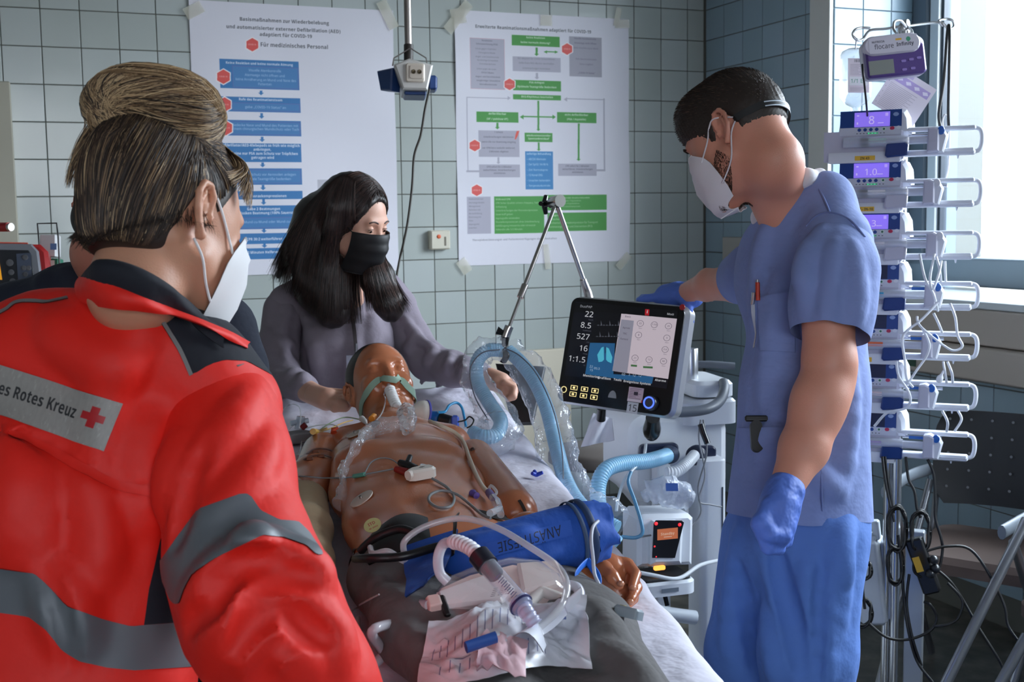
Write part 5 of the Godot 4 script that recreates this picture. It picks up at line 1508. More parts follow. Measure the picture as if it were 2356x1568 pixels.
# ---------- the person in dark blue beyond the red jacket
func bystander() -> void:
	var p := thing("person", "person in a dark blue pullover half hidden behind the blond bun", "person")
	var sk := skin(rgb(196,128,108))
	var nb := cloth(rgb(38,44,60), 0.9,0.45)
	var fw := -cam_at.basis.z
	var hx := pose(278,492,2.32,12,-26,0)
	var bb := bounds([at(278,330,2.3), at(-60,760,2.3), at(640,1100,2.3), at(278,600,2.7)],0.12)
	var f := Field.new(bb.position, bb.end, 0.0065)
	head_on(f, hx, 1.0, true)
	f.chain([hx * Vector3(0,-0.02,0.015), hx * Vector3(0,-0.1,0.02), at(290,690,2.35)],[0.06,0.056,0.066],0.02)
	obj("body", f.mesh(), sk, p)
	var t := Field.new(bb.position - Vector3(0,0.3,0), bb.end, 0.0095)
	t.cone(at(310,800,2.42), at(310,1060,2.42), 0.14,0.15,0.05,0.8, fw)
	t.chain([at(40,740,2.40), at(160,690,2.38), at(285,668,2.36), at(420,700,2.38), at(500,760,2.42)],[0.075,0.065,0.068,0.068,0.072],0.04)
	t.chain([at(40,745,2.40), at(-90,830,2.35), at(-160,1000,2.3)],[0.078,0.07,0.06],0.03)
	t.chain([at(500,765,2.42), at(530,850,2.42), at(500,1000,2.35)],[0.074,0.07,0.06],0.03)
	t.chain([at(230,602,2.31), at(290,612,2.28), at(360,606,2.32)],[0.032,0.034,0.032],0.02)
	for s in [[[[150,620],[190,680],[230,740]],0.012],[[[90,640],[120,700],[140,760]],0.01]]: ridge(t, s[0],2.3, s[1],0.025,0.5)
	obj("pullover", t.mesh(), nb, p)
	var l := Field.new(Vector3(-0.2,0.0,2.6), Vector3(0.75,1.15,3.6), 0.014)
	var w := at(310,1060,2.42)
	for k in [-1.0,1.0]: l.chain([w + cam_at.basis.x * 0.085 * k, Vector3(w.x, 0.5, w.z) + cam_at.basis.x * 0.1 * k, Vector3(w.x, 0.04, w.z) + cam_at.basis.x * 0.11 * k],[0.095,0.075,0.06],0.03)
	obj("trousers", l.mesh(), mat(rgb(30,34,44), 0.9), p)
	var hr := mat(rgb(22,18,18), 0.55)
	var h := Field.new(hx.origin - Vector3.ONE * 0.15, hx.origin + Vector3.ONE * 0.17,0.005)
	h.ell(hx * Vector3(0,0.036,0.01), hx.basis, Vector3(0.08,0.1,0.104))
	h.ell(hx * Vector3(0,-0.04,0.035), hx.basis, Vector3(0.066,0.05,0.068), 0.02)
	h.ell(hx * Vector3(0,-0.045,-0.12), hx.basis, Vector3(0.2,0.11,0.1), 0.01,1)
	for k in [-1.0,1.0]: h.ell(hx * Vector3(0.08 * k, -0.02,0.008), hx.basis, Vector3(0.03,0.05,0.02), 0.01,1)
	obj("cropped_hair", h.mesh(), hr, p)

# ---------- the trolley bed and its sheet
const BU := Vector3(0.976,0,0.218)
const BV := Vector3(-0.218,-0.0547,0.976)
const B0 := Vector3(1.305,0.991,1.98)
func bed_pt(s: float, t: float, up := 0.0) -> Vector3: return B0 + BU * s + BV * t + Vector3(0, up, 0)
func bed() -> void:
	var w := 0.66; var ln := 2.35
	var b := thing("trolley_bed", "hospital trolley bed with a creased white sheet under the mannequin", "bed")
	var nz := FastNoiseLite.new(); nz.frequency = 3.2; nz.seed = 3; nz.fractal_octaves = 3
	var n2 := FastNoiseLite.new(); n2.frequency = 1.0; n2.seed = 8
	var g := []; var nu := 96; var nv := 150
	for j in nv:
		var t := lerpf(-0.26, ln, float(j) / (nv - 1))
		for i in nu:
			var s := lerpf(-w - 0.24,0.24, float(i) / (nu - 1))
			var r := 0.045
			var over := Vector2(maxf(0.0, maxf(s + r, -w + r - s)), maxf(0.0, r - t))
			var x := clampf(s, -w + r, -r); var y := maxf(t, r); var drop := 0.0; var out := 0.0
			var e := over.length()
			if e > 0.0:
				var a := minf(e / r, PI * 0.5)
				drop = r * (1.0 - cos(a)) + maxf(0.0, e - r * PI * 0.5)
				out = r * sin(a) + 0.012 * sin(t * 19.0 + 2.0 * sin(t * 7.0)) * minf(1.0, drop * 6.0) + 0.02 * drop
			var dir := Vector2(signf(s + w * 0.5) * over.x, -over.y).normalized() if e > 0.0 else Vector2.ZERO
			var f := 0.0035 * nz.get_noise_2d(s * 3.0, t * 2.0) + 0.007 * pow(absf(n2.get_noise_2d(s * 5.0 + t * 2.0, t * 3.0)), 0.7) + 0.004 * exp(-pow((s + 0.1 + 0.12 * sin(t * 3.0)) / 0.035,2.0)) + 0.004 * exp(-pow((t - 0.62 - 0.25 * s + 0.03 * sin(s * 20.0)) / 0.03,2.0)) + 0.004 * exp(-pow((t - 1.62 + 0.6 * s) / 0.03,2.0))
			f += 0.02 * smoothstep(0.45,0.1, t)                        # the pillow end
			var p := bed_pt(x + dir.x * out, y + dir.y * out, f - drop)
			g.append(p)
	obj("sheet", MB.new().sheet(g, nu, nv, 0.003), mat(rgb(226,222,236), 0.85,0.0, {"normal_enabled": true, "normal_texture": tex("wrinkle"), "normal_scale": 0.5, "uv1_triplanar": true, "uv1_scale": Vector3(2.4,2.4,2.4)}), b)
	var bx_ := Transform3D(Basis(BU, Vector3(0,1,0), Vector3(-0.218,0,0.976)), bed_pt(-w * 0.5, ln * 0.5,-0.10)) * Transform3D(Basis(Vector3.RIGHT, 0.055), Vector3.ZERO)
	obj("mattress", MB.new().box(bx_, Vector3(w - 0.05,0.13, ln - 0.08), 0.04), mat(rgb(60,66,80), 0.6), b)
	obj("frame", MB.new().box(bx_.translated_local(Vector3(0,-0.12,0.0)), Vector3(w - 0.12,0.06, ln - 0.3), 0.012), mat(rgb(196,198,200), 0.4), b)
	for s in [-w + 0.12,-0.12]:
		for t in [0.35,1.95]:
			var q := bed_pt(s, t); var leg := Node3D.new(); leg.name = "leg"; b.add_child(leg, true)
			obj("post", MB.new().tube(PackedVector3Array([Vector3(q.x, 0.09, q.z), Vector3(q.x, q.y - 0.2, q.z)]), 0.022,12), mat(rgb(170,172,176), 0.3,0.8), leg)
			obj("castor", MB.new().lathe(Transform3D(Basis(Vector3(0,0,1), PI * 0.5), Vector3(q.x + 0.016,0.062, q.z)), [Vector2(0.0001,-0.016), Vector2(0.056,-0.016), Vector2(0.06,-0.01), Vector2(0.06,0.01), Vector2(0.056,0.016), Vector2(0.0001,0.016)],20), mat(rgb(50,50,54), 0.6), leg)

# ---------- the training mannequin
var manikin_field: Field
var arm_fields := []
func B(x: float, y: float, up: float) -> Vector3: return on_bed(x, y, up)
func mannequin() -> void:
	var p := thing("training_mannequin", "bare-chested brown training mannequin in grey trousers lying on the white sheet, intubated", "mannequin")
	var sk := mat(rgb(188,114,78), 0.24,0.0, {"subsurf_scatter_enabled": true, "subsurf_scatter_strength": 0.06, "normal_enabled": true, "normal_texture": tex("skin"), "normal_scale": 0.08, "uv1_triplanar": true, "uv1_scale": Vector3(10,10,10)})
	var up := Vector3(0,0.9985,0.056).normalized()
	var fwd := BV.normalized()
	var rt := fwd.cross(up).normalized() * -1.0                       # towards image right
	var th := deg_to_rad(46)
	var face := (up * cos(th) + fwd * sin(th)).rotated(up, 0.16)
	var crown := (up * sin(th) - fwd * cos(th)).rotated(up, 0.16)
	var hx := Transform3D(Basis(face.cross(crown).normalized(), crown, -face), at(878,898,2.97))
	var hxr := hx.basis.x
	var lo := bounds([B(660,1000,0), B(1240,1000,0), B(700,1420,0), B(1300,1300,0), hx.origin, B(1000,1250,0.3)],0.16)
	var f := Field.new(lo.position, lo.end, 0.0062)
	head_on(f, hx, 1.0, true, 1.1)
	f.chain([hx * Vector3(0,-0.03,0.01), hx * Vector3(0,-0.09,0.005), B(905,1000,0.075)],[0.056,0.052,0.056],0.03)
	f.cone(B(922,1062,0.078), B(940,1130,0.074), 0.145,0.135,0.04,0.52, up)
	f.cone(B(940,1130,0.074), B(975,1205,0.07), 0.135,0.125,0.04,0.5, up)
	f.cone(B(975,1205,0.07), B(1015,1280,0.07), 0.125,0.135,0.04,0.5, up)
	f.chain([B(802,1035,0.075), B(905,1010,0.085), B(1030,1030,0.075)],[0.052,0.05,0.052],0.045)
	for k in [[850,1058,0.118],[985,1052,0.118]]: f.ell(B(k[0], k[1], k[2]), Basis(rt, up, fwd), Vector3(0.066,0.036,0.058), 0.03)
	for k in [[884,1130,0.108],[985,1122,0.108]]: f.ell(B(k[0], k[1], k[2]), Basis(rt, up, fwd), Vector3(0.046,0.022,0.07), 0.025)
	f.cone(B(912,1040,0.172), B(940,1120,0.160), 0.012,0.012,0.03,1.0, Vector3.UP, 1)
	f.cone(B(945,1125,0.155), B(990,1185,0.142), 0.010,0.008,0.025,1.0, Vector3.UP, 1)
	f.ell(B(1003,1158,0.128), Basis(rt, up, fwd), Vector3(0.009,0.006,0.009), 0.01)
	manikin_field = f
	var shell: MB = f.mesh()
	obj("body", shell, sk, p)
	# moulded hair, closed eyes' lids are part of the face
	var h := Field.new(hx.origin - Vector3.ONE * 0.16, hx.origin + Vector3.ONE * 0.18,0.005)
	h.ell(hx * Vector3(0,0.042,0.018), hx.basis, Vector3(0.081,0.094,0.096))
	h.ell(hx * Vector3(0,-0.04,-0.12), hx.basis, Vector3(0.2,0.126,0.088), 0.006,1)
	for k in [-1.0,1.0]: h.ell(hx * Vector3(0.085 * k, -0.02,0.012), hx.basis, Vector3(0.03,0.05,0.026), 0.006,1)
	obj("moulded_hair", h.mesh(), mat(rgb(26,25,25), 0.4), p)
	# arms
	var a := Field.new(lo.position, lo.end, 0.006)
	a.chain([B(745,1045,0.07), B(722,1100,0.058), B(702,1160,0.05)],[0.047,0.044,0.039],0.02)
	var jm := mat(rgb(120,66,42), 0.4)
	var arm := Node3D.new(); arm.name = "arm"; p.add_child(arm, true)
	obj("upper_arm", a.mesh(), sk, arm)
	for s in [[[708,1046],[722,1036],[745,1034],[765,1040]],[[700,1060],[720,1050],[742,1049],[764,1056]]]:
		var q := []
		for e in s: q.append(a.hit(cam_at.origin, sight(e[0], e[1]), 1.8,3.2))
		obj("joint_groove", strip(a, q, 0.006,0.0012), jm, arm)
	for s in [[726,1040],[738,1050],[712,1056]]:
		var q := a.hit(cam_at.origin, sight(s[0], s[1]), 1.8,3.2)
		obj("joint_block", MB.new().box(Transform3D(hx.basis, q), Vector3(0.014,0.008,0.010), 0.002), jm, arm)
	var a2 := Field.new(lo.position - Vector3(0,0,0), lo.end + Vector3(0,0,0.2), 0.007)
	a2.chain([B(704,1150,0.05), B(706,1220,0.05), B(712,1290,0.045), B(735,1400,0.045)],[0.041,0.042,0.037,0.028],0.02)
	obj("bandage", a2.mesh(), cloth(rgb(196,172,138), 0.85,0.4), arm, "", "beige bandaged forearm")
	var arm2 := Node3D.new(); arm2.name = "arm"; p.add_child(arm2, true)
	var a3 := Field.new(lo.position, lo.end, 0.006)
	a3.cone(B(1090,1058,0.072), B(1180,1180,0.06), 0.044,0.045,0.02)
	obj("upper_arm", a3.mesh(), sk, arm2)
	var slit := []
	for e in [[1194,1150],[1203,1165],[1209,1180],[1210,1192]]: slit.append(a3.hit(cam_at.origin, sight(e[0], e[1]), 1.8,3.2))
	obj("joint_slit", strip(a3, slit, 0.006,0.0006,4,0.0004), mat(rgb(40,24,18), 0.8), arm2)
	for e in [[1160,1190],[1087,1034]]:
		var q := a3.hit(cam_at.origin, sight(e[0], e[1]), 1.8,3.2)
		obj("screw", MB.new().lathe(along(q, q + up), ball(0.005), 10), mat(rgb(50,30,24), 0.6), arm2)
	var a4 := Field.new(at(1380,1320,1.86) - Vector3(0.26,0.13,0.26), at(1380,1320,1.86) + Vector3(0.16,0.14,0.2), 0.0045)
	a4.chain([at(1215,1230,2.03), at(1300,1290,1.93), at(1340,1308,1.89)],[0.04,0.031,0.027],0.02)
	a4.cone(at(1335,1308,1.89), at(1392,1318,1.885), 0.030,0.034,0.02,0.7, cam_at.basis.z)
	a4.cone(at(1385,1345,1.88), at(1420,1372,1.875), 0.026,0.022,0.015,0.7, cam_at.basis.z)
	var fingers := [[[1408,1292,1.89],[1444,1296,1.885],[1463,1320,1.86],[1455,1350,1.832]],[[1412,1318,1.89],[1449,1326,1.885],[1466,1350,1.855],[1452,1378,1.828]],[[1408,1345,1.885],[1440,1358,1.88],[1457,1376,1.848],[1438,1396,1.822]],[[1400,1368,1.88],[1425,1384,1.872],[1436,1398,1.845],[1415,1406,1.824]]]
	for q in fingers:
		var c := []
		for e in q: c.append(at(e[0], e[1], e[2]))
		a4.chain(c, [0.0112,0.0098,0.0088,0.0072],0.0015)
	a4.chain([at(1362,1300,1.87), at(1390,1308,1.84), at(1408,1326,1.822), at(1424,1345,1.815)],[0.016,0.0125,0.0105,0.0082],0.006)
	a4.ell(at(1402,1356,1.835), cam_at.basis, Vector3(0.02,0.024,0.016), 0.008,1)
	obj("forearm_and_hand", a4.mesh(), sk, arm2)
	var nail := mat(rgb(206,140,108), 0.25)
	for e in [[1428,1342,1.802],[1456,1352,1.826],[1450,1384,1.814],[1437,1397,1.803]]:
		obj("nail", MB.new().lathe(Transform3D(cam_at.basis * Basis(Vector3.RIGHT, 0.5), at(e[0], e[1], e[2])).scaled_local(Vector3(1,1,0.45)), ball(0.0058), 10), nail, arm2)
	# trousers and belt
	var lb := bounds([B(820,1230,0), B(1200,1200,0), B(1000,1720,0), B(1560,1700,0), B(1100,1300,0.25)],0.12)
	var l := Field.new(lb.position, lb.end, 0.007)
	l.cone(B(985,1215,0.064), B(1040,1310,0.056), 0.134,0.146,0.03,0.5, up)
	l.cone(B(945,1335,0.05), B(1012,1450,0.048), 0.09,0.082,0.04,0.62, up)
	l.cone(B(1012,1450,0.048), B(1150,1640,0.045), 0.082,0.07,0.04,0.62, up)
	l.cone(B(1170,1310,0.05), B(1305,1440,0.048), 0.09,0.085,0.04,0.62, up)
	l.cone(B(1305,1440,0.048), B(1440,1640,0.045), 0.085,0.07,0.04,0.62, up)
	for s in [[[[850,1330],[900,1380],[960,1400]],0.012],[[[1330,1410],[1390,1440],[1440,1500]],0.014],[[[1300,1380],[1360,1400],[1420,1410]],0.012],[[[1400,1420],[1390,1460],[1350,1500]],0.012],[[[860,1400],[920,1450],[990,1500]],0.012],[[[1380,1500],[1440,1520],[1490,1568]],0.013]]: ridge(l, s[0],1.75, s[1],0.025,0.5)
	arm_fields = [a, a2, a3, a4, l, manikin_field]
	var hp := B(1005,1225,0.1)
	var ax := (B(1060,1330,0.1) - B(990,1170,0.1)).normalized()
	var c: Array = l.mesh().cut(func(q: Vector3, n: Vector3) -> float: return (q - hp).dot(ax) - 0.012)
	obj("trousers", c[1], cloth(rgb(98,95,95), 0.9,0.6), p)
	var d: Array = (c[0] as MB).cut(func(q: Vector3, n: Vector3) -> float: return (q - hp).dot(ax) + 0.03)
	var belt := Node3D.new(); belt.name = "belt"; p.add_child(belt, true)
	obj("waistband", (d[1] as MB).puff(0.003), mat(rgb(30,30,31), 0.6), belt, "", "black waistband")

# ---------- small builders
func cable(called: String, label: String, cat: String, pts: Array, r, m: Material, group := "", sides := 8, n := 8) -> MeshInstance3D:
	var o := obj(called, MB.new().tube(curve(pts, n), r, sides), m)
	tag(o, label, cat, group)
	return o
func pp(a: Array) -> Array:
	var o := []
	for e in a: o.append(at(e[0], e[1], e[2]))
	return o
func bp(a: Array) -> Array:
	var o := []
	for e in a: o.append(B(e[0], e[1], e[2]))
	return o
func hose(pts: PackedVector3Array, r: float, pitch: float, amp: float, sides := 16) -> MB:        # corrugated hose
	var c := Curve3D.new()
	for p in pts: c.add_point(p)
	var ln := c.get_baked_length(); var n := int(ln / pitch * 4)
	var q := PackedVector3Array(); var rr := PackedFloat32Array()
	for k in n + 1:
		q.append(c.sample_baked(ln * k / n)); rr.append(r + amp * (0.5 - 0.5 * cos(TAU * k / 4.0)))
	return MB.new().tube(q, rr, sides)
func film(pts: PackedVector3Array, r: Array, seed_: int, sides := 18, flat := 0.7) -> MB:          # limp clear sleeve round a path
	var nz := FastNoiseLite.new(); nz.seed = seed_; nz.frequency = 1.0; nz.fractal_octaves = 3
	var rr := PackedFloat32Array(); var m := pts.size()
	for k in m: rr.append(float(r[mini(k * r.size() / m, r.size() - 1)]))
	var o := MB.new().tube(pts, rr, sides, flat, Vector3.ZERO, false)
	for k in o.v.size():
		var p := o.v[k] * 16.0
		o.v[k] += o.n[k] * (nz.get_noise_3d(p.x, p.y, p.z) * 0.014 + 0.007 * absf(nz.get_noise_3d(p.x * 2.3 + 9.0, p.y * 2.3, p.z * 2.3)))
	return o.smooth()
class Printed:                      # prints on a plane by what is seen where
	var im: Image; var s: Node; var x: Transform3D; var w: float; var h: float; var org: Vector2; var k: float
	func uv(px: float, py: float) -> Vector2:
		var p: Vector3 = x.affine_inverse() * s.on_plane(org.x + px / k, org.y + py / k, x.basis.z, x.basis.z.dot(x.origin))
		return Vector2((p.x / w + 0.5) * im.get_width(), (0.5 - p.y / h) * im.get_height())
	func at(px: float, py: float) -> Vector3:
		return s.on_plane(org.x + px / k, org.y + py / k, x.basis.z, x.basis.z.dot(x.origin))
	func quad(p: Array, c: Color) -> void:
		var q := PackedVector2Array()
		for i in range(0, p.size(), 2): q.append(uv(p[i], p[i + 1]))
		s.poly(im, q, c)
	func text(t: String, px: float, py: float, size: float, c: Color, bold := false, al := 1) -> void:
		var a := uv(px, py); var b := uv(px + 2.0, py - size)
		s.txt(im, t, a.x, a.y, int(maxf(6.0, (a.y - b.y) * 1.36)), c, bold, al)
	func ring(px: float, py: float, r: float, c: Color, th := 2.0) -> void:
		var a := uv(px, py); var e := absf(uv(px + r, py).x - a.x)
		for j in range(-int(e) - 3, int(e) + 4):
			for i in range(-int(e) - 3, int(e) + 4):
				var u := int(a.x) + i; var v := int(a.y) + j
				if absf(Vector2(i, j).length() - e) < th and u >= 0 and v >= 0 and u < im.get_width() and v < im.get_height(): im.set_pixel(u, v, c)

# ---------- ventilator on its cart
func ventilator() -> void:
	var v := thing("ventilator", "hospital ventilator with a tilted black touch screen on a white cart, hose to the mannequin", "ventilator")
	var blk := mat(rgb(14,14,16), 0.22); var white := mat(rgb(226,230,236), 0.4); var silver := mat(rgb(196,198,202), 0.3,0.7); var grey := mat(rgb(92,98,108), 0.45); var navy := mat(rgb(24,34,62), 0.4)
	# screen
	var tl := at(1312,681,3.10); var tr_ := at(1584,699,2.92); var bl := at(1281,922,3.08); var br := at(1549,967,2.90)
	var mid := (tl + tr_ + bl + br) * 0.25
	var x := frame(mid, (tr_ + br) - (tl + bl), (tl + tr_) - (bl + br))
	var w := ((tr_ + br) - (tl + bl)).length() * 0.5; var h := ((tl + tr_) - (bl + br)).length() * 0.5
	var mon := Node3D.new(); mon.name = "monitor"; v.add_child(mon)
	obj("housing", MB.new().prism(x.translated_local(Vector3(0,0,-0.045)), rrect(w, h, 0.024,6), 0.042,0.012), silver, mon)
	obj("front_glass", MB.new().prism(x.translated_local(Vector3(-0.003,0,-0.004)), rrect(w - 0.012, h - 0.010,0.02,6), 0.005,0.001), blk, mon)
	var p := Printed.new()
	p.im = canvas(1024,800, rgb(18,20,30)); p.s = self; p.org = Vector2(1060,420); p.k = 2.703; p.w = 1.0; p.h = 1.0
	p.x = x.translated_local(Vector3(0,0,0.0015))
	var inv := p.x.affine_inverse()
	var a := (inv * p.at(715,745)).lerp(inv * p.at(645,1195), 0.5); var b := (inv * p.at(1345,790)).lerp(inv * p.at(1290,1285), 0.5)
	a.y = ((inv * p.at(715,745)).y + (inv * p.at(1345,790)).y) * 0.5; b.y = ((inv * p.at(645,1195)).y + (inv * p.at(1290,1285)).y) * 0.5
	var sx := p.x.translated_local(Vector3((a.x + b.x) * 0.5, (a.y + b.y) * 0.5,0))
	p.x = sx; p.w = absf(b.x - a.x); p.h = absf(a.y - b.y)
	var wh := rgb(236,238,244); var dim := rgb(120,124,138)
	p.quad([640,740,1360,790,1345,850,640,800], rgb(12,13,18))
	p.quad([845,800,1340,845,1300,1010,800,1000], rgb(16,17,24))
	p.quad([805,995,960,998,950,1190,1200,1205,1190,1250,775,1190], rgb(44,104,156))
	for e in [[858,1115,850,1070,876,1025,890,1020,892,1100,880,1112],[905,1100,906,1022,922,1030,944,1085,938,1122,915,1112]]: p.quad(e, rgb(92,206,236))
	p.quad([898,1018,902,1018,903,1060,899,1060], rgb(40,60,80))
	p.quad([1000,814,1350,846,1304,1222,944,1170], rgb(224,210,222))
	p.quad([1000,850,1078,858,1036,1184,944,1170], rgb(160,160,178))
	for e in [["Basis", 1040,838],["Apnoe", 1030,908],["TRC", 1022,944],["Patient", 1016,978]]: p.text(e[0], e[1], e[2],11, rgb(92,86,104))
	for e in [[1118,875, "22"],[1205,883, "1:10"],[1293,892, "25"],[1107,947, "8"],[1283,965, "5"],[1272,1037, "2.0"],[1085,1090, "21"],[1172,1100, "12"],[1262,1110, "60"]]:
		p.ring(e[0], e[1],20, rgb(112,104,120)); p.text(e[2], e[0], e[1] + 5,11, rgb(92,86,100)); p.text("Wert", e[0], e[1] + 33,7, rgb(140,132,146))
	for e in [[1078,1137,38],[1165,1147,60]]: p.quad([e[0] - e[2] * 0.5, e[1] - 7, e[0] + e[2] * 0.5, e[1] - 4, e[0] + e[2] * 0.5, e[1] + 8, e[0] - e[2] * 0.5, e[1] + 5], rgb(70,120,76))
	p.quad([1148,786,1174,788,1172,826,1146,824], rgb(196,36,48))
	p.text("Modi", 1305,824,13, wh); p.text("DuoPAP", 780,778,15, rgb(190,194,204)); p.text("i", 1160,812,20, wh, true)
	for e in [["22", 825,838,36],["8.5", 812,907,36],["527", 801,978,36],["16", 789,1050,36],["1:1.5", 776,1120,36]]:
		p.text(e[0], e[1], e[2], e[3], wh, false, 2); p.text(["Ppeak", "ExpMinVol", "VTE", "fTotal", "I:E"][int((e[2] - 836) / 70)], e[1], e[2] + 20,8, dim, false, 2)
	for e in [[845,880],[838,950]]:
		for k in 8: p.quad([e[0] + k * 18, e[1] + 6, e[0] + k * 18 + 9, e[1] + 6, e[0] + k * 18 + 9, e[1] - 26 * float(k % 3 == 1), e[0] + k * 18 + 18, e[1] + 8, e[0] + k * 18 + 9, e[1] + 9], rgb(96,100,112))
	for e in [["Monitoring", 812,1210],["Grafiken", 893,1222],["Tools", 976,1232],["Ereignisse", 1060,1245],["System", 1148,1256],["Alarme", 1243,1236]]: p.text(e[0], e[1], e[2],14, wh, true)
	for e in [["22", 812,1150],["15", 812,1172],["05:3", 846,1162],["60", 1012,1198],["3", 1048,1200],["12", 1078,1204],["12", 1114,1206]]: p.text(e[0], e[1], e[2],14, rgb(200,220,240))
	var em := print_mat(p.im, 0.2, {"emission_enabled": true, "emission": Color.WHITE, "emission_operator": BaseMaterial3D.EMISSION_OP_MULTIPLY, "emission_energy_multiplier": 0.62, "emission_texture": null})
	em.emission_texture = em.albedo_texture
	em.albedo_color = Color(0.25,0.25,0.25)
	obj("screen", plate(sx, p.w, p.h, 0.0008), em, mon)
	p.x = x.translated_local(Vector3(0,0,0.002))
	var lit := glow(rgb(255,232,160), 0.9)
	for e in [[705,1274],[770,1283],[835,1293],[698,1314],[763,1324],[828,1334]]:
		var q := Transform3D(p.x.basis, p.at(e[0], e[1])); var bt := Node3D.new(); bt.name = "key"; mon.add_child(bt, true)
		var o := MB.new()
		for s in [[0,0.0052,0.0185,0.0013],[0,-0.0052,0.0185,0.0013],[0.0092,0,0.0013,0.0115],[-0.0092,0,0.0013,0.0115]]: o.box(q.translated_local(Vector3(s[0], s[1],0)), Vector3(s[2], s[3],0.001), 0.0003)
		obj("rim_light", o, lit, bt)
		obj("icon_light", MB.new().prism(q, oval(0.0034,0.0028,10), 0.001), lit, bt)
	obj("lock_key_light", MB.new().lathe(Transform3D(p.x.basis * Basis(Vector3.RIGHT, PI * 0.5), p.at(642,1285)), [Vector2(0.0068,0), Vector2(0.0084,0), Vector2(0.0084,0.001), Vector2(0.0068,0.001), Vector2(0.0068,0)],20), lit, mon)
	var dome := PackedVector2Array()
	for k in 13: dome.append(Vector2(cos(PI * k / 12.0), sin(PI * k / 12.0) * 1.6 - 0.8) * 0.0115)
	obj("sensor_window", MB.new().prism(Transform3D(p.x.basis, p.at(945,1315)), dome, 0.001), mat(rgb(150,150,152), 0.3), mon)
	var im := canvas(256,200, rgb(212,186,196))
	for k in 7: rect(im, 20,18 + k * 22,200 - (k % 3) * 40,8, rgb(150,120,136))
	rect(im, 96,60,70,44, rgb(60,50,66)); rect(im, 0,164,256,36, rgb(236,220,226)); rect(im, 240,164,16,36, rgb(220,30,60))
	obj("device_label", plate(Transform3D(p.x.basis, p.at(1088,1318)), 0.041,0.036,0.0006), print_mat(im, 0.4), mon)
	im = canvas(128, 120, rgb(206, 206, 210)); txt(im, "15", 64, 96, 100, rgb(30, 30, 34), false, 1)
	obj("number_label", plate(Transform3D(p.x.basis, p.at(1068,1400)), 0.030,0.028,0.0006), print_mat(im, 0.5), mon)
	var kx := Transform3D(p.x.basis * Basis(Vector3.RIGHT, PI * 0.5), p.at(1187,1370))
	obj("knob", MB.new().lathe(kx, [Vector2(0.019,0), Vector2(0.0185,0.012), Vector2(0.0165,0.015), Vector2(0.0001,0.015)],28), mat(rgb(90,92,98), 0.3,0.6), mon)
	obj("knob_ring_light", MB.new().lathe(kx.translated_local(Vector3(0,0.0152,0)), [Vector2(0.0115,0), Vector2(0.0148,0), Vector2(0.0148,0.0012), Vector2(0.0115,0.0012), Vector2(0.0115,0)],28), glow(rgb(70,100,255), 2.2), mon)
	obj("alarm_lamp", MB.new().lathe(Transform3D(p.x.basis * Basis(Vector3.RIGHT, PI * 0.5), p.at(1378,774)), [Vector2(0.0075,0), Vector2(0.007,0.0015), Vector2(0.0001,0.002)],18), mat(rgb(176,42,46), 0.4), mon)
	# neck joint, cart body
	var u := Vector3.UP
	obj("ball_joint", MB.new().tube(pcurve([[1502,960,3.0],[1500,985,3.04],[1499,1004,3.08]],4), PackedFloat32Array([0.018,0.018,0.019,0.021,0.023,0.023,0.021,0.017,0.010]), 14), blk, v)
	obj("stem", MB.new().tube(PackedVector3Array([at(1384,938,3.1), at(1383,965,3.12)]), 0.012,10), blk, v)
	var yaw := Basis(u, -0.18)
	var cx := Transform3D(yaw, at(1532,1035,3.30))
	obj("cart_body", MB.new().prism(cx.translated_local(Vector3(0,0,-0.14)), rrect(0.275,0.235,0.05,6), 0.25,0.02), white, v)
	obj("cart_foot", MB.new().prism(cx.translated_local(Vector3(0.0,-0.125,-0.12)), v2([-0.115,0.02,0.12,0.02,0.10,-0.07,-0.05,-0.06]), 0.20,0.012), white, v)
	obj("tray", MB.new().prism(Transform3D(yaw * Basis(Vector3.RIGHT, -PI * 0.5), at(1612,900,3.30)), rrect(0.115,0.22,0.03,5), 0.042,0.010), white, v)
	obj("tray_base", MB.new().prism(Transform3D(yaw * Basis(Vector3.RIGHT, -PI * 0.5), at(1600,960,3.30)), rrect(0.155,0.24,0.03,5), 0.066,0.008), mat(rgb(206,210,218), 0.4), v)
	obj("handle", MB.new().tube(pcurve([[1540,946,3.02],[1580,947,3.03],[1628,940,3.05],[1656,922,3.09],[1666,896,3.14],[1664,880,3.2]],5), 0.0135,12), grey, v)
	obj("handle", MB.new().tube(pcurve([[1540,852,3.46],[1610,838,3.46],[1690,842,3.46]],4), 0.011,10), grey, v)
	for s in [[1513,1040,0.105,0.05],[1618,1046,0.06,0.052]]:
		obj("connector_block", MB.new().prism(Transform3D(yaw, at(s[0], s[1],3.165)), rrect(s[2], s[3],0.012,4), 0.02,0.005), navy, v)
	obj("port", MB.new().lathe(along(at(1543,1045,3.16), at(1530,1048,3.08)), [Vector2(0.024,0), Vector2(0.024,0.03), Vector2(0.019,0.036), Vector2(0.019,0.05), Vector2(0.0001,0.05)],20), mat(rgb(52,62,84), 0.4), v)
	obj("port", MB.new().lathe(along(at(1604,1045,3.16), at(1596,1050,3.10)), [Vector2(0.026,0), Vector2(0.026,0.03), Vector2(0.020,0.036), Vector2(0.0001,0.036)],20), mat(rgb(30,38,60), 0.4), v)
	var col := at(1626,1100,3.16)
	obj("column", MB.new().prism(Transform3D(yaw * Basis(Vector3.RIGHT, -PI * 0.5), Vector3(col.x, 0.12, col.z)), rrect(0.072,0.11,0.02,5), col.y - 0.06,0.004), white, v)
	obj("column_slot", MB.new().box(Transform3D(yaw, Vector3(col.x, 0.45, col.z) + yaw * Vector3(0.022,0,0.055)), Vector3(0.0035,0.7,0.002), 0.0005), mat(rgb(70,76,86), 0.6), v)
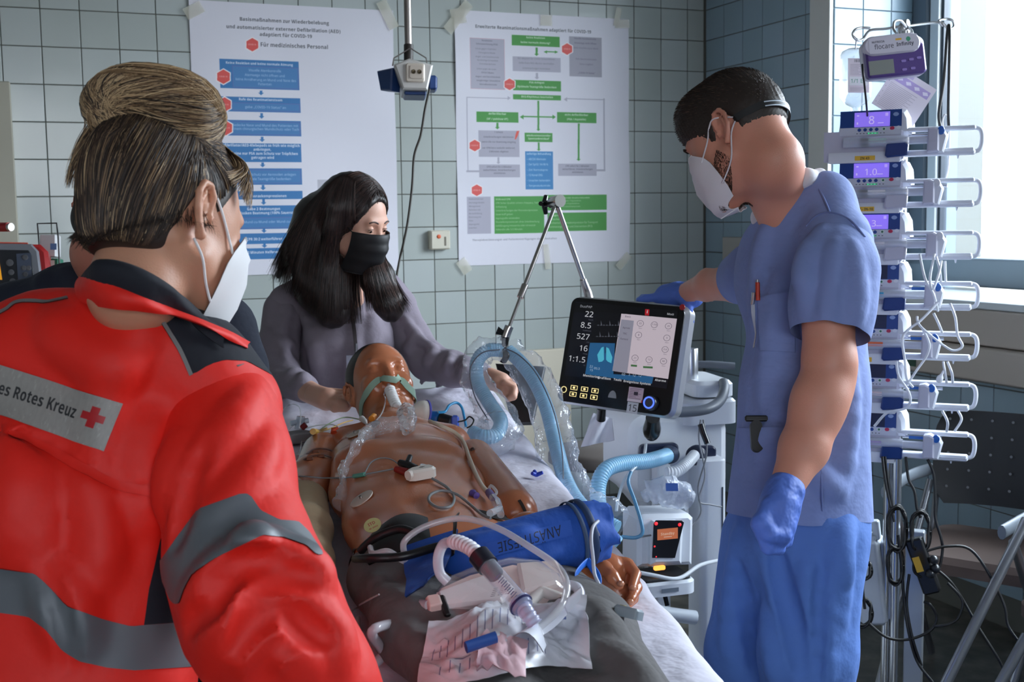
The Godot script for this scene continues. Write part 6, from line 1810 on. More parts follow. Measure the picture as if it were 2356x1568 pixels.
	obj("column_back", MB.new().box(Transform3D(yaw, Vector3(col.x, 0.52, col.z) + yaw * Vector3(-0.12,0,-0.02)), Vector3(0.04,0.7,0.05), 0.008), white, v)
	obj("base", MB.new().prism(Transform3D(yaw * Basis(Vector3.RIGHT, -PI * 0.5), Vector3(col.x - 0.06,0.07, col.z)), rrect(0.42,0.42,0.08,6), 0.06,0.015), mat(rgb(206,210,216), 0.45), v)
	for sx_ in [-0.17,0.17]:
		for sz in [-0.17,0.17]:
			obj("castor", MB.new().lathe(Transform3D(Basis(Vector3(0,0,1), PI * 0.5), Vector3(col.x - 0.06,0.036, col.z) + yaw * Vector3(sx_, 0, sz) + Vector3(0.012,0,0)), [Vector2(0.0001,-0.012), Vector2(0.032,-0.012), Vector2(0.035,0), Vector2(0.032,0.012), Vector2(0.0001,0.012)],16), mat(rgb(50,50,54), 0.6), v)
	obj("cross_tube", MB.new().tube(pcurve([[1480,1400,3.0],[1540,1412,3.02],[1600,1420,3.04]],3), 0.018,10), mat(rgb(190,196,204), 0.4), v)
	obj("short_hose", hose(pcurve([[1598,1046,3.1],[1580,1066,3.04],[1556,1084,3.0],[1532,1086,2.99]],6), 0.0125,0.0075,0.0028), clear(rgb(236,240,246), 0.75,0.3), v)
	# humidifier hung on the column
	var hz := thing("humidifier", "white heated humidifier with red lamps, orange display and black plate below the ventilator", "humidifier")
	var hx := Transform3D(Basis(u, -0.10), at(1515,1235,2.98))
	obj("body", MB.new().prism(hx.translated_local(Vector3(0,0,-0.06)), v2([-0.072,-0.06,0.075,-0.068,0.078,0.050,0.066,0.062,-0.055,0.070,-0.070,0.058]), 0.10,0.01), white, hz)
	obj("head", MB.new().prism(hx.translated_local(Vector3(-0.004,-0.006,0.03)), v2([-0.042,-0.045,0.040,-0.05,0.045,0.045,0.03,0.058,-0.032,0.062,-0.042,0.05]), 0.035,0.01), white, hz)
	var fx := hx.translated_local(Vector3(-0.006,0.010,0.066))
	obj("face_panel", MB.new().prism(fx, v2([-0.040,-0.040,0.020,-0.046,0.044,0.040,0.038,0.046,-0.030,0.052,-0.036,0.044]), 0.002,0.0006), mat(rgb(28,28,32), 0.3), hz)
	var di := canvas(128, 64, rgb(226, 132, 92)); txt(di, "Standby", 64, 38, 22, rgb(255, 214, 190), true, 1); rect(di, 40, 46, 50, 5, rgb(250, 200, 176))
	var dm := print_mat(di, 0.3, {"emission_enabled": true, "emission_operator": BaseMaterial3D.EMISSION_OP_MULTIPLY, "emission": Color.WHITE, "emission_energy_multiplier": 0.55}); dm.emission_texture = dm.albedo_texture; dm.albedo_color = Color(0.3,0.3,0.3)
	obj("display", plate(fx.translated_local(Vector3(0.0,0.016,0.0022)), 0.054,0.027), dm, hz)
	for e in [[-0.030,0.044,0.0045],[0.032,0.036,0.0045],[-0.034,-0.012,0.0025],[-0.030,-0.038,0.002]]: obj("alarm_light", MB.new().lathe(Transform3D(fx.basis * Basis(Vector3.RIGHT, PI * 0.5), fx * Vector3(e[0], e[1],0.001)), ball(e[2]), 10), glow(rgb(255,40,50), 1.6), hz)
	obj("status_light", MB.new().prism(hx.translated_local(Vector3(-0.020,-0.062,0.048)), rrect(0.030,0.011,0.004,3), 0.006,0.001), glow(rgb(255,166,70), 1.8), hz)
	obj("heater_plate", MB.new().prism(Transform3D(hx.basis * Basis(Vector3.RIGHT, -PI * 0.5), hx * Vector3(-0.012,-0.088,0.03)), rrect(0.135,0.10,0.02,5), 0.008,0.003), mat(rgb(34,34,36), 0.5), hz)
	obj("base", MB.new().prism(Transform3D(hx.basis * Basis(Vector3.RIGHT, -PI * 0.5), hx * Vector3(-0.010,-0.122,0.03)), rrect(0.15,0.12,0.03,5), 0.034,0.006), white, hz)
	obj("base_label", plate(hx.translated_local(Vector3(-0.01,-0.107,0.0915)), 0.045,0.010), mat(rgb(120,130,142), 0.4), hz)
	for s in [[1505,1345,1500,1385],[1524,1345,1535,1392]]: obj("power_lead", MB.new().tube(PackedVector3Array([at(s[0], s[1],2.97), at(s[2], s[3],2.97)]), 0.006,8), blk, hz)
	var wb := thing("water_bag", "crumpled clear bag of water lying on top of the white humidifier", "bag")
	obj("film", film(pcurve([[1478,1140,2.98],[1510,1128,2.97],[1550,1134,2.97],[1588,1152,2.98]],6), [0.015,0.03,0.034,0.03,0.02],5,18,0.8), clear(rgb(224,232,246), 0.42,0.12, {"normal_enabled": true, "normal_texture": tex("film"), "normal_scale": 0.6, "uv1_triplanar": true, "uv1_scale": Vector3(9,9,9)}), wb)
	obj("print", plate(Transform3D(cam_at.basis * Basis(Vector3.RIGHT, -0.4), at(1546,1120,2.93)), 0.03,0.02,0.0005), mat(rgb(60,96,170), 0.5), wb)
	var cup := thing("steel_cup", "tall brushed steel beaker standing on the white ventilator tray", "cup")
	var c0 := at(1588,868,3.26)
	obj("cup", MB.new().lathe(Transform3D(Basis(), c0 - Vector3(0,0.012,0)), [Vector2(0.0001,0), Vector2(0.021,0), Vector2(0.0215,0.004), Vector2(0.0215,0.09), Vector2(0.0205,0.092), Vector2(0.0195,0.09), Vector2(0.0195,0.006), Vector2(0.0001,0.006)],28), mat(rgb(206,208,212), 0.28,0.9), cup)
	# coiled probe and leads by the handle
	cable("sensor_lead", "thin grey sensor lead hanging from the ventilator handle in a loop", "cable", pp([[1612,965,3.0],[1608,1010,3.0],[1622,1090,3.0],[1608,1150,3.0],[1635,1160,3.02],[1660,1165,3.05]]), 0.0022, mat(rgb(150,152,156), 0.5))
	cable("sensor_lead", "thin grey sensor lead with yellow tag looping below the ventilator handle", "cable", pp([[1618,965,3.0],[1626,1040,2.99],[1606,1120,2.99],[1612,1180,3.0],[1580,1215,2.98],[1530,1225,2.93],[1470,1235,2.9]]), 0.0022, mat(rgb(128,130,134), 0.5))
	obj("sensor_probe", MB.new().tube(pcurve([[1612,975,2.99],[1620,1000,2.985],[1628,1020,2.98]],3), 0.008,10), blk).set_meta("label", "black sensor probe clipped under the grey ventilator handle")
	get_node("sensor_probe").set_meta("category", "probe")
	cable("white_lead", "white lead sagging across the white humidifier base to the column", "cable", pp([[1440,1310,2.86],[1500,1322,2.85],[1560,1330,2.87],[1610,1300,2.95],[1655,1288,3.04]]), 0.005, mat(rgb(210,214,218), 0.5))
	# arm that carries the breathing hoses
	var ar := thing("hose_support_arm", "slim chrome folding arm with black wing knob holding the breathing hoses", "support arm")
	var chrome := mat(rgb(204,202,198), 0.22,0.95)
	var hg := at(1280,464,3.04)
	obj("hinge", MB.new().lathe(Transform3D(Basis(cam_at.basis.x.rotated(u, 0.5), u, cam_at.basis.z.rotated(u, 0.5)) * Basis(Vector3.RIGHT, PI * 0.5), hg), [Vector2(0.0001,0.022), Vector2(0.014,0.022), Vector2(0.016,0.019), Vector2(0.016,-0.02), Vector2(0.0001,-0.02)].map(func(q): return Vector2(q.x, -q.y)), 26), chrome, ar)
	var kn := MB.new()
	for k in 3:
		var g := TAU * k / 3.0 + 0.5
		kn.tube(PackedVector3Array([at(1252,470,3.07), at(1252,470,3.07) + (cam_at.basis.y * cos(g) + (cam_at.basis.x * 0.4 - cam_at.basis.z) .normalized() * sin(g)) * 0.026]), PackedFloat32Array([0.008,0.006]), 8)
	kn.tube(PackedVector3Array([at(1250,470,3.07), at(1272,466,3.05)]), 0.009,10)
	obj("wing_knob", kn, blk, ar)
	obj("upper_rod", MB.new().tube(PackedVector3Array([at(1283,476,3.03), at(1348,660,3.12)]), 0.0062,12), chrome, ar)
	obj("end_sleeve", MB.new().tube(PackedVector3Array([at(1341,642,3.11), at(1352,672,3.125), at(1356,690,3.13)]), PackedFloat32Array([0.0085,0.011,0.012]), 14), chrome, ar)
	obj("fore_rod", MB.new().tube(PackedVector3Array([at(1276,476,3.03), at(1206,660,2.98)]), 0.0052,12), chrome, ar)
	obj("end_sleeve", MB.new().tube(PackedVector3Array([at(1208,655,2.98), at(1197,684,2.97)]), 0.009,12), chrome, ar)
	obj("lower_rod", MB.new().tube(PackedVector3Array([at(1200,675,2.972), at(1170,756,2.95)]), 0.0042,10), chrome, ar)
	obj("clamp", MB.new().tube(pcurve([[1172,750,2.95],[1165,768,2.95],[1160,785,2.95]],3), 0.011,10), chrome, ar)
	obj("clamp_screw", MB.new().tube(PackedVector3Array([at(1143,760,2.95), at(1158,766,2.95)]), PackedFloat32Array([0.011,0.006]), 8), blk, ar)
	obj("strap", MB.new().tube(pcurve([[1163,775,2.94],[1162,800,2.94],[1165,818,2.925],[1158,832,2.94]],4), 0.009,8,0.5), blk, ar)
	# hoses in their clear sleeve
	var hs := thing("breathing_hoses", "pale blue corrugated breathing hoses in a crinkled clear sleeve hanging from the chrome arm", "hose")
	var hb := mat(rgb(138,190,222), 0.3,0.0, {"subsurf_scatter_enabled": true, "subsurf_scatter_strength": 0.1})
	var l1 := pcurve([[1158,806,2.95],[1122,806,2.94],[1098,832,2.93],[1100,880,2.92],[1128,930,2.88],[1152,968,2.83],[1140,1000,2.79],[1110,1004,2.78],[1085,994,2.80]],8)
	var l2 := pcurve([[1168,806,2.95],[1200,835,2.93],[1232,880,2.90],[1258,940,2.86],[1278,1020,2.80],[1300,1100,2.72],[1335,1160,2.66],[1385,1195,2.62],[1420,1215,2.6]],8)
	obj("hose", hose(l1,0.0165,0.006,0.0013), hb, hs)
	obj("hose", hose(l2,0.0165,0.006,0.0013), hb, hs)
	var fm := clear(rgb(226,234,248), 0.16,0.06, {"normal_enabled": true, "normal_texture": tex("film"), "normal_scale": 0.8, "uv1_triplanar": true, "uv1_scale": Vector3(7,7,7)})
	obj("sleeve_film", film(l1,[0.03,0.036,0.036,0.04,0.044,0.05,0.05,0.04],2), fm, hs)
	obj("sleeve_film", film(l2,[0.036,0.046,0.05,0.05,0.052,0.05,0.046,0.05,0.05],3), fm, hs)
	var wm := mat(rgb(96,100,112), 0.5)
	obj("heater_wire", MB.new().tube(pcurve([[1160,800,2.91],[1196,818,2.88],[1236,862,2.85],[1272,940,2.8],[1292,1030,2.74],[1296,1100,2.68]],6), 0.0016,5), wm, hs)
	obj("heater_wire", MB.new().tube(pcurve([[1150,804,2.9],[1108,812,2.89],[1082,850,2.88],[1092,910,2.85],[1120,960,2.8]],6), 0.0016,5), wm, hs)
	var h3 := thing("ventilator_hose", "pale blue corrugated hose curving from the ventilator port down to the humidifier side", "hose")
	obj("hose", hose(pcurve([[1536,1047,3.08],[1490,1060,3.0],[1430,1066,2.94],[1392,1082,2.9],[1376,1120,2.88],[1380,1180,2.86],[1396,1225,2.84],[1420,1250,2.84]],8), 0.0185,0.0068,0.0016), hb, h3)
	cable("gas_tube", "thin dark blue gas tube hanging in a loop beside the humidifier", "tube", pp([[1452,1085,2.92],[1446,1110,2.9],[1460,1150,2.88],[1474,1195,2.86],[1478,1225,2.85],[1462,1236,2.85],[1430,1234,2.85]]), 0.0045, mat(rgb(84,138,172), 0.25))
	cable("gas_tube", "thin white gas tube running from a clear valve down past the blue hose", "tube", pp([[1486,1022,3.05],[1478,1056,2.98],[1440,1098,2.92],[1424,1140,2.89],[1418,1175,2.87]]), 0.004, clear(rgb(220,228,236), 0.7,0.2))

# ---------- infusion tower at the window
func tower() -> void:
	var chrome := mat(rgb(206,208,212), 0.22,0.9); var white := mat(rgb(226,230,240), 0.38); var lilac := mat(rgb(196,196,214), 0.4); var navy := mat(rgb(34,72,140), 0.4); var deep := mat(rgb(16,52,120), 0.35); var blk := mat(rgb(16,17,20), 0.4)
	var yaw := cam_at.basis.rotated(Vector3.UP, deg_to_rad(-24))
	var ux := (yaw.x - Vector3.UP * yaw.x.dot(Vector3.UP)).normalized()
	var up := Vector3.UP
	var bz := Basis(ux, up, ux.cross(up))
	var st := thing("infusion_stand", "chrome infusion stand with wire hooks carrying seven stacked syringe pumps by the window", "infusion stand")
	var px := at(2072,640,3.26).x; var pz := at(2072,640,3.26).z
	var top := at(2076,80,3.26).y
	obj("pole", MB.new().tube(PackedVector3Array([Vector3(px, 0.06, pz), Vector3(px, top, pz)]), 0.0125,14), chrome, st)
	obj("pole", MB.new().tube(PackedVector3Array([Vector3(px, 0.06, pz) - ux * 0.024, Vector3(px, 0.93, pz) - ux * 0.024]), 0.011,14), chrome, st)
	obj("profile", MB.new().box(Transform3D(bz, Vector3(px, 0.33, pz) + ux * 0.052), Vector3(0.05,0.60,0.035), 0.004), mat(rgb(178,184,192), 0.35,0.5), st)
	for k in 5:
		var g := TAU * k / 5.0 + 0.3
		obj("foot", MB.new().tube(PackedVector3Array([Vector3(px, 0.075, pz), Vector3(px + cos(g) * 0.28,0.05, pz + sin(g) * 0.28)]), PackedFloat32Array([0.02,0.014]), 10), mat(rgb(60,62,66), 0.4), st)
		obj("castor", MB.new().lathe(Transform3D(Basis(Vector3(0,0,1), PI * 0.5), Vector3(px + cos(g) * 0.28 + 0.012,0.032, pz + sin(g) * 0.28)), [Vector2(0.0001,-0.012), Vector2(0.028,-0.012), Vector2(0.031,0), Vector2(0.028,0.012), Vector2(0.0001,0.012)],14), blk, st)
	obj("head_block", MB.new().tube(pcurve([[2078,82,3.26],[2080,58,3.25],[2090,52,3.24]],3), PackedFloat32Array([0.015,0.015,0.015,0.013,0.012,0.011,0.009]), 12), chrome, st)
	for s in [[[2086,58,3.25],[2040,66,3.24],[2002,70,3.23],[1985,90,3.23],[1972,92,3.22],[1962,80,3.22],[1968,68,3.22],[1985,64,3.23],[2002,65,3.23]],[[2086,60,3.25],[2130,54,3.27],[2165,52,3.28],[2182,66,3.28],[2194,62,3.29],[2192,48,3.29],[2178,44,3.29],[2160,48,3.28],[2170,60,3.28]],[[2084,62,3.24],[2072,48,3.20],[2058,50,3.17],[2056,66,3.15],[2062,76,3.14]],[[2088,62,3.25],[2098,72,3.22],[2098,86,3.2],[2090,94,3.18]]]:
		obj("wire_hook", MB.new().tube(pcurve(s, 5), 0.0036,8), chrome, st)
	# the pumps
	var ys := [318,433,550,664,778,892,1007]
	var words := ["uppermost syringe pump on the chrome stand, lit purple screen showing an eight", "second syringe pump from the top of the stand, lit purple screen, pale clamp", "third syringe pump from the top of the stand, half hidden by the blue sleeve", "fourth syringe pump down the stand, dark screen, blue clamp, no yellow tag", "fifth syringe pump down the stand, dark screen, orange plunger and yellow tag", "sixth syringe pump down the stand, dark screen, just above the lowest pump", "lowest syringe pump on the chrome stand, dark screen, in front of the black chair"]
	var tags := ["ZN 43", "ZIN - IN-10", "", "", "154", "ZN 4", "ZN"]
	var nums := ["8", "1.0", "2.3"]
	for i in 7:
		var y: float = ys[i]
		var o := at(2085, y, 3.24)
		o.x = px; o.z = pz
		o += ux * -0.012 + bz.z * 0.02
		var x := Transform3D(bz, o)
		var t := thing("syringe_pump", words[i], "syringe pump", x, "syringe pumps on the stand")
		var on := i < 3
		# local metres: x along the pump, y up, z to its front
		obj("body", MB.new().prism(Transform3D(Basis(up, PI * 0.5), Vector3(-0.185,0,0)), v2([0.055,-0.062,0.055,0.0,0.03,0.012,0.012,0.018,-0.05,0.018,-0.05,-0.062]), 0.205,0.006), lilac, t)
		obj("groove", MB.new().prism(Transform3D(Basis(up, PI * 0.5), Vector3(-0.17,0,0)), v2([-0.045,-0.038,-0.062,-0.038,-0.066,-0.044,-0.066,-0.066,-0.03,-0.066]), 0.185,0.003), white, t)
		obj("head", MB.new().prism(Transform3D(Basis(), Vector3(0,0,-0.06)), v2([-0.150,0.004,-0.142,0.062,-0.13,0.068,0.012,0.074,0.026,0.070,0.036,0.05,0.040,0.004]), 0.105,0.01), white, t)
		var im := canvas(256,112, rgb(26,66,138))
		rect(im, 60,8,148,66, rgb(150,124,252) if on else rgb(18,30,66))
		rect(im, 0,76,256,36, rgb(206,210,226))
		if on:
			txt(im, nums[i],132,62,50 if i == 0 else 40, rgb(214,200,255), false, 1)
			rect(im, 70,20,10,5, rgb(206,190,255)); rect(im, 188,14,12,14, rgb(190,170,255)); rect(im, 70,52,6,10, rgb(206,190,255)); rect(im, 158,56,24,4, rgb(196,180,255))
			for k in 5: rect(im, 118 + k * 9,100,6,7, rgb(60,240,150))
		for k in 9: rect(im, 70 + k * 14,102,6,3, rgb(60,66,84))
		for k in 4: poly(im, PackedVector2Array(Array(oval(8,8,12)).map(func(q): return q + Vector2(82 + k * 24,87))), rgb(30,70,150))
		poly(im, PackedVector2Array(Array(oval(8,8,12)).map(func(q): return q + Vector2(184,86))), rgb(222,240,228)); poly(im, PackedVector2Array(Array(oval(5,5,12)).map(func(q): return q + Vector2(184,86))), rgb(52,110,96))
		poly(im, PackedVector2Array(Array(oval(10,8,12)).map(func(q): return q + Vector2(218,84))), rgb(196,44,84)); poly(im, PackedVector2Array(Array(oval(10,8,12)).map(func(q): return q + Vector2(244,82))), rgb(226,230,240))
		poly(im, PackedVector2Array(Array(oval(12,9,14)).map(func(q): return q + Vector2(232,22))), rgb(150,172,214))
		var fm := print_mat(im, 0.35)
		if on:
			var em := im.duplicate()
			for yy in 112:
				for xx in 256:
					if not (xx >= 60 and xx < 208 and yy >= 8 and yy < 74) and not (yy >= 99 and xx > 114 and xx < 165 and im.get_pixel(xx, yy).g > 0.9): em.set_pixel(xx, yy, Color.BLACK)
			fm.emission_enabled = true; fm.emission_operator = BaseMaterial3D.EMISSION_OP_MULTIPLY; fm.emission = Color.WHITE; fm.emission_energy_multiplier = 0.55
			fm.emission_texture = ImageTexture.create_from_image(em)
		obj("control_screen", plate(Transform3D(Basis(Vector3.RIGHT, -0.12), Vector3(-0.064,0.039,0.0475)), 0.158,0.066,0.0012), fm, t)
		# syringe lying in the groove
		var sy := Node3D.new(); sy.name = "syringe"; t.add_child(sy)
		var a := Vector3(-0.13,-0.012,0.068)
		obj("barrel", MB.new().tube(PackedVector3Array([a, a + Vector3(0.165,0,0)]), 0.0145,16), clear(rgb(220,226,240), 0.38,0.1), sy)
		obj("plunger_seal", MB.new().tube(PackedVector3Array([a + Vector3(0.045,0,0), a + Vector3(0.064,0,0)]), 0.0138,16), blk, sy)
		obj("plunger_rod", MB.new().tube(PackedVector3Array([a + Vector3(0.064,0,0), a + Vector3(0.232,0,0)]), 0.0105,10), clear(rgb(226,230,244), 0.6,0.2), sy)
		obj("label", plate(Transform3D(Basis(), a + Vector3(0.088,0.002,0.0135)), 0.045,0.011), mat([rgb(180,206,206), rgb(226,226,232), rgb(222,218,226), rgb(52,150,190), rgb(226,104,56), rgb(220,200,204), rgb(176,160,204)][i],0.5), sy)
		var cm: Material = lilac if i == 1 or i == 2 else deep
		obj("barrel_clamp", MB.new().prism(Transform3D(Basis(), Vector3(0.005,-0.035,0.056)), v2([-0.028,-0.014,-0.024,0.018,0.024,0.02,0.03,0.012,0.028,-0.016,-0.022,-0.02]), 0.026,0.004), cm, t)
		if tags[i] != "":
			var ti := canvas(128,30, rgb(232,186,60)); txt(ti, tags[i],64,24,22, rgb(70,56,30), true, 1)
			obj("name_tag", plate(Transform3D(Basis(), Vector3(-0.075,-0.054,0.0665)), 0.052,0.012), print_mat(ti, 0.5), t)
		# the drive sticking out to the side
		var dr := Node3D.new(); dr.name = "drive"; t.add_child(dr)
		obj("top_rail", MB.new().box(Transform3D(Basis(), Vector3(0.108,0.017,0.03)), Vector3(0.18,0.012,0.03), 0.004), white, dr)
		obj("bottom_rail", MB.new().box(Transform3D(Basis(), Vector3(0.108,-0.045,0.035)), Vector3(0.18,0.016,0.036), 0.005), white, dr)
		obj("end_bow", MB.new().tube(curve([Vector3(0.185,0.018,0.03), Vector3(0.207,0.012,0.03), Vector3(0.213,-0.012,0.032), Vector3(0.207,-0.040,0.034), Vector3(0.185,-0.046,0.035)],5), 0.0058,10), white, dr)
		obj("guide_rod", MB.new().tube(PackedVector3Array([Vector3(0.03,0.003,0.03), Vector3(0.13,0.003,0.03)]), 0.0045,8), chrome, dr)
		if i > 2: obj("battery_strip", MB.new().box(Transform3D(Basis(), Vector3(0.075,0.004,0.045)), Vector3(0.055,0.008,0.004), 0.001), mat(rgb(48,112,196), 0.4), dr)
		obj("lower_cover", MB.new().box(Transform3D(Basis(), Vector3(0.152,-0.040,0.055)), Vector3(0.085,0.010,0.006), 0.002), mat(rgb(238,242,250), 0.25), dr)
		var ph := Node3D.new(); ph.name = "plunger_holder"; t.add_child(ph)
		var hx0 = 0.104 + [0.004,-0.004,0.006,0.004,-0.001,-0.006,0.008][i]
		obj("holder", MB.new().prism(Transform3D(Basis(), Vector3(hx0,-0.013,0.035)), v2([-0.026,-0.032,-0.024,0.030,-0.008,0.033,0.004,0.026,0.004,-0.03]), 0.052,0.004), lilac, ph)
		obj("lever", MB.new().prism(Transform3D(Basis(), Vector3(hx0 + 0.010,-0.02,0.05)), v2([-0.010,-0.026,-0.010,0.03,0.004,0.034,0.014,0.016,0.010,0.0,0.004,-0.026]), 0.03,0.004), white, ph)
		obj("lever_cap", MB.new().lathe(Transform3D(Basis(Vector3.RIGHT, PI * 0.5), Vector3(hx0 + 0.008,0.010,0.08)).scaled_local(Vector3(0.8,1,1)), [Vector2(0.0115,0), Vector2(0.0105,0.004), Vector2(0.0001,0.005)],14), mat(rgb(222,224,234), 0.4) if i == 1 or i == 2 else mat(rgb(36,104,196), 0.35), ph)
		obj("drip_pin", MB.new().tube(PackedVector3Array([Vector3(0.155,-0.052,0.035), Vector3(0.155,-0.062,0.035)]), PackedFloat32Array([0.004,0.0015]), 6), white, dr)
	# feeding pump
	var fp := thing("feeding_pump", "purple feeding pump with a grey green display and pale top cover hung on the stand", "feeding pump")
	var fx := Transform3D(cam_at.basis * Basis(Vector3.FORWARD, -0.11), at(2058,130,3.08))
	obj("back_shell", MB.new().prism(fx.translated_local(Vector3(0.004,0.0,-0.04)), rrect(0.162,0.102,0.02,5), 0.03,0.008), mat(rgb(226,226,238), 0.35), fp)
	obj("case", MB.new().prism(fx.translated_local(Vector3(0,-0.012,-0.012)), rrect(0.152,0.078,0.01,4), 0.024,0.005), mat(rgb(88,66,134), 0.4), fp)
	obj("cover", MB.new().prism(fx.translated_local(Vector3(-0.008,0.029,0.0)), rrect(0.146,0.050,0.0245,8), 0.018,0.004), mat(rgb(206,202,216), 0.4), fp)
	var fi := canvas(320,100, rgb(206,202,216))
	txt(fi, "NUTRICIA", 20, 34, 18, rgb(60, 56, 70), true); txt(fi, "flocare", 34, 74, 42, rgb(52, 50, 66), false); txt(fi, "Infinity", 180, 68, 32, rgb(52, 50, 66), true)
	poly(fi, PackedVector2Array(Array(oval(15,15,18)).map(func(q): return q + Vector2(262,28))), rgb(72,156,122)); rect(fi, 178,18,40,12, rgb(230,176,60))
	obj("cover_print", plate(fx.translated_local(Vector3(-0.006,0.029,0.0181)), 0.124,0.040,0.0004), print_mat(fi, 0.45), fp)
	obj("display", plate(fx.translated_local(Vector3(-0.040,-0.026,0.0121)), 0.064,0.036,0.0008), mat(rgb(138,142,138), 0.3), fp)
	for e in [[0.018,-0.012],[0.038,-0.010],[0.058,-0.008],[0.018,-0.034],[0.040,-0.033]]: obj("key", MB.new().prism(fx.translated_local(Vector3(e[0], e[1] - 0.004,0.012)), rrect(0.012,0.006,0.002,2), 0.001), mat(rgb(150,128,200), 0.4), fp)
	cable("power_lead", "black power lead plugged into the purple feeding pump", "cable", pp([[1984,148,3.07],[1986,170,3.06],[1989,195,3.07],[1993,235,3.12],[1996,270,3.2]]), 0.0028, blk)
	# leaflet hung below it
	var li := canvas(320,300, rgb(224,216,228))
	rect(li, 30,40,270,52, rgb(178,160,212))
	for k in 4: poly(li, PackedVector2Array([Vector2(50 + k * 66,62), Vector2(80 + k * 66,50), Vector2(96 + k * 66,66), Vector2(66 + k * 66,80)]), rgb(228,222,240))
	for k in 16: rect(li, 30,112 + k * 11,210 - (k * 37) % 70,3, rgb(176,166,182))
	for k in 5: rect(li, 14,110 + k * 40,4,4, rgb(90,80,100))
	rect(li, 90,12,60,20, rgb(196,184,220))
	var lf := thing("instruction_card", "white instruction card with a purple band dangling aslant below the feeding pump", "card")
	obj("card", plate(Transform3D(cam_at.basis * Basis(Vector3.FORWARD, 0.56) * Basis(Vector3.RIGHT, 0.1), at(2080,222,3.17)), 0.125,0.118,0.0012), print_mat(li, 0.5), lf)
	# infusion bottle
	var ib := thing("infusion_bottle", "clear plastic infusion bottle with a white barcode label hanging neck down on the stand", "bottle")
	var bx0 := Transform3D(cam_at.basis, at(1968,182,3.24))
	var pr := []
	for e in [[0.0001,0.082],[0.02,0.082],[0.036,0.074],[0.0425,0.058],[0.043,-0.03],[0.041,-0.05],[0.03,-0.066],[0.014,-0.074],[0.0125,-0.078],[0.0125,-0.094],[0.0001,-0.095]]: pr.append(Vector2(e[0], e[1]))
	pr.reverse()
	obj("bottle", MB.new().lathe(bx0.scaled_local(Vector3(1,1,0.6)), pr, 26), clear(rgb(232,240,250), 0.28,0.1), ib)
	obj("cap", MB.new().lathe(bx0.translated_local(Vector3(0,-0.125,0)), [Vector2(0.0001,0), Vector2(0.014,0), Vector2(0.016,0.004), Vector2(0.016,0.03), Vector2(0.0001,0.03)],18), mat(rgb(226,226,232), 0.5), ib)
	var bi := canvas(200,330, rgb(226,214,222))
	for k in 9: rect(bi, 60 + k * 9,10,3 + k % 3,28, rgb(50,46,54))
	for k in 10: rect(bi, 20,56 + k * 11,120 - (k * 29) % 50,4, rgb(178,166,176))
	rect(bi, 14, 176, 172, 84, rgb(236, 236, 238)); txt(bi, "1/1 E", 24, 236, 52, rgb(70, 156, 120), false)
	for k in 4: rect(bi, 20,280 + k * 10,140 - k * 12,3, rgb(170,160,170))
	obj("label", plate(bx0.translated_local(Vector3(0.001,0.004,0.0265)), 0.057,0.092,0.0006), print_mat(bi, 0.5), ib)
	obj("hanger", MB.new().tube(PackedVector3Array([bx0 * Vector3(0,0.08,0), at(1970,92,3.225)]), 0.002,6), chrome, ib)
	# black leads looped over the right-hand hook
	cable("black_tube", "black tube hanging doubled over the wire hook beside the window frame", "tube", pp([[2166,300,3.3],[2160,262,3.3],[2172,180,3.29],[2180,72,3.27],[2185,68,3.26],[2184,160,3.27],[2182,260,3.28],[2184,300,3.3]]), 0.0042, blk)
	cable("white_loop", "thin white loop hanging below the black tube at the window frame", "cable", pp([[2170,300,3.31],[2168,280,3.31],[2174,264,3.31],[2182,276,3.31],[2184,300,3.31],[2182,380,3.31],[2176,410,3.31]]), 0.0026, mat(rgb(226,228,234), 0.4))
	# infusion lines between the pumps
	var lw := ["white infusion line falling from the third pump onto the fourth pump's plunger", "white infusion line crossing in a V above the fourth pump's drive", "short white line stub dropping from the third pump beside its plunger holder", "straight white line hanging from the third pump's bottom rail", "long thin line slanting from the fourth plunger past the fifth screen to the sixth pump", "white infusion line hanging in a wide bow from the fourth lever beyond the fifth drive", "short thick white line between the fourth and fifth pumps", "thin white line hooked in a curl before the fifth pump's syringe", "white infusion line running left from the sixth clamp to the lowest screen", "white line hanging from the fifth plunger holder to the sixth rail", "second white line below the fifth plunger holder, bowed outwards", "white line falling from the sixth pump onto the lowest drive", "outer white line curling from the sixth rail to the lowest drive"]
	var li_n := 0
	var line := clear(rgb(240,243,250), 0.82,0.2)
	for s in [[[2116,584,3.1],[2128,640,3.08],[2144,668,3.07],[2152,690,3.07],[2158,715,3.09]],[[2150,584,3.1],[2140,640,3.07],[2146,665,3.06],[2160,630,3.07],[2166,600,3.09]],[[2154,590,3.09],[2162,620,3.08],[2165,648,3.09]],[[2174,600,3.1],[2176,648,3.1]],[[2158,695,3.06],[2120,735,3.05],[2090,758,3.05],[2076,780,3.05],[2082,830,3.05],[2086,870,3.05],[2100,890,3.06]],[[2186,698,3.04],[2198,730,3.03],[2203,770,3.03],[2214,795,3.03],[2196,806,3.03],[2172,795,3.03],[2128,760,3.04],[2112,742,3.05],[2110,728,3.06]],[[2148,720,3.05],[2160,745,3.05],[2168,765,3.06]],[[2122,755,3.05],[2138,790,3.05],[2132,818,3.05],[2110,850,3.05],[2090,880,3.05]],[[2062,830,3.05],[2068,865,3.05],[2090,900,3.04],[2094,925,3.04],[2080,940,3.05],[2040,950,3.07],[2012,980,3.1]],[[2170,832,3.06],[2174,855,3.05],[2178,880,3.07]],[[2180,832,3.06],[2190,858,3.05],[2192,880,3.07]],[[2168,945,3.06],[2180,970,3.05],[2178,992,3.07]],[[2204,945,3.07],[2212,965,3.06],[2196,992,3.06]]]:
		cable("infusion_line", lw[li_n % lw.size()], "tube", pp(s), 0.0034, line, "infusion lines between the pumps", 6,6)
		li_n += 1
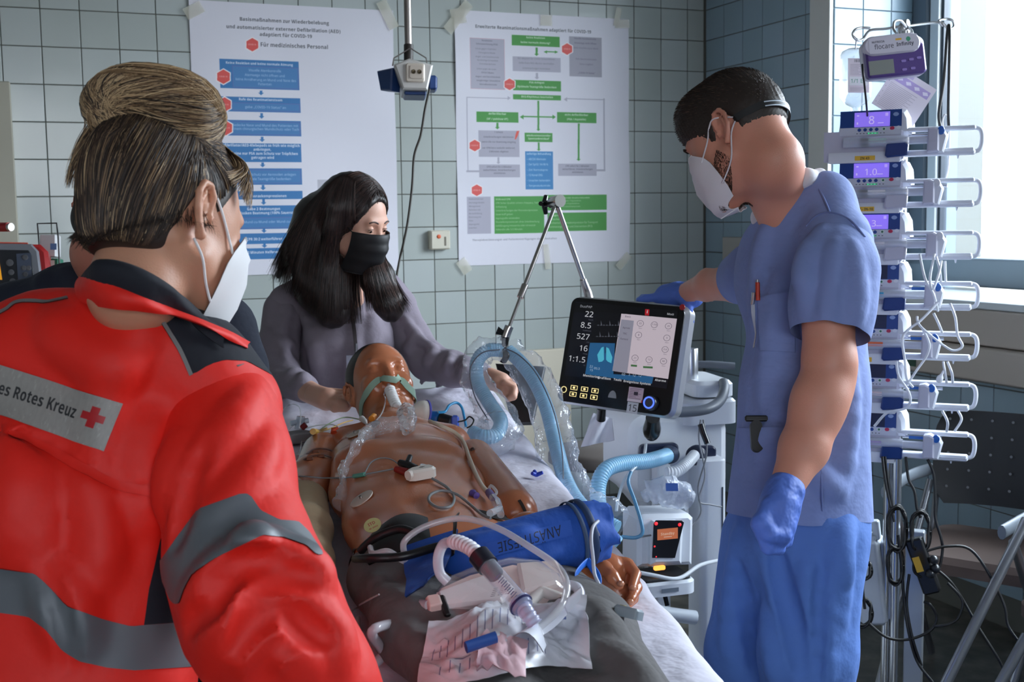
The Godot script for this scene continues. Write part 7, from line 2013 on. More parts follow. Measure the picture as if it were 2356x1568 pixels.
	var dc := thing("drip_chamber", "small white drip connector dangling below the fifth syringe pump", "connector")
	obj("connector", MB.new().lathe(along(at(2158,880,3.05), at(2172,850,3.05)), [Vector2(0.0001,0), Vector2(0.005,0.001), Vector2(0.0085,0.008), Vector2(0.008,0.016), Vector2(0.003,0.024), Vector2(0.003,0.034)],12), mat(rgb(236,238,244), 0.3), dc)
	# mains leads bundled on the stand
	var mw := ["black mains lead hanging nearest the blue tunic under the lowest pump", "second black mains lead beside the tunic, running into the wound bundle", "black mains lead dropping from the lowest clamp into the outer bundle", "long black mains lead looping round the yellow sticker and off past the chair legs", "black mains lead hanging straight in front of the white power unit", "black mains lead running down the chrome pole towards the floor", "thick black mains lead slanting from the socket strip towards the chair", "black lead swinging low from the white power unit round the profile", "black lead lying down the face of the pale profile", "black lead arching between the socket strip and the profile"]
	var mw_n := 0
	var lead := mat(rgb(20,20,22), 0.42)
	for s in [[2064,1215,22,50, "black mains lead wound in a bundle at the chrome pole above the white profile"],[2118,1222,22,46, "black mains lead wound in a bundle hanging beside the chrome pole"],[1985,1310,20,22, "black mains lead tied in a figure eight in front of the white power unit"],[1982,1408,24,32, "lower black lead loop hanging in front of the white power unit"],[2060,1300,18,42, "black mains lead bundle below the tie on the chrome pole"]]:
		var q := []
		for k in 40:
			var g := TAU * k / 8.0
			q.append(at(s[0] + s[2] * cos(g) * (1.0 + 0.12 * sin(k * 1.7)) + 2 * sin(k * 2.3), s[1] + s[3] * sin(g) * (1.0 + 0.1 * cos(k * 1.3)), 3.16 + 0.012 * sin(k * 0.9)))
		cable("mains_lead", s[4], "cable", q, 0.0036, lead, "", 6,3)
	for s in [[[2030,1050,3.2],[2036,1100,3.18],[2048,1160,3.17],[2058,1200,3.16]],[[2036,1050,3.2],[2044,1110,3.18],[2056,1180,3.17]],[[2084,1050,3.2],[2090,1100,3.19],[2104,1130,3.18],[2110,1170,3.17],[2118,1190,3.17]],[[2134,1056,3.2],[2148,1090,3.19],[2152,1150,3.18],[2152,1190,3.17],[2166,1240,3.16],[2168,1270,3.16],[2158,1310,3.15],[2130,1328,3.15],[2104,1315,3.15],[2106,1285,3.15],[2130,1268,3.15],[2180,1256,3.15],[2230,1262,3.15],[2270,1310,3.12],[2310,1390,3.1],[2320,1440,3.08],[2356,1490,3.05]],[[1998,1162,3.1],[1992,1220,3.12],[1986,1280,3.14],[1984,1340,3.15],[1990,1400,3.15]],[[2066,1230,3.15],[2074,1300,3.15],[2080,1380,3.15],[2090,1450,3.14],[2110,1520,3.14],[2146,1568,3.12]],[[2130,1290,3.15],[2180,1330,3.14],[2210,1370,3.13],[2250,1440,3.1],[2300,1520,3.07],[2330,1590,3.05]],[[1996,1430,3.15],[2040,1465,3.14],[2090,1470,3.14],[2140,1450,3.14],[2155,1420,3.14],[2140,1390,3.14],[2126,1384,3.15]],[[2092,1320,3.15],[2086,1390,3.15],[2100,1470,3.14],[2120,1530,3.14]],[[2180,1340,3.13],[2214,1380,3.12],[2205,1420,3.12],[2180,1436,3.12],[2150,1440,3.13]]]:
		cable("mains_lead", mw[mw_n % mw.size()], "cable", pp(s), 0.0038, lead, "trailing mains leads at the stand", 6,6)
		mw_n += 1
	var ps := thing("power_strip", "black socket strip with yellow sticker and small plugs hung on the stand profile", "power strip")
	obj("strip", MB.new().box(Transform3D(bz * Basis(Vector3(0,0,1), 0.35), at(2124,1300,3.16)), Vector3(0.045,0.15,0.035), 0.006), blk, ps)
	obj("sticker", plate(Transform3D(bz * Basis(Vector3(0,0,1), 0.35), at(2112,1298,3.12)), 0.018,0.04,0.001), mat(rgb(206,160,40), 0.5), ps)
	for e in [[2146,1286],[2150,1306],[2138,1318]]: obj("plug", MB.new().lathe(along(at(e[0], e[1],3.14), at(e[0] + 6, e[1] + 3,3.1)), [Vector2(0.0001,0), Vector2(0.011,0), Vector2(0.012,0.02), Vector2(0.006,0.028), Vector2(0.0001,0.03)],12), mat(rgb(40,42,46), 0.3), ps)
	var pb := thing("power_unit", "white power unit leaning behind the blue trousers under the syringe pumps", "power unit")
	var qx := Transform3D(Basis(ux, up, ux.cross(up)) * Basis(Vector3(0,0,1), 0.12), at(2006,1330,3.4))
	obj("case", MB.new().box(qx, Vector3(0.075,0.24,0.12), 0.012), mat(rgb(190,196,206), 0.45), pb)
	obj("case_side", MB.new().box(qx.translated_local(Vector3(0.045,0,-0.01)), Vector3(0.02,0.22,0.09), 0.005), mat(rgb(168,174,184), 0.4,0.3), pb)
	obj("bracket", MB.new().box(qx.translated_local(Vector3(0.03,0.145,0.02)), Vector3(0.02,0.055,0.03), 0.005), mat(rgb(206,214,222), 0.4), pb)
	obj("bracket", MB.new().box(qx.translated_local(Vector3(0.0,0.125,0.02)), Vector3(0.06,0.02,0.05), 0.006), mat(rgb(196,204,212), 0.4), pb)

# ---------- chairs and things against the walls
func chair(called: String, label: String, x: Transform3D) -> Node3D:          # x: seat centre on the floor, z+ to its front
	var c := thing(called, label, "chair", x)
	var steel := mat(rgb(150,152,158), 0.3,0.85)
	obj("seat", MB.new().prism(Transform3D(Basis(Vector3.RIGHT, -PI * 0.5), Vector3(0,0.43,0)), rrect(0.45,0.44,0.08,6), 0.05,0.018), mat(rgb(92,76,70), 0.8), c)
	var bk := Node3D.new(); bk.name = "backrest"; c.add_child(bk)
	var g := []
	for j in 12:
		for i in 16:
			var u := i / 15.0 * 2.0 - 1.0; var v := j / 11.0
			var wd := 0.235 * (1.0 - 0.18 * pow(absf(v * 2.0 - 1.0), 4.0))
			g.append(Vector3(u * wd, 0.86 - v * 0.30,-0.22 + 0.045 * u * u + 0.03 * v))
	obj("shell", MB.new().sheet(g, 16,12,0.008), mat(rgb(22,23,25), 0.5), bk)
	var dots := MB.new()
	for j in 5:
		for i in 7:
			var u := (i - 3) / 3.6; var v := (j + 0.5) / 5.5
			dots.lathe(Transform3D(Basis(Vector3.RIGHT, PI * 0.5), Vector3(u * 0.225,0.86 - v * 0.30,-0.207 + 0.045 * u * u + 0.03 * v)), [Vector2(0.0001,0.001), Vector2(0.004,0.001), Vector2(0.0048,0)].map(func(q): return Vector2(q.x, -q.y)), 8)
	obj("perforation", dots, mat(rgb(120,122,126), 0.5), bk, "stuff")
	for s in [-1.0,1.0]:
		var f := Node3D.new(); f.name = "side_frame"; c.add_child(f, true)
		obj("leg", MB.new().tube(PackedVector3Array([Vector3(0.25 * s, 0.62,-0.18), Vector3(0.26 * s, 0.01,0.26)]), 0.0125,10), steel, f)
		obj("leg", MB.new().tube(PackedVector3Array([Vector3(0.25 * s, 0.62,0.16), Vector3(0.26 * s, 0.01,-0.26)]), 0.0125,10), steel, f)
		obj("upright", MB.new().tube(PackedVector3Array([Vector3(0.235 * s, 0.42,-0.16), Vector3(0.22 * s, 0.84,-0.215)]), 0.010,10), steel, f)
		obj("armrest", MB.new().tube(curve([Vector3(0.255 * s, 0.655,-0.2), Vector3(0.258 * s, 0.665,0.0), Vector3(0.255 * s, 0.655,0.22)],4), 0.02,10,0.6), mat(rgb(120,128,138), 0.4), f)
	obj("crossbar", MB.new().tube(PackedVector3Array([Vector3(-0.25,0.40,0.0), Vector3(0.25,0.40,0.0)]), 0.011,10), steel, c)
	return c
func surroundings() -> void:
	var w1 := at(2235,1200,3.62)
	chair("waiting_chair", "black perforated chair with brown seat and steel frame standing under the window", Transform3D(Basis(Vector3.UP, -1.05), Vector3(w1.x + 0.10,0, w1.z - 0.02)))
	var w2 := at(2480,1360,3.25)
	var c2 := chair("waiting_chair", "second chair of the pair by the window, only its brown seat edge showing", Transform3D(Basis(Vector3.UP, -1.2), Vector3(w2.x + 0.06,0, w2.z + 0.12)))
	for e in [[2362,1195,3.15,2172,1580,2.98],[2362,1462,3.0,2292,1590,2.95]]: obj("leg", MB.new().tube(PackedVector3Array([c2.transform.affine_inverse() * at(e[0], e[1], e[2]), c2.transform.affine_inverse() * at(e[3], e[4], e[5])]), 0.0135,12), mat(rgb(150,152,158), 0.3,0.85), c2)
	# stool by the back wall
	var s := thing("stool", "brown padded stool on steel legs standing behind the ventilator by the tiled wall", "stool")
	var sp := at(1372,1040,4.1)
	obj("seat", MB.new().lathe(Transform3D(Basis(), Vector3(sp.x, sp.y - 0.04, sp.z)), [Vector2(0.0001,0), Vector2(0.15,0), Vector2(0.165,0.012), Vector2(0.165,0.04), Vector2(0.15,0.055), Vector2(0.0001,0.058)],30), mat(rgb(86,78,74), 0.6), s)
	for k in 4:
		var g := TAU * k / 4.0 + 0.5
		obj("leg", MB.new().tube(PackedVector3Array([Vector3(sp.x + cos(g) * 0.12, sp.y - 0.04, sp.z + sin(g) * 0.12), Vector3(sp.x + cos(g) * 0.2,0.01, sp.z + sin(g) * 0.2)]), 0.011,10), mat(rgb(160,162,166), 0.3,0.85), s)
	var cl := thing("white_cloth", "white cloth hanging down behind the touch screen above the brown stool", "cloth")
	var g0 := []
	for j in 10:
		for i in 10:
			var u := i / 9.0; var v := j / 9.0
			var a := Vector2(lerpf(1366,1408, u), lerpf(950,962, u)); var b := Vector2(lerpf(1336,1412, u), lerpf(1028,1012, u))
			var e := a.lerp(b, v)
			g0.append(at(e.x, e.y, 3.13 + 0.015 * sin(u * 9.0 + v * 2.0)))
	obj("cloth", MB.new().sheet(g0,10,10,0.003), mat(rgb(206,206,216), 0.85), cl)
	# cream board at the wall, black tablet at the bed head
	var cb := thing("cream_headboard", "cream headboard standing against the tiled wall behind the blue hoses", "headboard")
	var hb := Transform3D(Basis(), Vector3(2.215,0.57,0.10))
	obj("board", MB.new().prism(hb.translated_local(Vector3(0,0,-0.02)), rrect(0.45,0.62,0.02,4), 0.035,0.006), mat(rgb(214,204,184), 0.5), cb)
	obj("rail", MB.new().tube(PackedVector3Array([hb * Vector3(-0.2,-0.3,0), Vector3(hb.origin.x - 0.2,0.01,0.10)]), 0.015,10), mat(rgb(150,152,156), 0.3,0.8), cb)
	obj("rail", MB.new().tube(PackedVector3Array([hb * Vector3(0.2,-0.3,0), Vector3(hb.origin.x + 0.2,0.01,0.10)]), 0.015,10), mat(rgb(150,152,156), 0.3,0.8), cb)
	var tb := thing("black_tablet", "flat black tablet leaning at the bed corner under the woman's hand", "tablet")
	var q := [at(1140,836,3.42), at(1254,843,3.38), at(1224,968,3.26), at(1178,974,3.28)]
	var tx := frame((q[0] + q[1] + q[2] + q[3]) * 0.25, q[1] - q[0], q[0] - q[3])
	var lp := PackedVector2Array()
	for e in q: lp.append(Vector2((tx.affine_inverse() * e).x, (tx.affine_inverse() * e).y))
	obj("slate", MB.new().prism(tx.translated_local(Vector3(0,0,-0.012)), lp, 0.012,0.002), mat(rgb(20,20,22), 0.45), tb)
	# call box, plates on the walls
	var bc := thing("call_box", "small cream call box with an orange dot fixed to the wall tiles", "call box")
	var x := Transform3D(Basis(), Vector3(1.818,1.407,0.0))
	obj("case", MB.new().prism(x, rrect(0.096,0.088,0.008,4), 0.042,0.006), mat(rgb(218,212,194), 0.45), bc)
	obj("button", MB.new().lathe(Transform3D(Basis(Vector3.RIGHT, PI * 0.5), x * Vector3(-0.008,0.016,0.042)), [Vector2(0.010,0), Vector2(0.009,0.004), Vector2(0.0001,0.005)],16), mat(rgb(232,104,56), 0.4), bc)
	obj("card_slot", MB.new().box(x.translated_local(Vector3(0.022,-0.006,0.042)), Vector3(0.010,0.042,0.002), 0.001), mat(rgb(120,112,96), 0.5), bc)
	var wp := thing("wall_plate", "plain grey cover plate on the blue tiles behind the reaching arm", "plate")
	obj("plate", MB.new().box(Transform3D(Basis(), Vector3(3.238,1.325,0.31)), Vector3(0.022,0.14,0.22), 0.004), mat(rgb(176,172,166), 0.5), wp)
	# socket lantern hanging from the ceiling
	var ls := thing("ceiling_socket_pendant", "white and blue socket cube hanging from the ceiling on a steel tube", "socket pendant")
	var lx := Transform3D(cam_at.basis * Basis(Vector3.UP, 0.12), at(944,184,4.15))
	var steel := mat(rgb(150,144,140), 0.35,0.7); var wm := mat(rgb(216,212,208), 0.4); var bl := mat(rgb(28,62,118), 0.4)
	obj("frame", MB.new().prism(lx.translated_local(Vector3(0,0,-0.075)), v2([-0.058,0.036,-0.005,0.058,0.075,0.038,0.056,-0.048,-0.028,-0.048]), 0.15,0.006), wm, ls)
	obj("socket_block", MB.new().prism(Transform3D(lx.basis * Basis(Vector3.UP, -0.9), lx * Vector3(-0.055,0.0,-0.02)), v2([-0.05,0.036,0.035,0.034,0.03,-0.045,-0.03,-0.034]), 0.04,0.005), bl, ls)
	obj("socket_block", MB.new().box(lx.translated_local(Vector3(0.015,-0.054,0.0)), Vector3(0.075,0.014,0.10), 0.004), bl, ls)
	obj("socket_block", MB.new().box(lx.translated_local(Vector3(0.078,-0.008,-0.02)), Vector3(0.03,0.05,0.07), 0.008), bl, ls)
	obj("socket_plate", MB.new().prism(lx.translated_local(Vector3(0.014,0.008,0.075)), rrect(0.064,0.064,0.008,4), 0.008,0.003), mat(rgb(222,210,196), 0.4), ls)
	obj("socket_plate", MB.new().prism(lx.translated_local(Vector3(0.018,0.010,0.083)), rrect(0.046,0.046,0.007,4), 0.003,0.001), mat(rgb(214,200,186), 0.4), ls)
	for e in [0.008,0.028]: obj("contact", MB.new().lathe(Transform3D(lx.basis * Basis(Vector3.RIGHT, PI * 0.5), lx * Vector3(e, 0.010,0.086)), [Vector2(0.0075,0), Vector2(0.0075,0.0016), Vector2(0.0045,0.0018), Vector2(0.0001,0.0006)],14), mat(rgb(96,84,66), 0.35,0.8), ls)
	obj("bail", MB.new().tube(PackedVector3Array([lx * Vector3(-0.062,0.036,0.05), lx * Vector3(-0.058,0.062,0.05), lx * Vector3(-0.002,0.098,0.05), lx * Vector3(0.052,0.066,0.05), lx * Vector3(0.056,0.04,0.05)]), 0.0026,6), steel, ls)
	obj("sleeve", MB.new().tube(PackedVector3Array([lx * Vector3(-0.006,0.05,0), lx * Vector3(-0.006,0.122,0)]), 0.0165,14), mat(rgb(52,46,42), 0.5), ls)
	obj("tube", MB.new().tube(PackedVector3Array([lx * Vector3(-0.006,0.11,0), Vector3((lx * Vector3(-0.006,0.11,0)).x, 3.0, (lx * Vector3(-0.006,0.11,0)).z)]), 0.013,14), steel, ls)
	cable("pendant_cable", "black cable running from the hanging socket cube down behind the woman's shoulder", "cable", pp([[988,206,4.1],[978,250,4.1],[968,310,4.1],[953,358,4.1],[948,430,4.1],[938,510,4.1],[928,560,4.1],[918,604,4.1],[905,680,4.0]]), 0.0042, mat(rgb(52,46,40), 0.5))
	# defibrillator and boxes on a trolley at the far left
	var tr := thing("equipment_trolley", "grey equipment trolley behind the dark blue pullover, under the defibrillator", "trolley")
	var d0 := at(40,660,3.75)
	for y in [d0.y - 0.055,0.35]: obj("shelf", MB.new().box(Transform3D(Basis(), Vector3(d0.x - 0.08, y, d0.z)), Vector3(0.62,0.025,0.42), 0.006), mat(rgb(170,172,176), 0.4), tr)
	for e in [[-0.3,-0.19],[0.3,-0.19],[-0.3,0.19],[0.3,0.19]]: obj("post", MB.new().tube(PackedVector3Array([Vector3(d0.x - 0.08 + e[0],0.01, d0.z + e[1]), Vector3(d0.x - 0.08 + e[0], d0.y - 0.05, d0.z + e[1])]), 0.012,10), steel, tr)
	var de := thing("defibrillator", "red and grey defibrillator with an orange screen and round keys beside the tiled wall", "defibrillator")
	var dx := Transform3D(cam_at.basis * Basis(Vector3.UP, 0.25) * Basis(Vector3.RIGHT, -0.2), at(-10,612,3.7))
	obj("case", MB.new().prism(dx.translated_local(Vector3(0,0,-0.14)), v2([-0.2,-0.09,0.165,-0.09,0.148,0.055,0.125,0.078,-0.2,0.078]), 0.13,0.012), mat(rgb(158,28,30), 0.4), de)
	obj("bezel", MB.new().prism(dx.translated_local(Vector3(-0.012,0,-0.012)), v2([-0.2,-0.09,0.155,-0.09,0.135,0.05,0.115,0.072,-0.2,0.072]), 0.02,0.006), mat(rgb(124,126,134), 0.4), de)
	obj("front", MB.new().prism(dx.translated_local(Vector3(-0.02,-0.012,0.006)), v2([-0.2,-0.09,0.14,-0.09,0.125,0.045,0.115,0.062,-0.2,0.062]), 0.006,0.002), mat(rgb(34,36,42), 0.4), de)
	obj("key_panel", MB.new().prism(dx.translated_local(Vector3(0.0,-0.015,0.011)), v2([0.072,-0.08,0.112,-0.08,0.102,0.056,0.060,0.052]), 0.002), mat(rgb(74,82,100), 0.4), de)
	obj("screen", MB.new().prism(dx.translated_local(Vector3(0.0,-0.01,0.0115)), v2([-0.12,-0.036,0.022,-0.036,0.012,0.024,-0.12,0.026]), 0.002), glow(rgb(236,160,36), 0.45), de)
	obj("screen_bar", MB.new().prism(dx.translated_local(Vector3(0.0,-0.01,0.0115)), v2([-0.12,0.030,0.012,0.028,0.010,0.040,-0.12,0.042]), 0.002), glow(rgb(226,156,40), 0.4), de)
	for e in [[0.086,0.026,0.009],[0.083,-0.008,0.008],[0.097,-0.008,0.008],[0.088,-0.028,0.008],[0.092,-0.052,0.007],[0.042,0.008,0.011],[0.047,-0.022,0.009],[0.052,-0.05,0.009]]:
		obj("key", MB.new().lathe(Transform3D(dx.basis * Basis(Vector3.RIGHT, PI * 0.5), dx * Vector3(e[0], e[1],0.0125)), [Vector2(e[2],0), Vector2(e[2],0.002), Vector2(e[2] * 0.75,0.003), Vector2(0.0001,0.002)],14), mat(rgb(92,92,96), 0.4), de)
	obj("knob", MB.new().lathe(Transform3D(dx.basis * Basis(Vector3.RIGHT, PI * 0.5), dx * Vector3(0.012,-0.078,0.012)), [Vector2(0.014,0), Vector2(0.013,0.008), Vector2(0.0001,0.009)],18), mat(rgb(206,200,160), 0.4), de)
	obj("edge_light", MB.new().box(dx.translated_local(Vector3(-0.03,0.078,-0.012)), Vector3(0.24,0.004,0.008), 0.001), mat(rgb(226,96,80), 0.3), de)
	obj("handle", MB.new().tube(PackedVector3Array([at(-60,522,3.72), at(20,522,3.66)]), 0.0145,14), mat(rgb(176,34,40), 0.4), de)
	obj("handle_cap", MB.new().tube(PackedVector3Array([at(20,522,3.66), at(26,522,3.655)]), 0.0125,14), mat(rgb(190,190,190), 0.3,0.7), de)
	obj("handle_bracket", MB.new().tube(PackedVector3Array([at(-40,522,3.72), at(-40,575,3.75)]), 0.012,8), mat(rgb(150,30,34), 0.4), de)
	var bk := thing("wire_holder", "dark wire bow standing over the little boxes beside the defibrillator", "holder")
	obj("bow", MB.new().tube(PackedVector3Array([at(96,612,3.82), at(90,560,3.82), at(86,514,3.82), at(130,513,3.82), at(134,545,3.82), at(137,612,3.82)]), 0.0028,6), mat(rgb(52,52,54), 0.4), bk)
	var b1 := thing("carton", "white carton with a blue square print in the wire holder", "carton")
	obj("box", MB.new().box(Transform3D(cam_at.basis, at(116,566,3.88)), Vector3(0.05,0.072,0.05), 0.003), mat(rgb(212,212,214), 0.6), b1)
	obj("print", plate(Transform3D(cam_at.basis, at(123,567,3.815)), 0.02,0.020,0.0006), mat(rgb(96,134,186), 0.6), b1)
	var b2 := thing("carton", "small green and white carton standing below the printed carton", "carton")
	obj("box", MB.new().box(Transform3D(cam_at.basis, at(122,606,3.86)), Vector3(0.05,0.03,0.05), 0.003), mat(rgb(36,110,84), 0.6), b2)
	obj("flap", plate(Transform3D(cam_at.basis, at(117,605,3.80)), 0.024,0.018,0.0006), mat(rgb(196,214,206), 0.6), b2)
	var b3 := thing("red_pouch", "red pouch edge peeping out above the dark blue shoulder", "pouch")
	obj("pouch", MB.new().box(Transform3D(cam_at.basis, at(122,632,3.7)), Vector3(0.05,0.04,0.04), 0.008), mat(rgb(190,34,42), 0.5), b3)

# ---------- on and around the mannequin
func lay(x: float, y: float, off := 0.0) -> Vector3:             # the first surface met there: mannequin, trousers or sheet
	var best := B(x, y, 0.004 + off)
	var r := sight(x, y)
	for f in arm_fields:
		var h: Vector3 = f.hit(cam_at.origin, r, 1.3,3.4)
		if f.sample(h) < 0.006 and depth(h) < depth(best): best = h + f.grad(h) * off
	return best
func lays(a: Array) -> Array:                                      # [x, y, lift] triples
	var o := []
	for e in a: o.append(lay(e[0], e[1], e[2]))
	return o
func tilt(p: Vector3, q: Vector3, n: Vector3) -> Transform3D:      # x from p to q, z along n
	var x := (q - p).normalized()
	var z := (n - x * n.dot(x)).normalized()
	return Transform3D(Basis(x, z.cross(x), z), (p + q) * 0.5)
func D(x: float, y: float) -> float: return depth(lay(x, y))
func po(a: Array, k: float) -> Array:
	var o := []
	for e in a: o.append(at(e[0], e[1], e[2] + k))
	return o
func electrode(x: float, y: float, label: String, r := 0.022) -> void:
	var c := lay(x, y, 0.0005)
	var n := manikin_field.grad(c)
	var t := thing("electrode", label, "electrode")
	var xf := along(c, c + n)
	obj("pad", MB.new().lathe(xf, [Vector2(r, 0), Vector2(r, 0.0018), Vector2(r * 0.9,0.0026), Vector2(0.0001,0.0026)],26), mat(rgb(206,194,180), 0.55), t)
	obj("stud", MB.new().lathe(xf.translated_local(Vector3(0,0.0026,0)), [Vector2(0.0032,0), Vector2(0.0022,0.002), Vector2(0.0026,0.004), Vector2(0.0001,0.005)],12), mat(rgb(150,146,140), 0.3,0.9), t)
func bedside() -> void:
	var white := mat(rgb(232,232,234), 0.4); var clr := clear(rgb(232,236,242), 0.32,0.08); var blk := mat(rgb(20,20,22), 0.4); var grey := mat(rgb(132,136,138), 0.5); var beige := mat(rgb(216,200,178), 0.45)
	var up := Vector3.UP
	var fm := clear(rgb(238,240,246), 0.24,0.07, {"normal_enabled": true, "normal_texture": tex("film"), "normal_scale": 0.8, "uv1_triplanar": true, "uv1_scale": Vector3(11,11,11)})
	# tube holder and airway
	var th := thing("tube_strap", "pale green strap across the mannequin's mouth holding the breathing tube", "strap")
	var sq := []
	for e in [[836,962],[838,925],[852,893],[872,876],[895,870],[920,876],[941,895],[953,922],[957,942]]: sq.append(lay(e[0], e[1],0.001))
	obj("strap", strip(manikin_field, sq, 0.015,0.003,5,0.002), mat(rgb(150,178,158), 0.7), th)
	var tt := lay(893,882,0.006)
	var aw := thing("breathing_tube", "white ribbed breathing tube connector leading from the mouth to the round filter", "breathing tube")
	var d := depth(tt)
	obj("tube", MB.new().tube(PackedVector3Array([tt, at(899,900, d - 0.05)]), 0.006,12), clr, aw)
	obj("connector", hose(PackedVector3Array([at(896,893, d - 0.045), at(905,918, d - 0.075), at(914,938, d - 0.10)]), 0.0105,0.008,0.003), mat(rgb(236,234,232), 0.35), aw)
	obj("elbow", MB.new().tube(pcurve([[912,932, d - 0.10],[920,943, d - 0.11],[936,944, d - 0.115],[950,946, d - 0.12]],4), 0.0105,14), clr, aw)
	obj("side_port", MB.new().tube(PackedVector3Array([at(916,946, d - 0.11), at(921,964, d - 0.125)]), 0.0088,12), mat(rgb(22,84,58), 0.4), aw)
	var fl := thing("airway_filter", "round translucent white airway filter with a violet rim beside the mannequin's neck", "filter")
	var fa := along(at(942,946, d - 0.14), at(992,951, d - 0.118))
	obj("cone", MB.new().lathe(fa, [Vector2(0.0105,0), Vector2(0.012,0.008), Vector2(0.026,0.022), Vector2(0.0285,0.03), Vector2(0.0285,0.038), Vector2(0.0001,0.04)],28), clear(rgb(236,230,222), 0.82,0.35), fl)
	obj("rim", MB.new().lathe(fa.translated_local(Vector3(0,0.038,0)), [Vector2(0.0285,0), Vector2(0.0305,0.001), Vector2(0.0305,0.004), Vector2(0.028,0.006), Vector2(0.012,0.012), Vector2(0.0001,0.012)],28), mat(rgb(84,84,176), 0.4), fl)
	var fs := thing("flow_sensor", "clear blue flow sensor with black and blue plug beyond the airway filter", "sensor")
	obj("body", MB.new().tube(pcurve([[978,951, d - 0.125],[1002,957, d - 0.13],[1012,960, d - 0.135]],3), PackedFloat32Array([0.0095,0.0098,0.0105,0.0125,0.0128,0.0128,0.012]), 14), mat(rgb(36,110,176), 0.2), fs)
	obj("collar", MB.new().tube(PackedVector3Array([at(1012,962, d - 0.135), at(1036,969, d - 0.14)]), 0.0135,16), blk, fs)
	obj("plug", MB.new().box(frame(at(1047,971, d - 0.145), cam_at.basis.x, cam_at.basis.y), Vector3(0.018,0.032,0.02), 0.005), mat(rgb(70,98,196), 0.4), fs)
	cable("sensor_tube", "bright blue flow sensor tube arching over the white sheet beside the filter", "tube", pp([[1008,948, d - 0.17],[1024,946, d - 0.16],[1034,932, d - 0.14],[1050,926, d - 0.12],[1062,936, d - 0.12],[1068,958, d - 0.13],[1072,980, d - 0.15]]), 0.0032, mat(rgb(56,152,206), 0.2))
	cable("sensor_wire", "short black sensor wire curling from the blue plug onto the sheet", "wire", pp([[1054,970, d - 0.19],[1070,966, d - 0.18],[1080,958, d - 0.18],[1090,966, d - 0.19],[1084,978, d - 0.2],[1074,984, d - 0.2]]), 0.0018, blk)
	cable("cuff_line", "thin clear cuff line looping from the mouth down over the neck", "tube", [tt + up * 0.004, at(884,905, d - 0.05), lay(889,930,0.012), lay(880,960,0.01), lay(860,982,0.008), lay(846,985,0.008)],0.0019, clr)
	var sv := thing("suction_sleeve", "crinkled clear film sleeve curving over the chest from the breathing tube to the waist", "film sleeve")
	obj("film", film(curve(lays([[936,992,0.012],[915,990,0.012],[885,995,0.012],[852,1008,0.01],[822,1035,0.008],[802,1075,0.008],[793,1120,0.006],[788,1165,0.006]]), 6), [0.016,0.018,0.018,0.016,0.014,0.013,0.012,0.012],8,14,0.45), fm, sv)
	obj("bunched_film", film(curve([lay(928,964,0.02), lay(938,978,0.022), lay(938,996,0.018), lay(930,1006,0.012)],6), [0.010,0.016,0.014,0.008],9,14,0.8), fm, sv)
	# electrodes and leads
	electrode(833,1148, "round white electrode pad stuck low on the mannequin's ribs")
	electrode(818,998, "white electrode pad stuck below the mannequin's collar bone by the strap", 0.019)
	cable("electrode_wire", "thin grey wire crossing the chest from the arm to the black clip", "wire", lays([[668,1097,0.004],[700,1100,0.004],[760,1104,0.012],[810,1101,0.004],[852,1092,0.003],[900,1083,0.003],[918,1082,0.005]]), 0.0014, grey)
	cable("electrode_wire", "thin grey wire arching over the chest above the green wire sleeve", "wire", lays([[840,1093,0.003],[856,1070,0.006],[880,1060,0.006],[905,1064,0.005],[922,1078,0.004]]), 0.0012, grey)
	var ws := thing("wire_sleeve", "small green sleeve on the grey wire across the chest", "sleeve")
	var wa := lay(817,1099,0.004); var wb := lay(841,1095,0.004)
	obj("sleeve", MB.new().tube(PackedVector3Array([wa, wb]), 0.004,10), mat(rgb(88,152,132), 0.5), ws)
	var ec := thing("lead_clip", "pair of black and red lead clips lying on the sternum", "clip")
	obj("clip", MB.new().tube(PackedVector3Array([lay(912,1086,0.006), lay(940,1094,0.006)]), PackedFloat32Array([0.006,0.0075]), 10), mat(rgb(150,34,30), 0.4), ec)
	obj("clip", MB.new().tube(PackedVector3Array([lay(922,1078,0.012), lay(942,1086,0.012), lay(958,1092,0.01)]), PackedFloat32Array([0.006,0.008,0.008]), 10), blk, ec)
	obj("clip", MB.new().tube(PackedVector3Array([lay(940,1084,0.015), lay(945,1074,0.02)]), PackedFloat32Array([0.006,0.005]), 10), blk, ec)
	var pl := thing("cable_plug", "white angular cable plug with a printed sign lying on the belly", "plug")
	var c0 := lay(966,1102,0.004); var nn := (manikin_field.grad(c0) + up).normalized()
	var px := tilt(lay(942,1108,0.004), lay(992,1098,0.004), nn)
	obj("shell", MB.new().prism(px, v2([-0.026,-0.010,-0.018,-0.016,0.018,-0.017,0.027,-0.008,0.026,0.010,0.014,0.017,-0.012,0.012,-0.026,0.003]), 0.018,0.004), mat(rgb(226,218,208), 0.4), pl)
	obj("nose", MB.new().tube(PackedVector3Array([px * Vector3(-0.020,-0.006,0.010), px * Vector3(-0.028,-0.008,0.010)]), 0.0085,14), mat(rgb(226,218,208), 0.4), pl)
	obj("sign", MB.new().prism(px.translated_local(Vector3(0.004,0,0.018)), v2([-0.006,0,0,-0.003,0.006,0,0,0.003]), 0.0004), mat(rgb(90,84,80), 0.5), pl)
	obj("ear", MB.new().tube(curve([px * Vector3(0.008,0.012,0.014), px * Vector3(0.014,0.02,0.016), px * Vector3(0.022,0.014,0.014)],4), 0.0022,6), white, pl)
	cable("plug_cable", "grey cable coiling from the white plug over the navel to the hip", "cable", lays([[994,1108,0.006],[1016,1118,0.004],[1032,1130,0.004],[1044,1150,0.004],[1036,1170,0.004],[1008,1172,0.004],[988,1158,0.004],[992,1142,0.004],[1018,1136,0.006],[1050,1145,0.006],[1080,1165,0.004],[1105,1190,0.006],[1124,1205,0.01]]), 0.0024, grey)
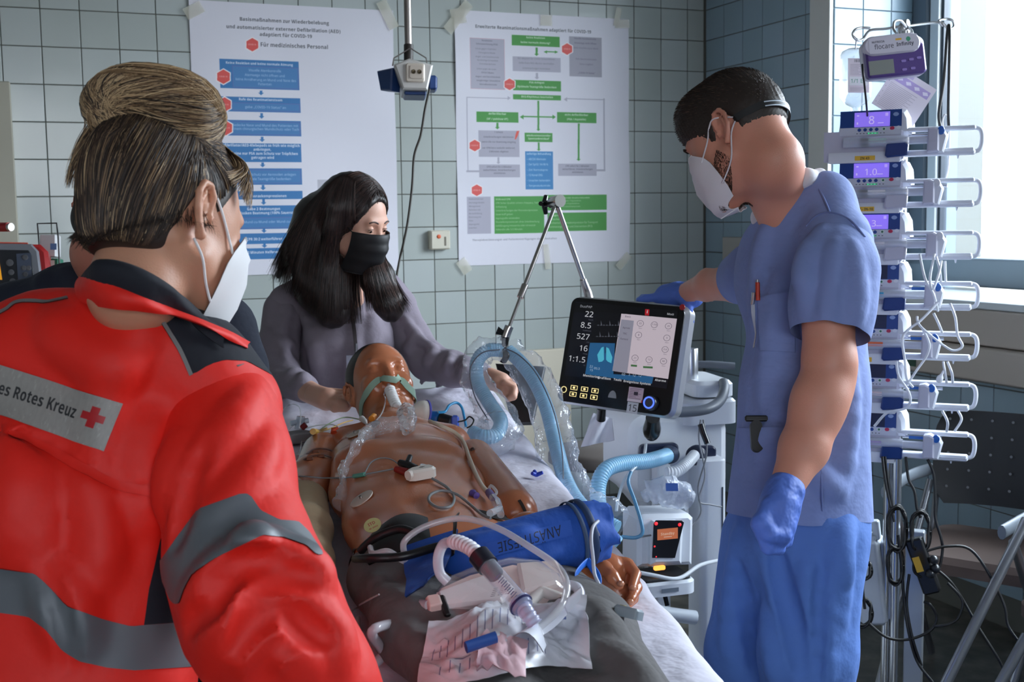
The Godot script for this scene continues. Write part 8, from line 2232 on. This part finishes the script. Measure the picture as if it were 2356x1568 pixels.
	cable("feeding_line", "beige tube running down the mannequin's side from the neck to the purple connector", "tube", lays([[988,975,0.006],[1010,985,0.006],[1042,1000,0.006],[1062,1022,0.006],[1076,1060,0.006],[1090,1100,0.008],[1104,1130,0.01],[1118,1148,0.012]]), 0.0042, beige)
	var cn := thing("line_connector", "clear connector with purple collar ending the beige tube at the hip", "connector")
	obj("collar", MB.new().tube(PackedVector3Array([lay(1117,1146,0.012), lay(1124,1160,0.014)]), 0.0068,12), mat(rgb(96,76,140), 0.4), cn)
	obj("body", MB.new().tube(PackedVector3Array([lay(1124,1160,0.014), lay(1134,1176,0.016), lay(1142,1192,0.016)]), PackedFloat32Array([0.0065,0.0085,0.0075]), 12), clr, cn)
	obj("wing", MB.new().tube(PackedVector3Array([lay(1120,1202,0.016), lay(1140,1196,0.02), lay(1148,1206,0.016)]), 0.006,10), clr, cn)
	var pv := thing("purple_stopper", "small purple stopper lying on the mannequin's flank", "stopper")
	obj("stopper", MB.new().lathe(along(lay(1084,1138,0.004), lay(1098,1150,0.006)), [Vector2(0.0001,0), Vector2(0.006,0), Vector2(0.007,0.004), Vector2(0.005,0.008), Vector2(0.006,0.016), Vector2(0.0001,0.018)],12), mat(rgb(92,72,148), 0.4), pv)
	var ck := thing("line_clamp", "small clear clamp standing on the mannequin's elbow beside the beige tube", "clamp")
	obj("stem", MB.new().tube(PackedVector3Array([lay(1139,1172,0.01), lay(1146,1146,0.02)]), 0.0018,6), clr, ck)
	obj("head", MB.new().tube(curve([lay(1140,1148,0.02), lay(1148,1140,0.026), lay(1154,1146,0.02), lay(1148,1152,0.018), lay(1141,1148,0.02)],4), 0.003,8), clr, ck)
	var bs := thing("blue_stopcock", "small blue stopcock lying alone on the white sheet", "stopcock")
	var b0 := B(1234,1092,0.008)
	for k in 3: obj("wing", MB.new().tube(PackedVector3Array([b0, b0 + Vector3(cos(k * 2.1 + 0.6) * 0.014,0.006, sin(k * 2.1 + 0.6) * 0.014)]), PackedFloat32Array([0.005,0.004]), 8), mat(rgb(40,70,190), 0.35), bs)
	# lines at the shoulder side of the sheet
	var tr := thing("pressure_transducer", "clear pressure transducer with a red cap on a grey holder beside the mannequin's shoulder", "transducer")
	var t0 := B(690,1000,0.02)
	obj("holder", MB.new().box(Transform3D(Basis(up, 0.3), t0 - Vector3(0.01,0.005,0)), Vector3(0.075,0.028,0.045), 0.006), mat(rgb(150,148,152), 0.5), tr)
	obj("dome", MB.new().tube(PackedVector3Array([t0 + up * 0.014, t0 + Vector3(0.004,0.045,0.0)]), PackedFloat32Array([0.013,0.010]), 12), clear(rgb(206,222,240), 0.55,0.12), tr)
	obj("cross", MB.new().tube(PackedVector3Array([t0 + Vector3(-0.022,0.03,0), t0 + Vector3(0.022,0.034,0)]), 0.0065,10), clear(rgb(206,222,240), 0.6,0.12), tr)
	obj("cap", MB.new().tube(PackedVector3Array([at(694,984, depth(t0) - 0.01), at(704,976, depth(t0) - 0.01)]), 0.0075,10), mat(rgb(130,28,36), 0.4), tr)
	var cp := thing("luer_cap", "small white connector cap at the mannequin's upper arm joint", "cap")
	obj("cap", MB.new().lathe(along(lay(685,1052,0.002), lay(687,1068,0.028)), [Vector2(0.0001,0), Vector2(0.008,0), Vector2(0.0085,0.014), Vector2(0.006,0.018), Vector2(0.003,0.018), Vector2(0.003,0.014), Vector2(0.0001,0.014)],16), white, cp)
	cable("clear_line", "clear line bowing up from behind the red sleeve to the transducer", "tube", pp([[648,945,2.88],[668,930,2.86],[688,935,2.84],[692,958,2.82],[688,985,2.8]]), 0.0016, clr)
	var cw := ["clear line rising from the sheet behind the pressure transducer", "clear line looping under the transducer to the white cap", "clear line curled on the sheet nearest the red sleeve", "clear line running from the sheet over the arm joint"]
	var cw_n := 0
	for s in [[[650,1010,0.006],[668,985,0.01],[686,970,0.02]],[[648,1035,0.006],[662,1058,0.006],[684,1060,0.008],[690,1040,0.012],[694,1015,0.02]],[[650,1050,0.006],[672,1075,0.008],[668,1095,0.006],[650,1105,0.005]],[[652,1065,0.006],[676,1050,0.01],[700,1032,0.01],[716,1020,0.01],[728,1000,0.012]]]:
		var q := []
		for e in s: q.append(B(e[0], e[1], e[2]))
		cable("clear_line", cw[cw_n % 4], "tube", q, 0.0016, clr, "clear lines at the shoulder")
		cw_n += 1
	for s in [["yellow", rgb(214,168,56), [[690,1050,0.006],[706,1020,0.008],[730,996,0.008],[760,985,0.008],[790,972,0.008],[812,966,0.008]]],["green", rgb(112,134,92), [[700,1042,0.006],[716,1010,0.01],[748,980,0.012],[790,960,0.012],[826,964,0.01]]],["white", rgb(206,206,204), [[704,985,0.01],[730,978,0.012],[760,976,0.01],[778,980,0.008]]]]:
		var q := []
		for e in s[2]: q.append(B(e[0], e[1], e[2]))
		cable("monitor_wire", "thin %s monitoring wire running up the sheet to the mannequin's neck" % s[0], "wire", q, 0.0016, mat(s[1],0.5))
	for s in [[[724,1001,735,993,752,984], rgb(216,164,44), "yellow wire plug lying on the sheet near the transducer"],[[764,1003,772,995,782,990], rgb(206,78,44), "orange red wire plug lying by the mannequin's shoulder"],[[856,972,862,964,868,962], rgb(222,142,44), "orange wire plug resting on the mannequin's neck"],[[862,986,868,982,876,980], rgb(34,32,44), "black wire plug resting at the mannequin's collar bone"],[[834,972,840,978,846,984], rgb(226,222,218), "white wire plug at the end of the green strap"]]:
		var o := thing("wire_plug", s[2], "plug")
		var e: Array = s[0]
		obj("plug", MB.new().tube(PackedVector3Array([lay(e[0], e[1],0.009), lay(e[2], e[3],0.009), lay(e[4], e[5],0.008)]), PackedFloat32Array([0.0068,0.0055,0.002]), 10), mat(s[1],0.4), o)
	# cuff with its round sticker and black tubes
	var cf := thing("pressure_cuff", "black blood pressure cuff with a yellow green round sticker at the mannequin's hip", "cuff")
	var cq := MB.new()
	var g := []
	for j in 10:
		for i in 14:
			var u := i / 13.0; var v := j / 9.0
			var a := Vector2(lerpf(858,984, u), lerpf(1236,1198, u) - 26 * sin(u * PI)); var b := Vector2(lerpf(850,992, u), lerpf(1300,1246, u))
			var e := a.lerp(b, v)
			g.append(lay(e.x, e.y, 0.006 + 0.018 * sin(v * PI) * sin(u * PI)))
	obj("cuff", MB.new().sheet(g, 14,10,0.006), mat(rgb(36,37,38), 0.55), cf)
	var st := lay(878,1254,0.036)
	var si := canvas(96, 96, rgb(168, 172, 116)); txt(si, "ITD", 48, 46, 26, rgb(150, 70, 60), true, 1); txt(si, "M 2023", 48, 70, 15, rgb(150, 70, 60), true, 1)
	var sm := MB.new(); var sx := Transform3D(cam_at.basis * Basis(Vector3.RIGHT, -0.55) * Basis(Vector3.FORWARD, -0.5), st)
	var cen := sm.vert(sx.origin, sx.basis.z, Vector2(0.5,0.5))
	for k in 24: sm.vert(sx * Vector3(cos(TAU * k / 24) * 0.0135, sin(TAU * k / 24) * 0.0115,0.0), sx.basis.z, Vector2(0.5 + 0.5 * cos(TAU * k / 24), 0.5 - 0.5 * sin(TAU * k / 24)))
	for k in 24: sm.tri(cen, 1 + k, 1 + (k + 1) % 24)
	obj("sticker", sm, print_mat(si, 0.5), cf)
	for s in [[[846,1290,0.02],[880,1275,0.03],[930,1262,0.034],[962,1268,0.03]],[[838,1304,0.02],[860,1326,0.03],[900,1332,0.032],[950,1320,0.03],[1000,1300,0.03],[1022,1296,0.03]]]:
		obj("air_tube", MB.new().tube(curve(lays(s), 6), 0.0065,10), blk, cf)
	# blue carrying bag of the oxygen bottle
	var bg := thing("oxygen_bag", "blue carrying bag with hand lettering lying across the mannequin's thighs", "bag")
	var blue := cloth(rgb(28,82,176), 0.75,0.5,4.0)
	var k0 := D(1180,1260) - 0.03 - 1.88
	var p0 := at(1078,1292,1.86 + k0); var p1 := at(1345,1224,1.93 + k0)
	var ax := (p1 - p0).normalized()
	var tf := Field.new(p0.min(p1) - Vector3.ONE * 0.12, p0.max(p1) + Vector3.ONE * 0.12,0.005)
	tf.cone(p0, p1,0.044,0.048,0.01)
	for s in [[[1120,1300],[1200,1290],[1280,1270]],[[1080,1250],[1160,1236],[1220,1224]]]: ridge(tf, s, 1.8,0.006,0.02,0.4)
	var body: Array = tf.mesh().cut(func(q: Vector3, n: Vector3) -> float: return (q - p1).dot(ax) + 0.006)
	obj("cylinder", body[0], blue, bg)
	var zx := along(p1 - ax * 0.012, p1)
	obj("zipper", MB.new().lathe(zx, [Vector2(0.0505,0), Vector2(0.0525,0.002), Vector2(0.0525,0.010), Vector2(0.0505,0.012)],36), mat(rgb(34,58,96), 0.6), bg)
	obj("zipper", MB.new().lathe(zx.translated_local(Vector3(0,-0.012,0)), [Vector2(0.0505,0), Vector2(0.0518,0.002), Vector2(0.0518,0.005), Vector2(0.0505,0.007)],36), mat(rgb(60,84,120), 0.6), bg)
	var nz := FastNoiseLite.new(); nz.frequency = 22.0; nz.seed = 6
	g = []
	for j in 9:
		for i in 25:
			var a := TAU * i / 24.0; var v := j / 8.0
			var r := 0.050 - 0.012 * v + 0.010 * sin(a * 5.0 + v * 2.0) * v
			g.append(zx * Vector3(cos(a) * r, 0.012 + 0.036 * v + 0.006 * nz.get_noise_2d(a * 0.1, v), sin(a) * r))
	for i in 25: g.append(zx * Vector3(cos(TAU * i / 24.0) * 0.012,0.036, sin(TAU * i / 24.0) * 0.012))
	obj("gathered_end", MB.new().sheet(g, 25,10), blue, bg)
	g = []
	for j in 8:
		for i in 10:
			var u := i / 9.0; var v := j / 7.0
			var a := Vector2(lerpf(932,1050, u), lerpf(1272,1258, u)); var b := Vector2(lerpf(936,1020, u), lerpf(1384,1352, u))
			var e := a.lerp(b, v)
			g.append(lay(e.x, e.y, 0.012 + 0.02 * u))
	obj("flap", MB.new().sheet(g, 10,8,0.004), blue, bg)
	# lettering, written the other way up
	var ti := canvas(1024,140, rgb(28,82,176))
	txt(ti, "ANÄSTHESIE", 512, 120, 138, rgb(14, 22, 50), false, 1, "Droid Sans")
	ti.rotate_180()
	g = []
	for j in 6:
		for i in 24:
			var u := i / 23.0; var v := j / 5.0
			var a := Vector2(lerpf(1118,1312, u), lerpf(1250,1196, u)); var b := Vector2(lerpf(1122,1318, u), lerpf(1284,1230, u))
			var e := a.lerp(b, v)
			g.append(tf.hit(cam_at.origin, sight(e.x, e.y), 1.6,2.2,0.0015))
	obj("lettering", MB.new().sheet(g, 24,6,0.0004), print_mat(ti, 0.7), bg)
	var bs2 := thing("printed_strap", "narrow black printed strap standing across the blue flap at the waist", "strap")
	obj("strap", MB.new().tube(curve([lay(1050,1212,0.02), lay(1046,1240,0.035), lay(1040,1280,0.05), lay(1034,1322,0.03)],5), 0.006,8,0.25, cam_at.basis.z), blk, bs2)
	var ly := thing("blue_lanyard", "bright blue ribbon loop hanging from the end of the blue bag by the wrist", "ribbon")
	obj("ribbon", MB.new().tube(curve(po([[1352,1290,1.86],[1336,1305,1.84],[1324,1325,1.82],[1332,1345,1.81],[1354,1356,1.81],[1374,1350,1.82],[1376,1328,1.83],[1362,1304,1.85],[1350,1288,1.86]], k0), 5), 0.0055,8,0.2), mat(rgb(44,116,220), 0.45), ly)
	cable("grey_lead", "pale grey lead hanging from the bag end past the mannequin's wrist", "cable", po([[1376,1198,1.88],[1364,1212,1.86],[1360,1240,1.84],[1364,1280,1.83],[1368,1320,1.82],[1380,1350,1.81],[1386,1388,1.83]], k0), 0.0028, mat(rgb(188,192,206), 0.4))
	# urine meter: clear chamber, measuring cylinder, bag
	var um := thing("urine_meter", "clear plastic urine meter chamber with pale pink back and measuring cylinder on the thighs", "urine meter")
	var k1 := D(1160,1352) - 0.10 - 1.65
	var pink := mat(rgb(238,206,198), 0.5)
	var q0 := at(1000,1352,1.655 + k1); var q1 := at(1306,1300,1.70 + k1); var qm := at(1160,1352,1.64 + k1)
	var mx := tilt(q0, q1, (cam_at.basis.z * 0.45 + up).normalized())
	var outline := PackedVector2Array()
	for e in [[1000,1345],[1012,1322],[1080,1292],[1180,1268],[1255,1278],[1298,1308],[1306,1340],[1290,1352],[1240,1378],[1170,1404],[1100,1414],[1040,1404],[1010,1376]]:
		var l0 := mx.affine_inverse() * on_plane(e[0], e[1], mx.basis.z, mx.basis.z.dot(mx.origin))
		outline.append(Vector2(l0.x, l0.y))
	obj("back_plate", MB.new().prism(mx.translated_local(Vector3(0,0,-0.028)), outline, 0.006,0.002), pink, um)
	var shell := MB.new(); var rings := 7; var m := outline.size() * 3
	var oc := Vector2.ZERO
	for e in outline: oc += e / outline.size()
	g = []
	for j in rings:
		var v := j / (rings - 1.0)
		for i in m:
			var a: Vector2 = outline[i / 3]; var b: Vector2 = outline[(i / 3 + 1) % outline.size()]
			var e := a.lerp(b, (i % 3) / 3.0)
			e = oc + (e - oc) * (1.0 if j == 0 else cos(v * PI * 0.5) * 0.995)
			g.append(mx * Vector3(e.x, e.y, -0.020 + 0.038 * sin(v * PI * 0.5)))
	obj("clear_shell", MB.new().sheet(g, m, rings, 0.0, true), clear(rgb(238,240,246), 0.13,0.04), um)
	obj("tray", MB.new().prism(mx.translated_local(Vector3(-0.028,-0.002,-0.022)), v2([-0.062,-0.028,0.018,-0.034,0.042,-0.012,0.03,0.028,-0.012,0.020,-0.062,0.006]), 0.014,0.004), mat(rgb(240,232,232), 0.5), um)
	obj("tray", MB.new().prism(mx.translated_local(Vector3(0.052,0.006,-0.022)), v2([-0.03,-0.032,0.035,-0.02,0.035,0.024,-0.02,0.032]), 0.012,0.004), mat(rgb(232,212,206), 0.5), um)
	var fr := MB.new()
	for k in 14:
		var e := mx * Vector3(-0.02 + 0.002 * k, -0.026 + 0.0035 * (k % 5), -0.008)
		fr.box(Transform3D(mx.basis, e), Vector3(0.006,0.0008,0.0003), 0.0)
	obj("scale_marks", fr, mat(rgb(92,84,96), 0.5), um)
	obj("spout", MB.new().box(mx.translated_local(Vector3(-0.098,-0.018,-0.01)), Vector3(0.02,0.024,0.016), 0.004), pink, um)
	obj("hook_block", MB.new().box(mx.translated_local(Vector3(-0.086,-0.028,-0.015)), Vector3(0.009,0.042,0.02), 0.003), blk, um)
	var lg := PackedVector3Array([mx * Vector3(0.05,-0.022,-0.018), mx * Vector3(0.082,-0.05,-0.02)])
	obj("bracket", MB.new().tube(lg, 0.008,8), mat(rgb(236,226,218), 0.5), um)
	obj("bracket", MB.new().tube(PackedVector3Array([mx * Vector3(0.05,-0.022,-0.018), mx * Vector3(0.018,-0.048,-0.02)]), 0.008,8), mat(rgb(236,226,218), 0.5), um)
	var ca := at(1113,1290,1.60 + k1); var cb := at(1200,1392,1.545 + k1)
	var cyl := clear(rgb(222,226,242), 0.26,0.05)
	obj("measuring_cylinder", MB.new().tube(PackedVector3Array([ca, cb]), 0.0125,20), cyl, um)
	obj("cylinder_cap", MB.new().tube(PackedVector3Array([ca + (ca - cb).normalized() * 0.012, ca.lerp(cb, 0.12)]), 0.0148,20), mat(rgb(34,36,48), 0.3), um)
	obj("float", MB.new().tube(PackedVector3Array([ca.lerp(cb, 0.15), ca.lerp(cb, 0.33)]), 0.011,16), clear(rgb(50,54,70), 0.75,0.2), um)
	var tk := MB.new()
	var cx := along(ca, cb)
	for k in 14:
		var e := ca.lerp(cb, 0.30 + 0.042 * k)
		tk.box(Transform3D(tilt(ca, cb, cam_at.basis.z).basis, e + cam_at.basis.z * 0.0128 + cam_at.basis.x * 0.004), Vector3(0.0011,0.010 if k % 2 == 0 else 0.006,0.0004), 0.0)
	obj("tick_marks", tk, mat(rgb(40,46,110), 0.4), um)
	obj("valve", MB.new().tube(PackedVector3Array([ca.lerp(cb, 0.93), ca.lerp(cb, 1.06)]), PackedFloat32Array([0.0155,0.0135]), 18), clear(rgb(190,194,226), 0.5,0.08), um)
	obj("valve_ring", MB.new().tube(PackedVector3Array([ca.lerp(cb, 0.97), ca.lerp(cb, 1.0)]), 0.0162,18), mat(rgb(46,48,96), 0.3), um)
	obj("outlet_hose", hose(curve(po([[1202,1394,1.545],[1214,1412,1.53],[1232,1436,1.525]], k1), 5), 0.0085,0.006,0.0018), clear(rgb(206,206,234), 0.75,0.25), um)
	obj("inlet_hose", hose(curve(po([[1106,1284,1.60],[1085,1262,1.62],[1058,1248,1.64],[1040,1246,1.655]], k1), 6), 0.007,0.0075,0.0035), mat(rgb(232,232,240), 0.35), um)
	obj("inlet_tube", MB.new().tube(curve(po([[1042,1246,1.655],[1020,1252,1.67],[1008,1282,1.67],[1012,1318,1.67],[1030,1338,1.67]], k1), 6), 0.0072,12), clear(rgb(228,228,238), 0.62,0.15), um)
	cable("drain_tube", "milky drain tube curving from the urine meter spout down the sheet", "tube", [mx * Vector3(-0.106,-0.02,-0.01), at(955,1392,1.66 + k1), at(925,1425,1.66 + k1), lay(902,1460,0.03), at(882,1500,1.66 + k1), at(855,1532,1.64 + k1), at(835,1548,1.63 + k1)],0.0068, clear(rgb(224,222,230), 0.7,0.2))
	cable("clear_tube", "large clear tube loop arching from the hip over the urine meter", "tube", [lay(872,1296,0.03), lay(868,1320,0.03), lay(890,1322,0.035), lay(930,1300,0.045), at(985,1270,1.80 + k1), at(1040,1246,1.78 + k1), at(1020,1222,1.80 + k1), lay(960,1212,0.06), lay(900,1250,0.05)].slice(0,3) + po([[932,1290,1.78],[930,1246,1.77],[980,1210,1.78],[1060,1192,1.78],[1140,1212,1.74],[1220,1258,1.69],[1280,1300,1.66],[1304,1340,1.60],[1298,1380,1.57],[1276,1412,1.55],[1240,1444,1.54]], k1), 0.0048, clear(rgb(236,234,238), 0.38,0.06))
	cable("clear_tube", "clear tube arching over the black cuff at the mannequin's hip", "tube", po([[852,1280,1.92],[862,1240,1.92],[890,1206,1.93],[920,1197,1.94],[950,1202,1.94],[975,1214,1.93]], k1), 0.0042, clear(rgb(236,234,238), 0.45,0.06))
	cable("side_tube", "short milky tube curling behind the urine meter bracket", "tube", po([[1306,1345,1.70],[1326,1350,1.69],[1334,1368,1.68],[1326,1382,1.67],[1308,1382,1.67]], k1), 0.0075, clear(rgb(226,226,238), 0.7,0.2))
	# the printed bag, crumpled over the thighs
	var ub := thing("urine_bag", "crumpled white printed urine bag draped over the grey trousers", "bag")
	var bi := canvas(512,400, rgb(226,226,234))
	for k in 13: rect(bi, 30 + k * 22,150 + (k % 2) * 10,3,90 - (k % 2) * 30, rgb(120,124,160))
	for k in 12: rect(bi, 60 + k * 28,300,3,60, rgb(110,116,158))
	for k in 3: rect(bi, 330 + k * 44,60 + k * 20,18,24, rgb(46,76,150))
	for k in 5: rect(bi, 300 + k * 30,120 + k * 6,22,5, rgb(80,100,160))
	rect(bi, 80,280,90,5, rgb(60,64,140))
	var nw := FastNoiseLite.new(); nw.frequency = 5.0; nw.seed = 14; nw.fractal_octaves = 4
	g = []
	for j in 30:
		for i in 34:
			var u := i / 33.0; var v := j / 29.0
			var top := Vector2(lerpf(985,1352, u), 1448 - 40 * sin(u * 2.6) - 30 * u * u + 12 * sin(u * 11.0))
			var bot := Vector2(lerpf(970,1366, u), lerpf(1590,1552, u) + 10 * sin(u * 7.0))
			var e := top.lerp(bot, v)
			g.append(lay(e.x, e.y, 0.006) + up * (0.006 + 0.016 * absf(nw.get_noise_2d(u * 1.2, v)) * minf(1.0,8.0 * minf(minf(u, 1.0 - u), minf(v, 1.0 - v)) + 0.15) + 0.009 * sin(u * 9.0 - v * 5.0) * sin(v * PI) + 0.014 * sin(u * PI) * sin(v * PI)))
	obj("bag", MB.new().sheet(g, 34,30,0.0012), print_mat(bi, 0.28, {"clearcoat_enabled": true, "clearcoat": 0.5}), ub)
	g = []
	for j in 14:
		for i in 10:
			var u := i / 9.0; var v := j / 13.0
			var a := Vector2(lerpf(1166,1350, v), lerpf(1520,1396, v)); var b := Vector2(lerpf(1226,1362, v), lerpf(1552,1412, v))
			var e := a.lerp(b, u)
			g.append(lay(e.x, e.y, 0.03) + up * (0.014 * sin(u * PI) + 0.004 * sin(v * 9.0)))
	obj("rolled_edge", MB.new().sheet(g, 10,14,0.0012), mat(rgb(226,228,238), 0.25), ub)
	var pg := thing("pink_film", "crumpled pink plastic film under the printed urine bag at the picture's lower edge".replace("at the picture's lower edge", "between the legs"), "film")
	g = []
	for j in 10:
		for i in 10:
			var u := i / 9.0; var v := j / 9.0
			var e := Vector2(lerpf(1108,1196, u), lerpf(1512,1592, v) - 10 * sin(u * 5.0))
			g.append(lay(e.x, e.y, 0.03) + up * 0.01 * nw.get_noise_2d(u * 1.5 + 3.0, v * 1.5))
	obj("film", MB.new().sheet(g, 10,10,0.001), mat(rgb(232,192,200), 0.4), pg)
	var cl := thing("blue_clamp", "blue tube clamp lying on the pink film", "clamp")
	obj("bar", MB.new().tube(PackedVector3Array([lay(1096,1574,0.05), lay(1142,1556,0.05)]), 0.0075,8,0.7), mat(rgb(46,84,160), 0.4), cl)
	var pm := thing("grey_box", "small grey transmitter box with a yellow mark on the mannequin's thigh", "transmitter")
	var gx := tilt(lay(1412,1424,0.006), lay(1462,1432,0.006), (up + cam_at.basis.z * 0.3).normalized())
	obj("case", MB.new().prism(gx, rrect(0.036,0.034,0.005,3), 0.014,0.003), mat(rgb(134,144,152), 0.45), pm)
	obj("mark", plate(gx.translated_local(Vector3(-0.005,0.008,0.0142)), 0.010,0.006), mat(rgb(222,204,60), 0.5), pm)
	# sucker on the sheet by the hip
	var sc := thing("suction_tip", "white and violet suction connector on a clear line lying on the sheet by the hip", "connector")
	obj("tip", MB.new().tube(PackedVector3Array([B(824,1420,0.012), B(820,1440,0.012), B(814,1476,0.012)]), PackedFloat32Array([0.003,0.006,0.0075]), 10), white, sc)
	obj("sleeve", MB.new().tube(PackedVector3Array([B(814,1474,0.012), B(806,1530,0.014)]), PackedFloat32Array([0.010,0.0115]), 12), clear(rgb(150,140,176), 0.7,0.15), sc)
	cable("thin_line", "thin clear line trailing over the sheet from the hip to the suction connector", "tube", [lay(878,1374,0.006), lay(846,1388,0.01), B(828,1394,0.006), B(812,1404,0.005), B(796,1428,0.005), B(786,1450,0.004)],0.0014, clr)
	var tg := thing("brass_clip", "tiny brass clip lying on the sheet beside the red sleeve", "clip")
	obj("clip", MB.new().box(Transform3D(Basis(up, 0.4), B(783,1440,0.005)), Vector3(0.008,0.008,0.014), 0.002), mat(rgb(176,132,60), 0.35,0.8), tg)
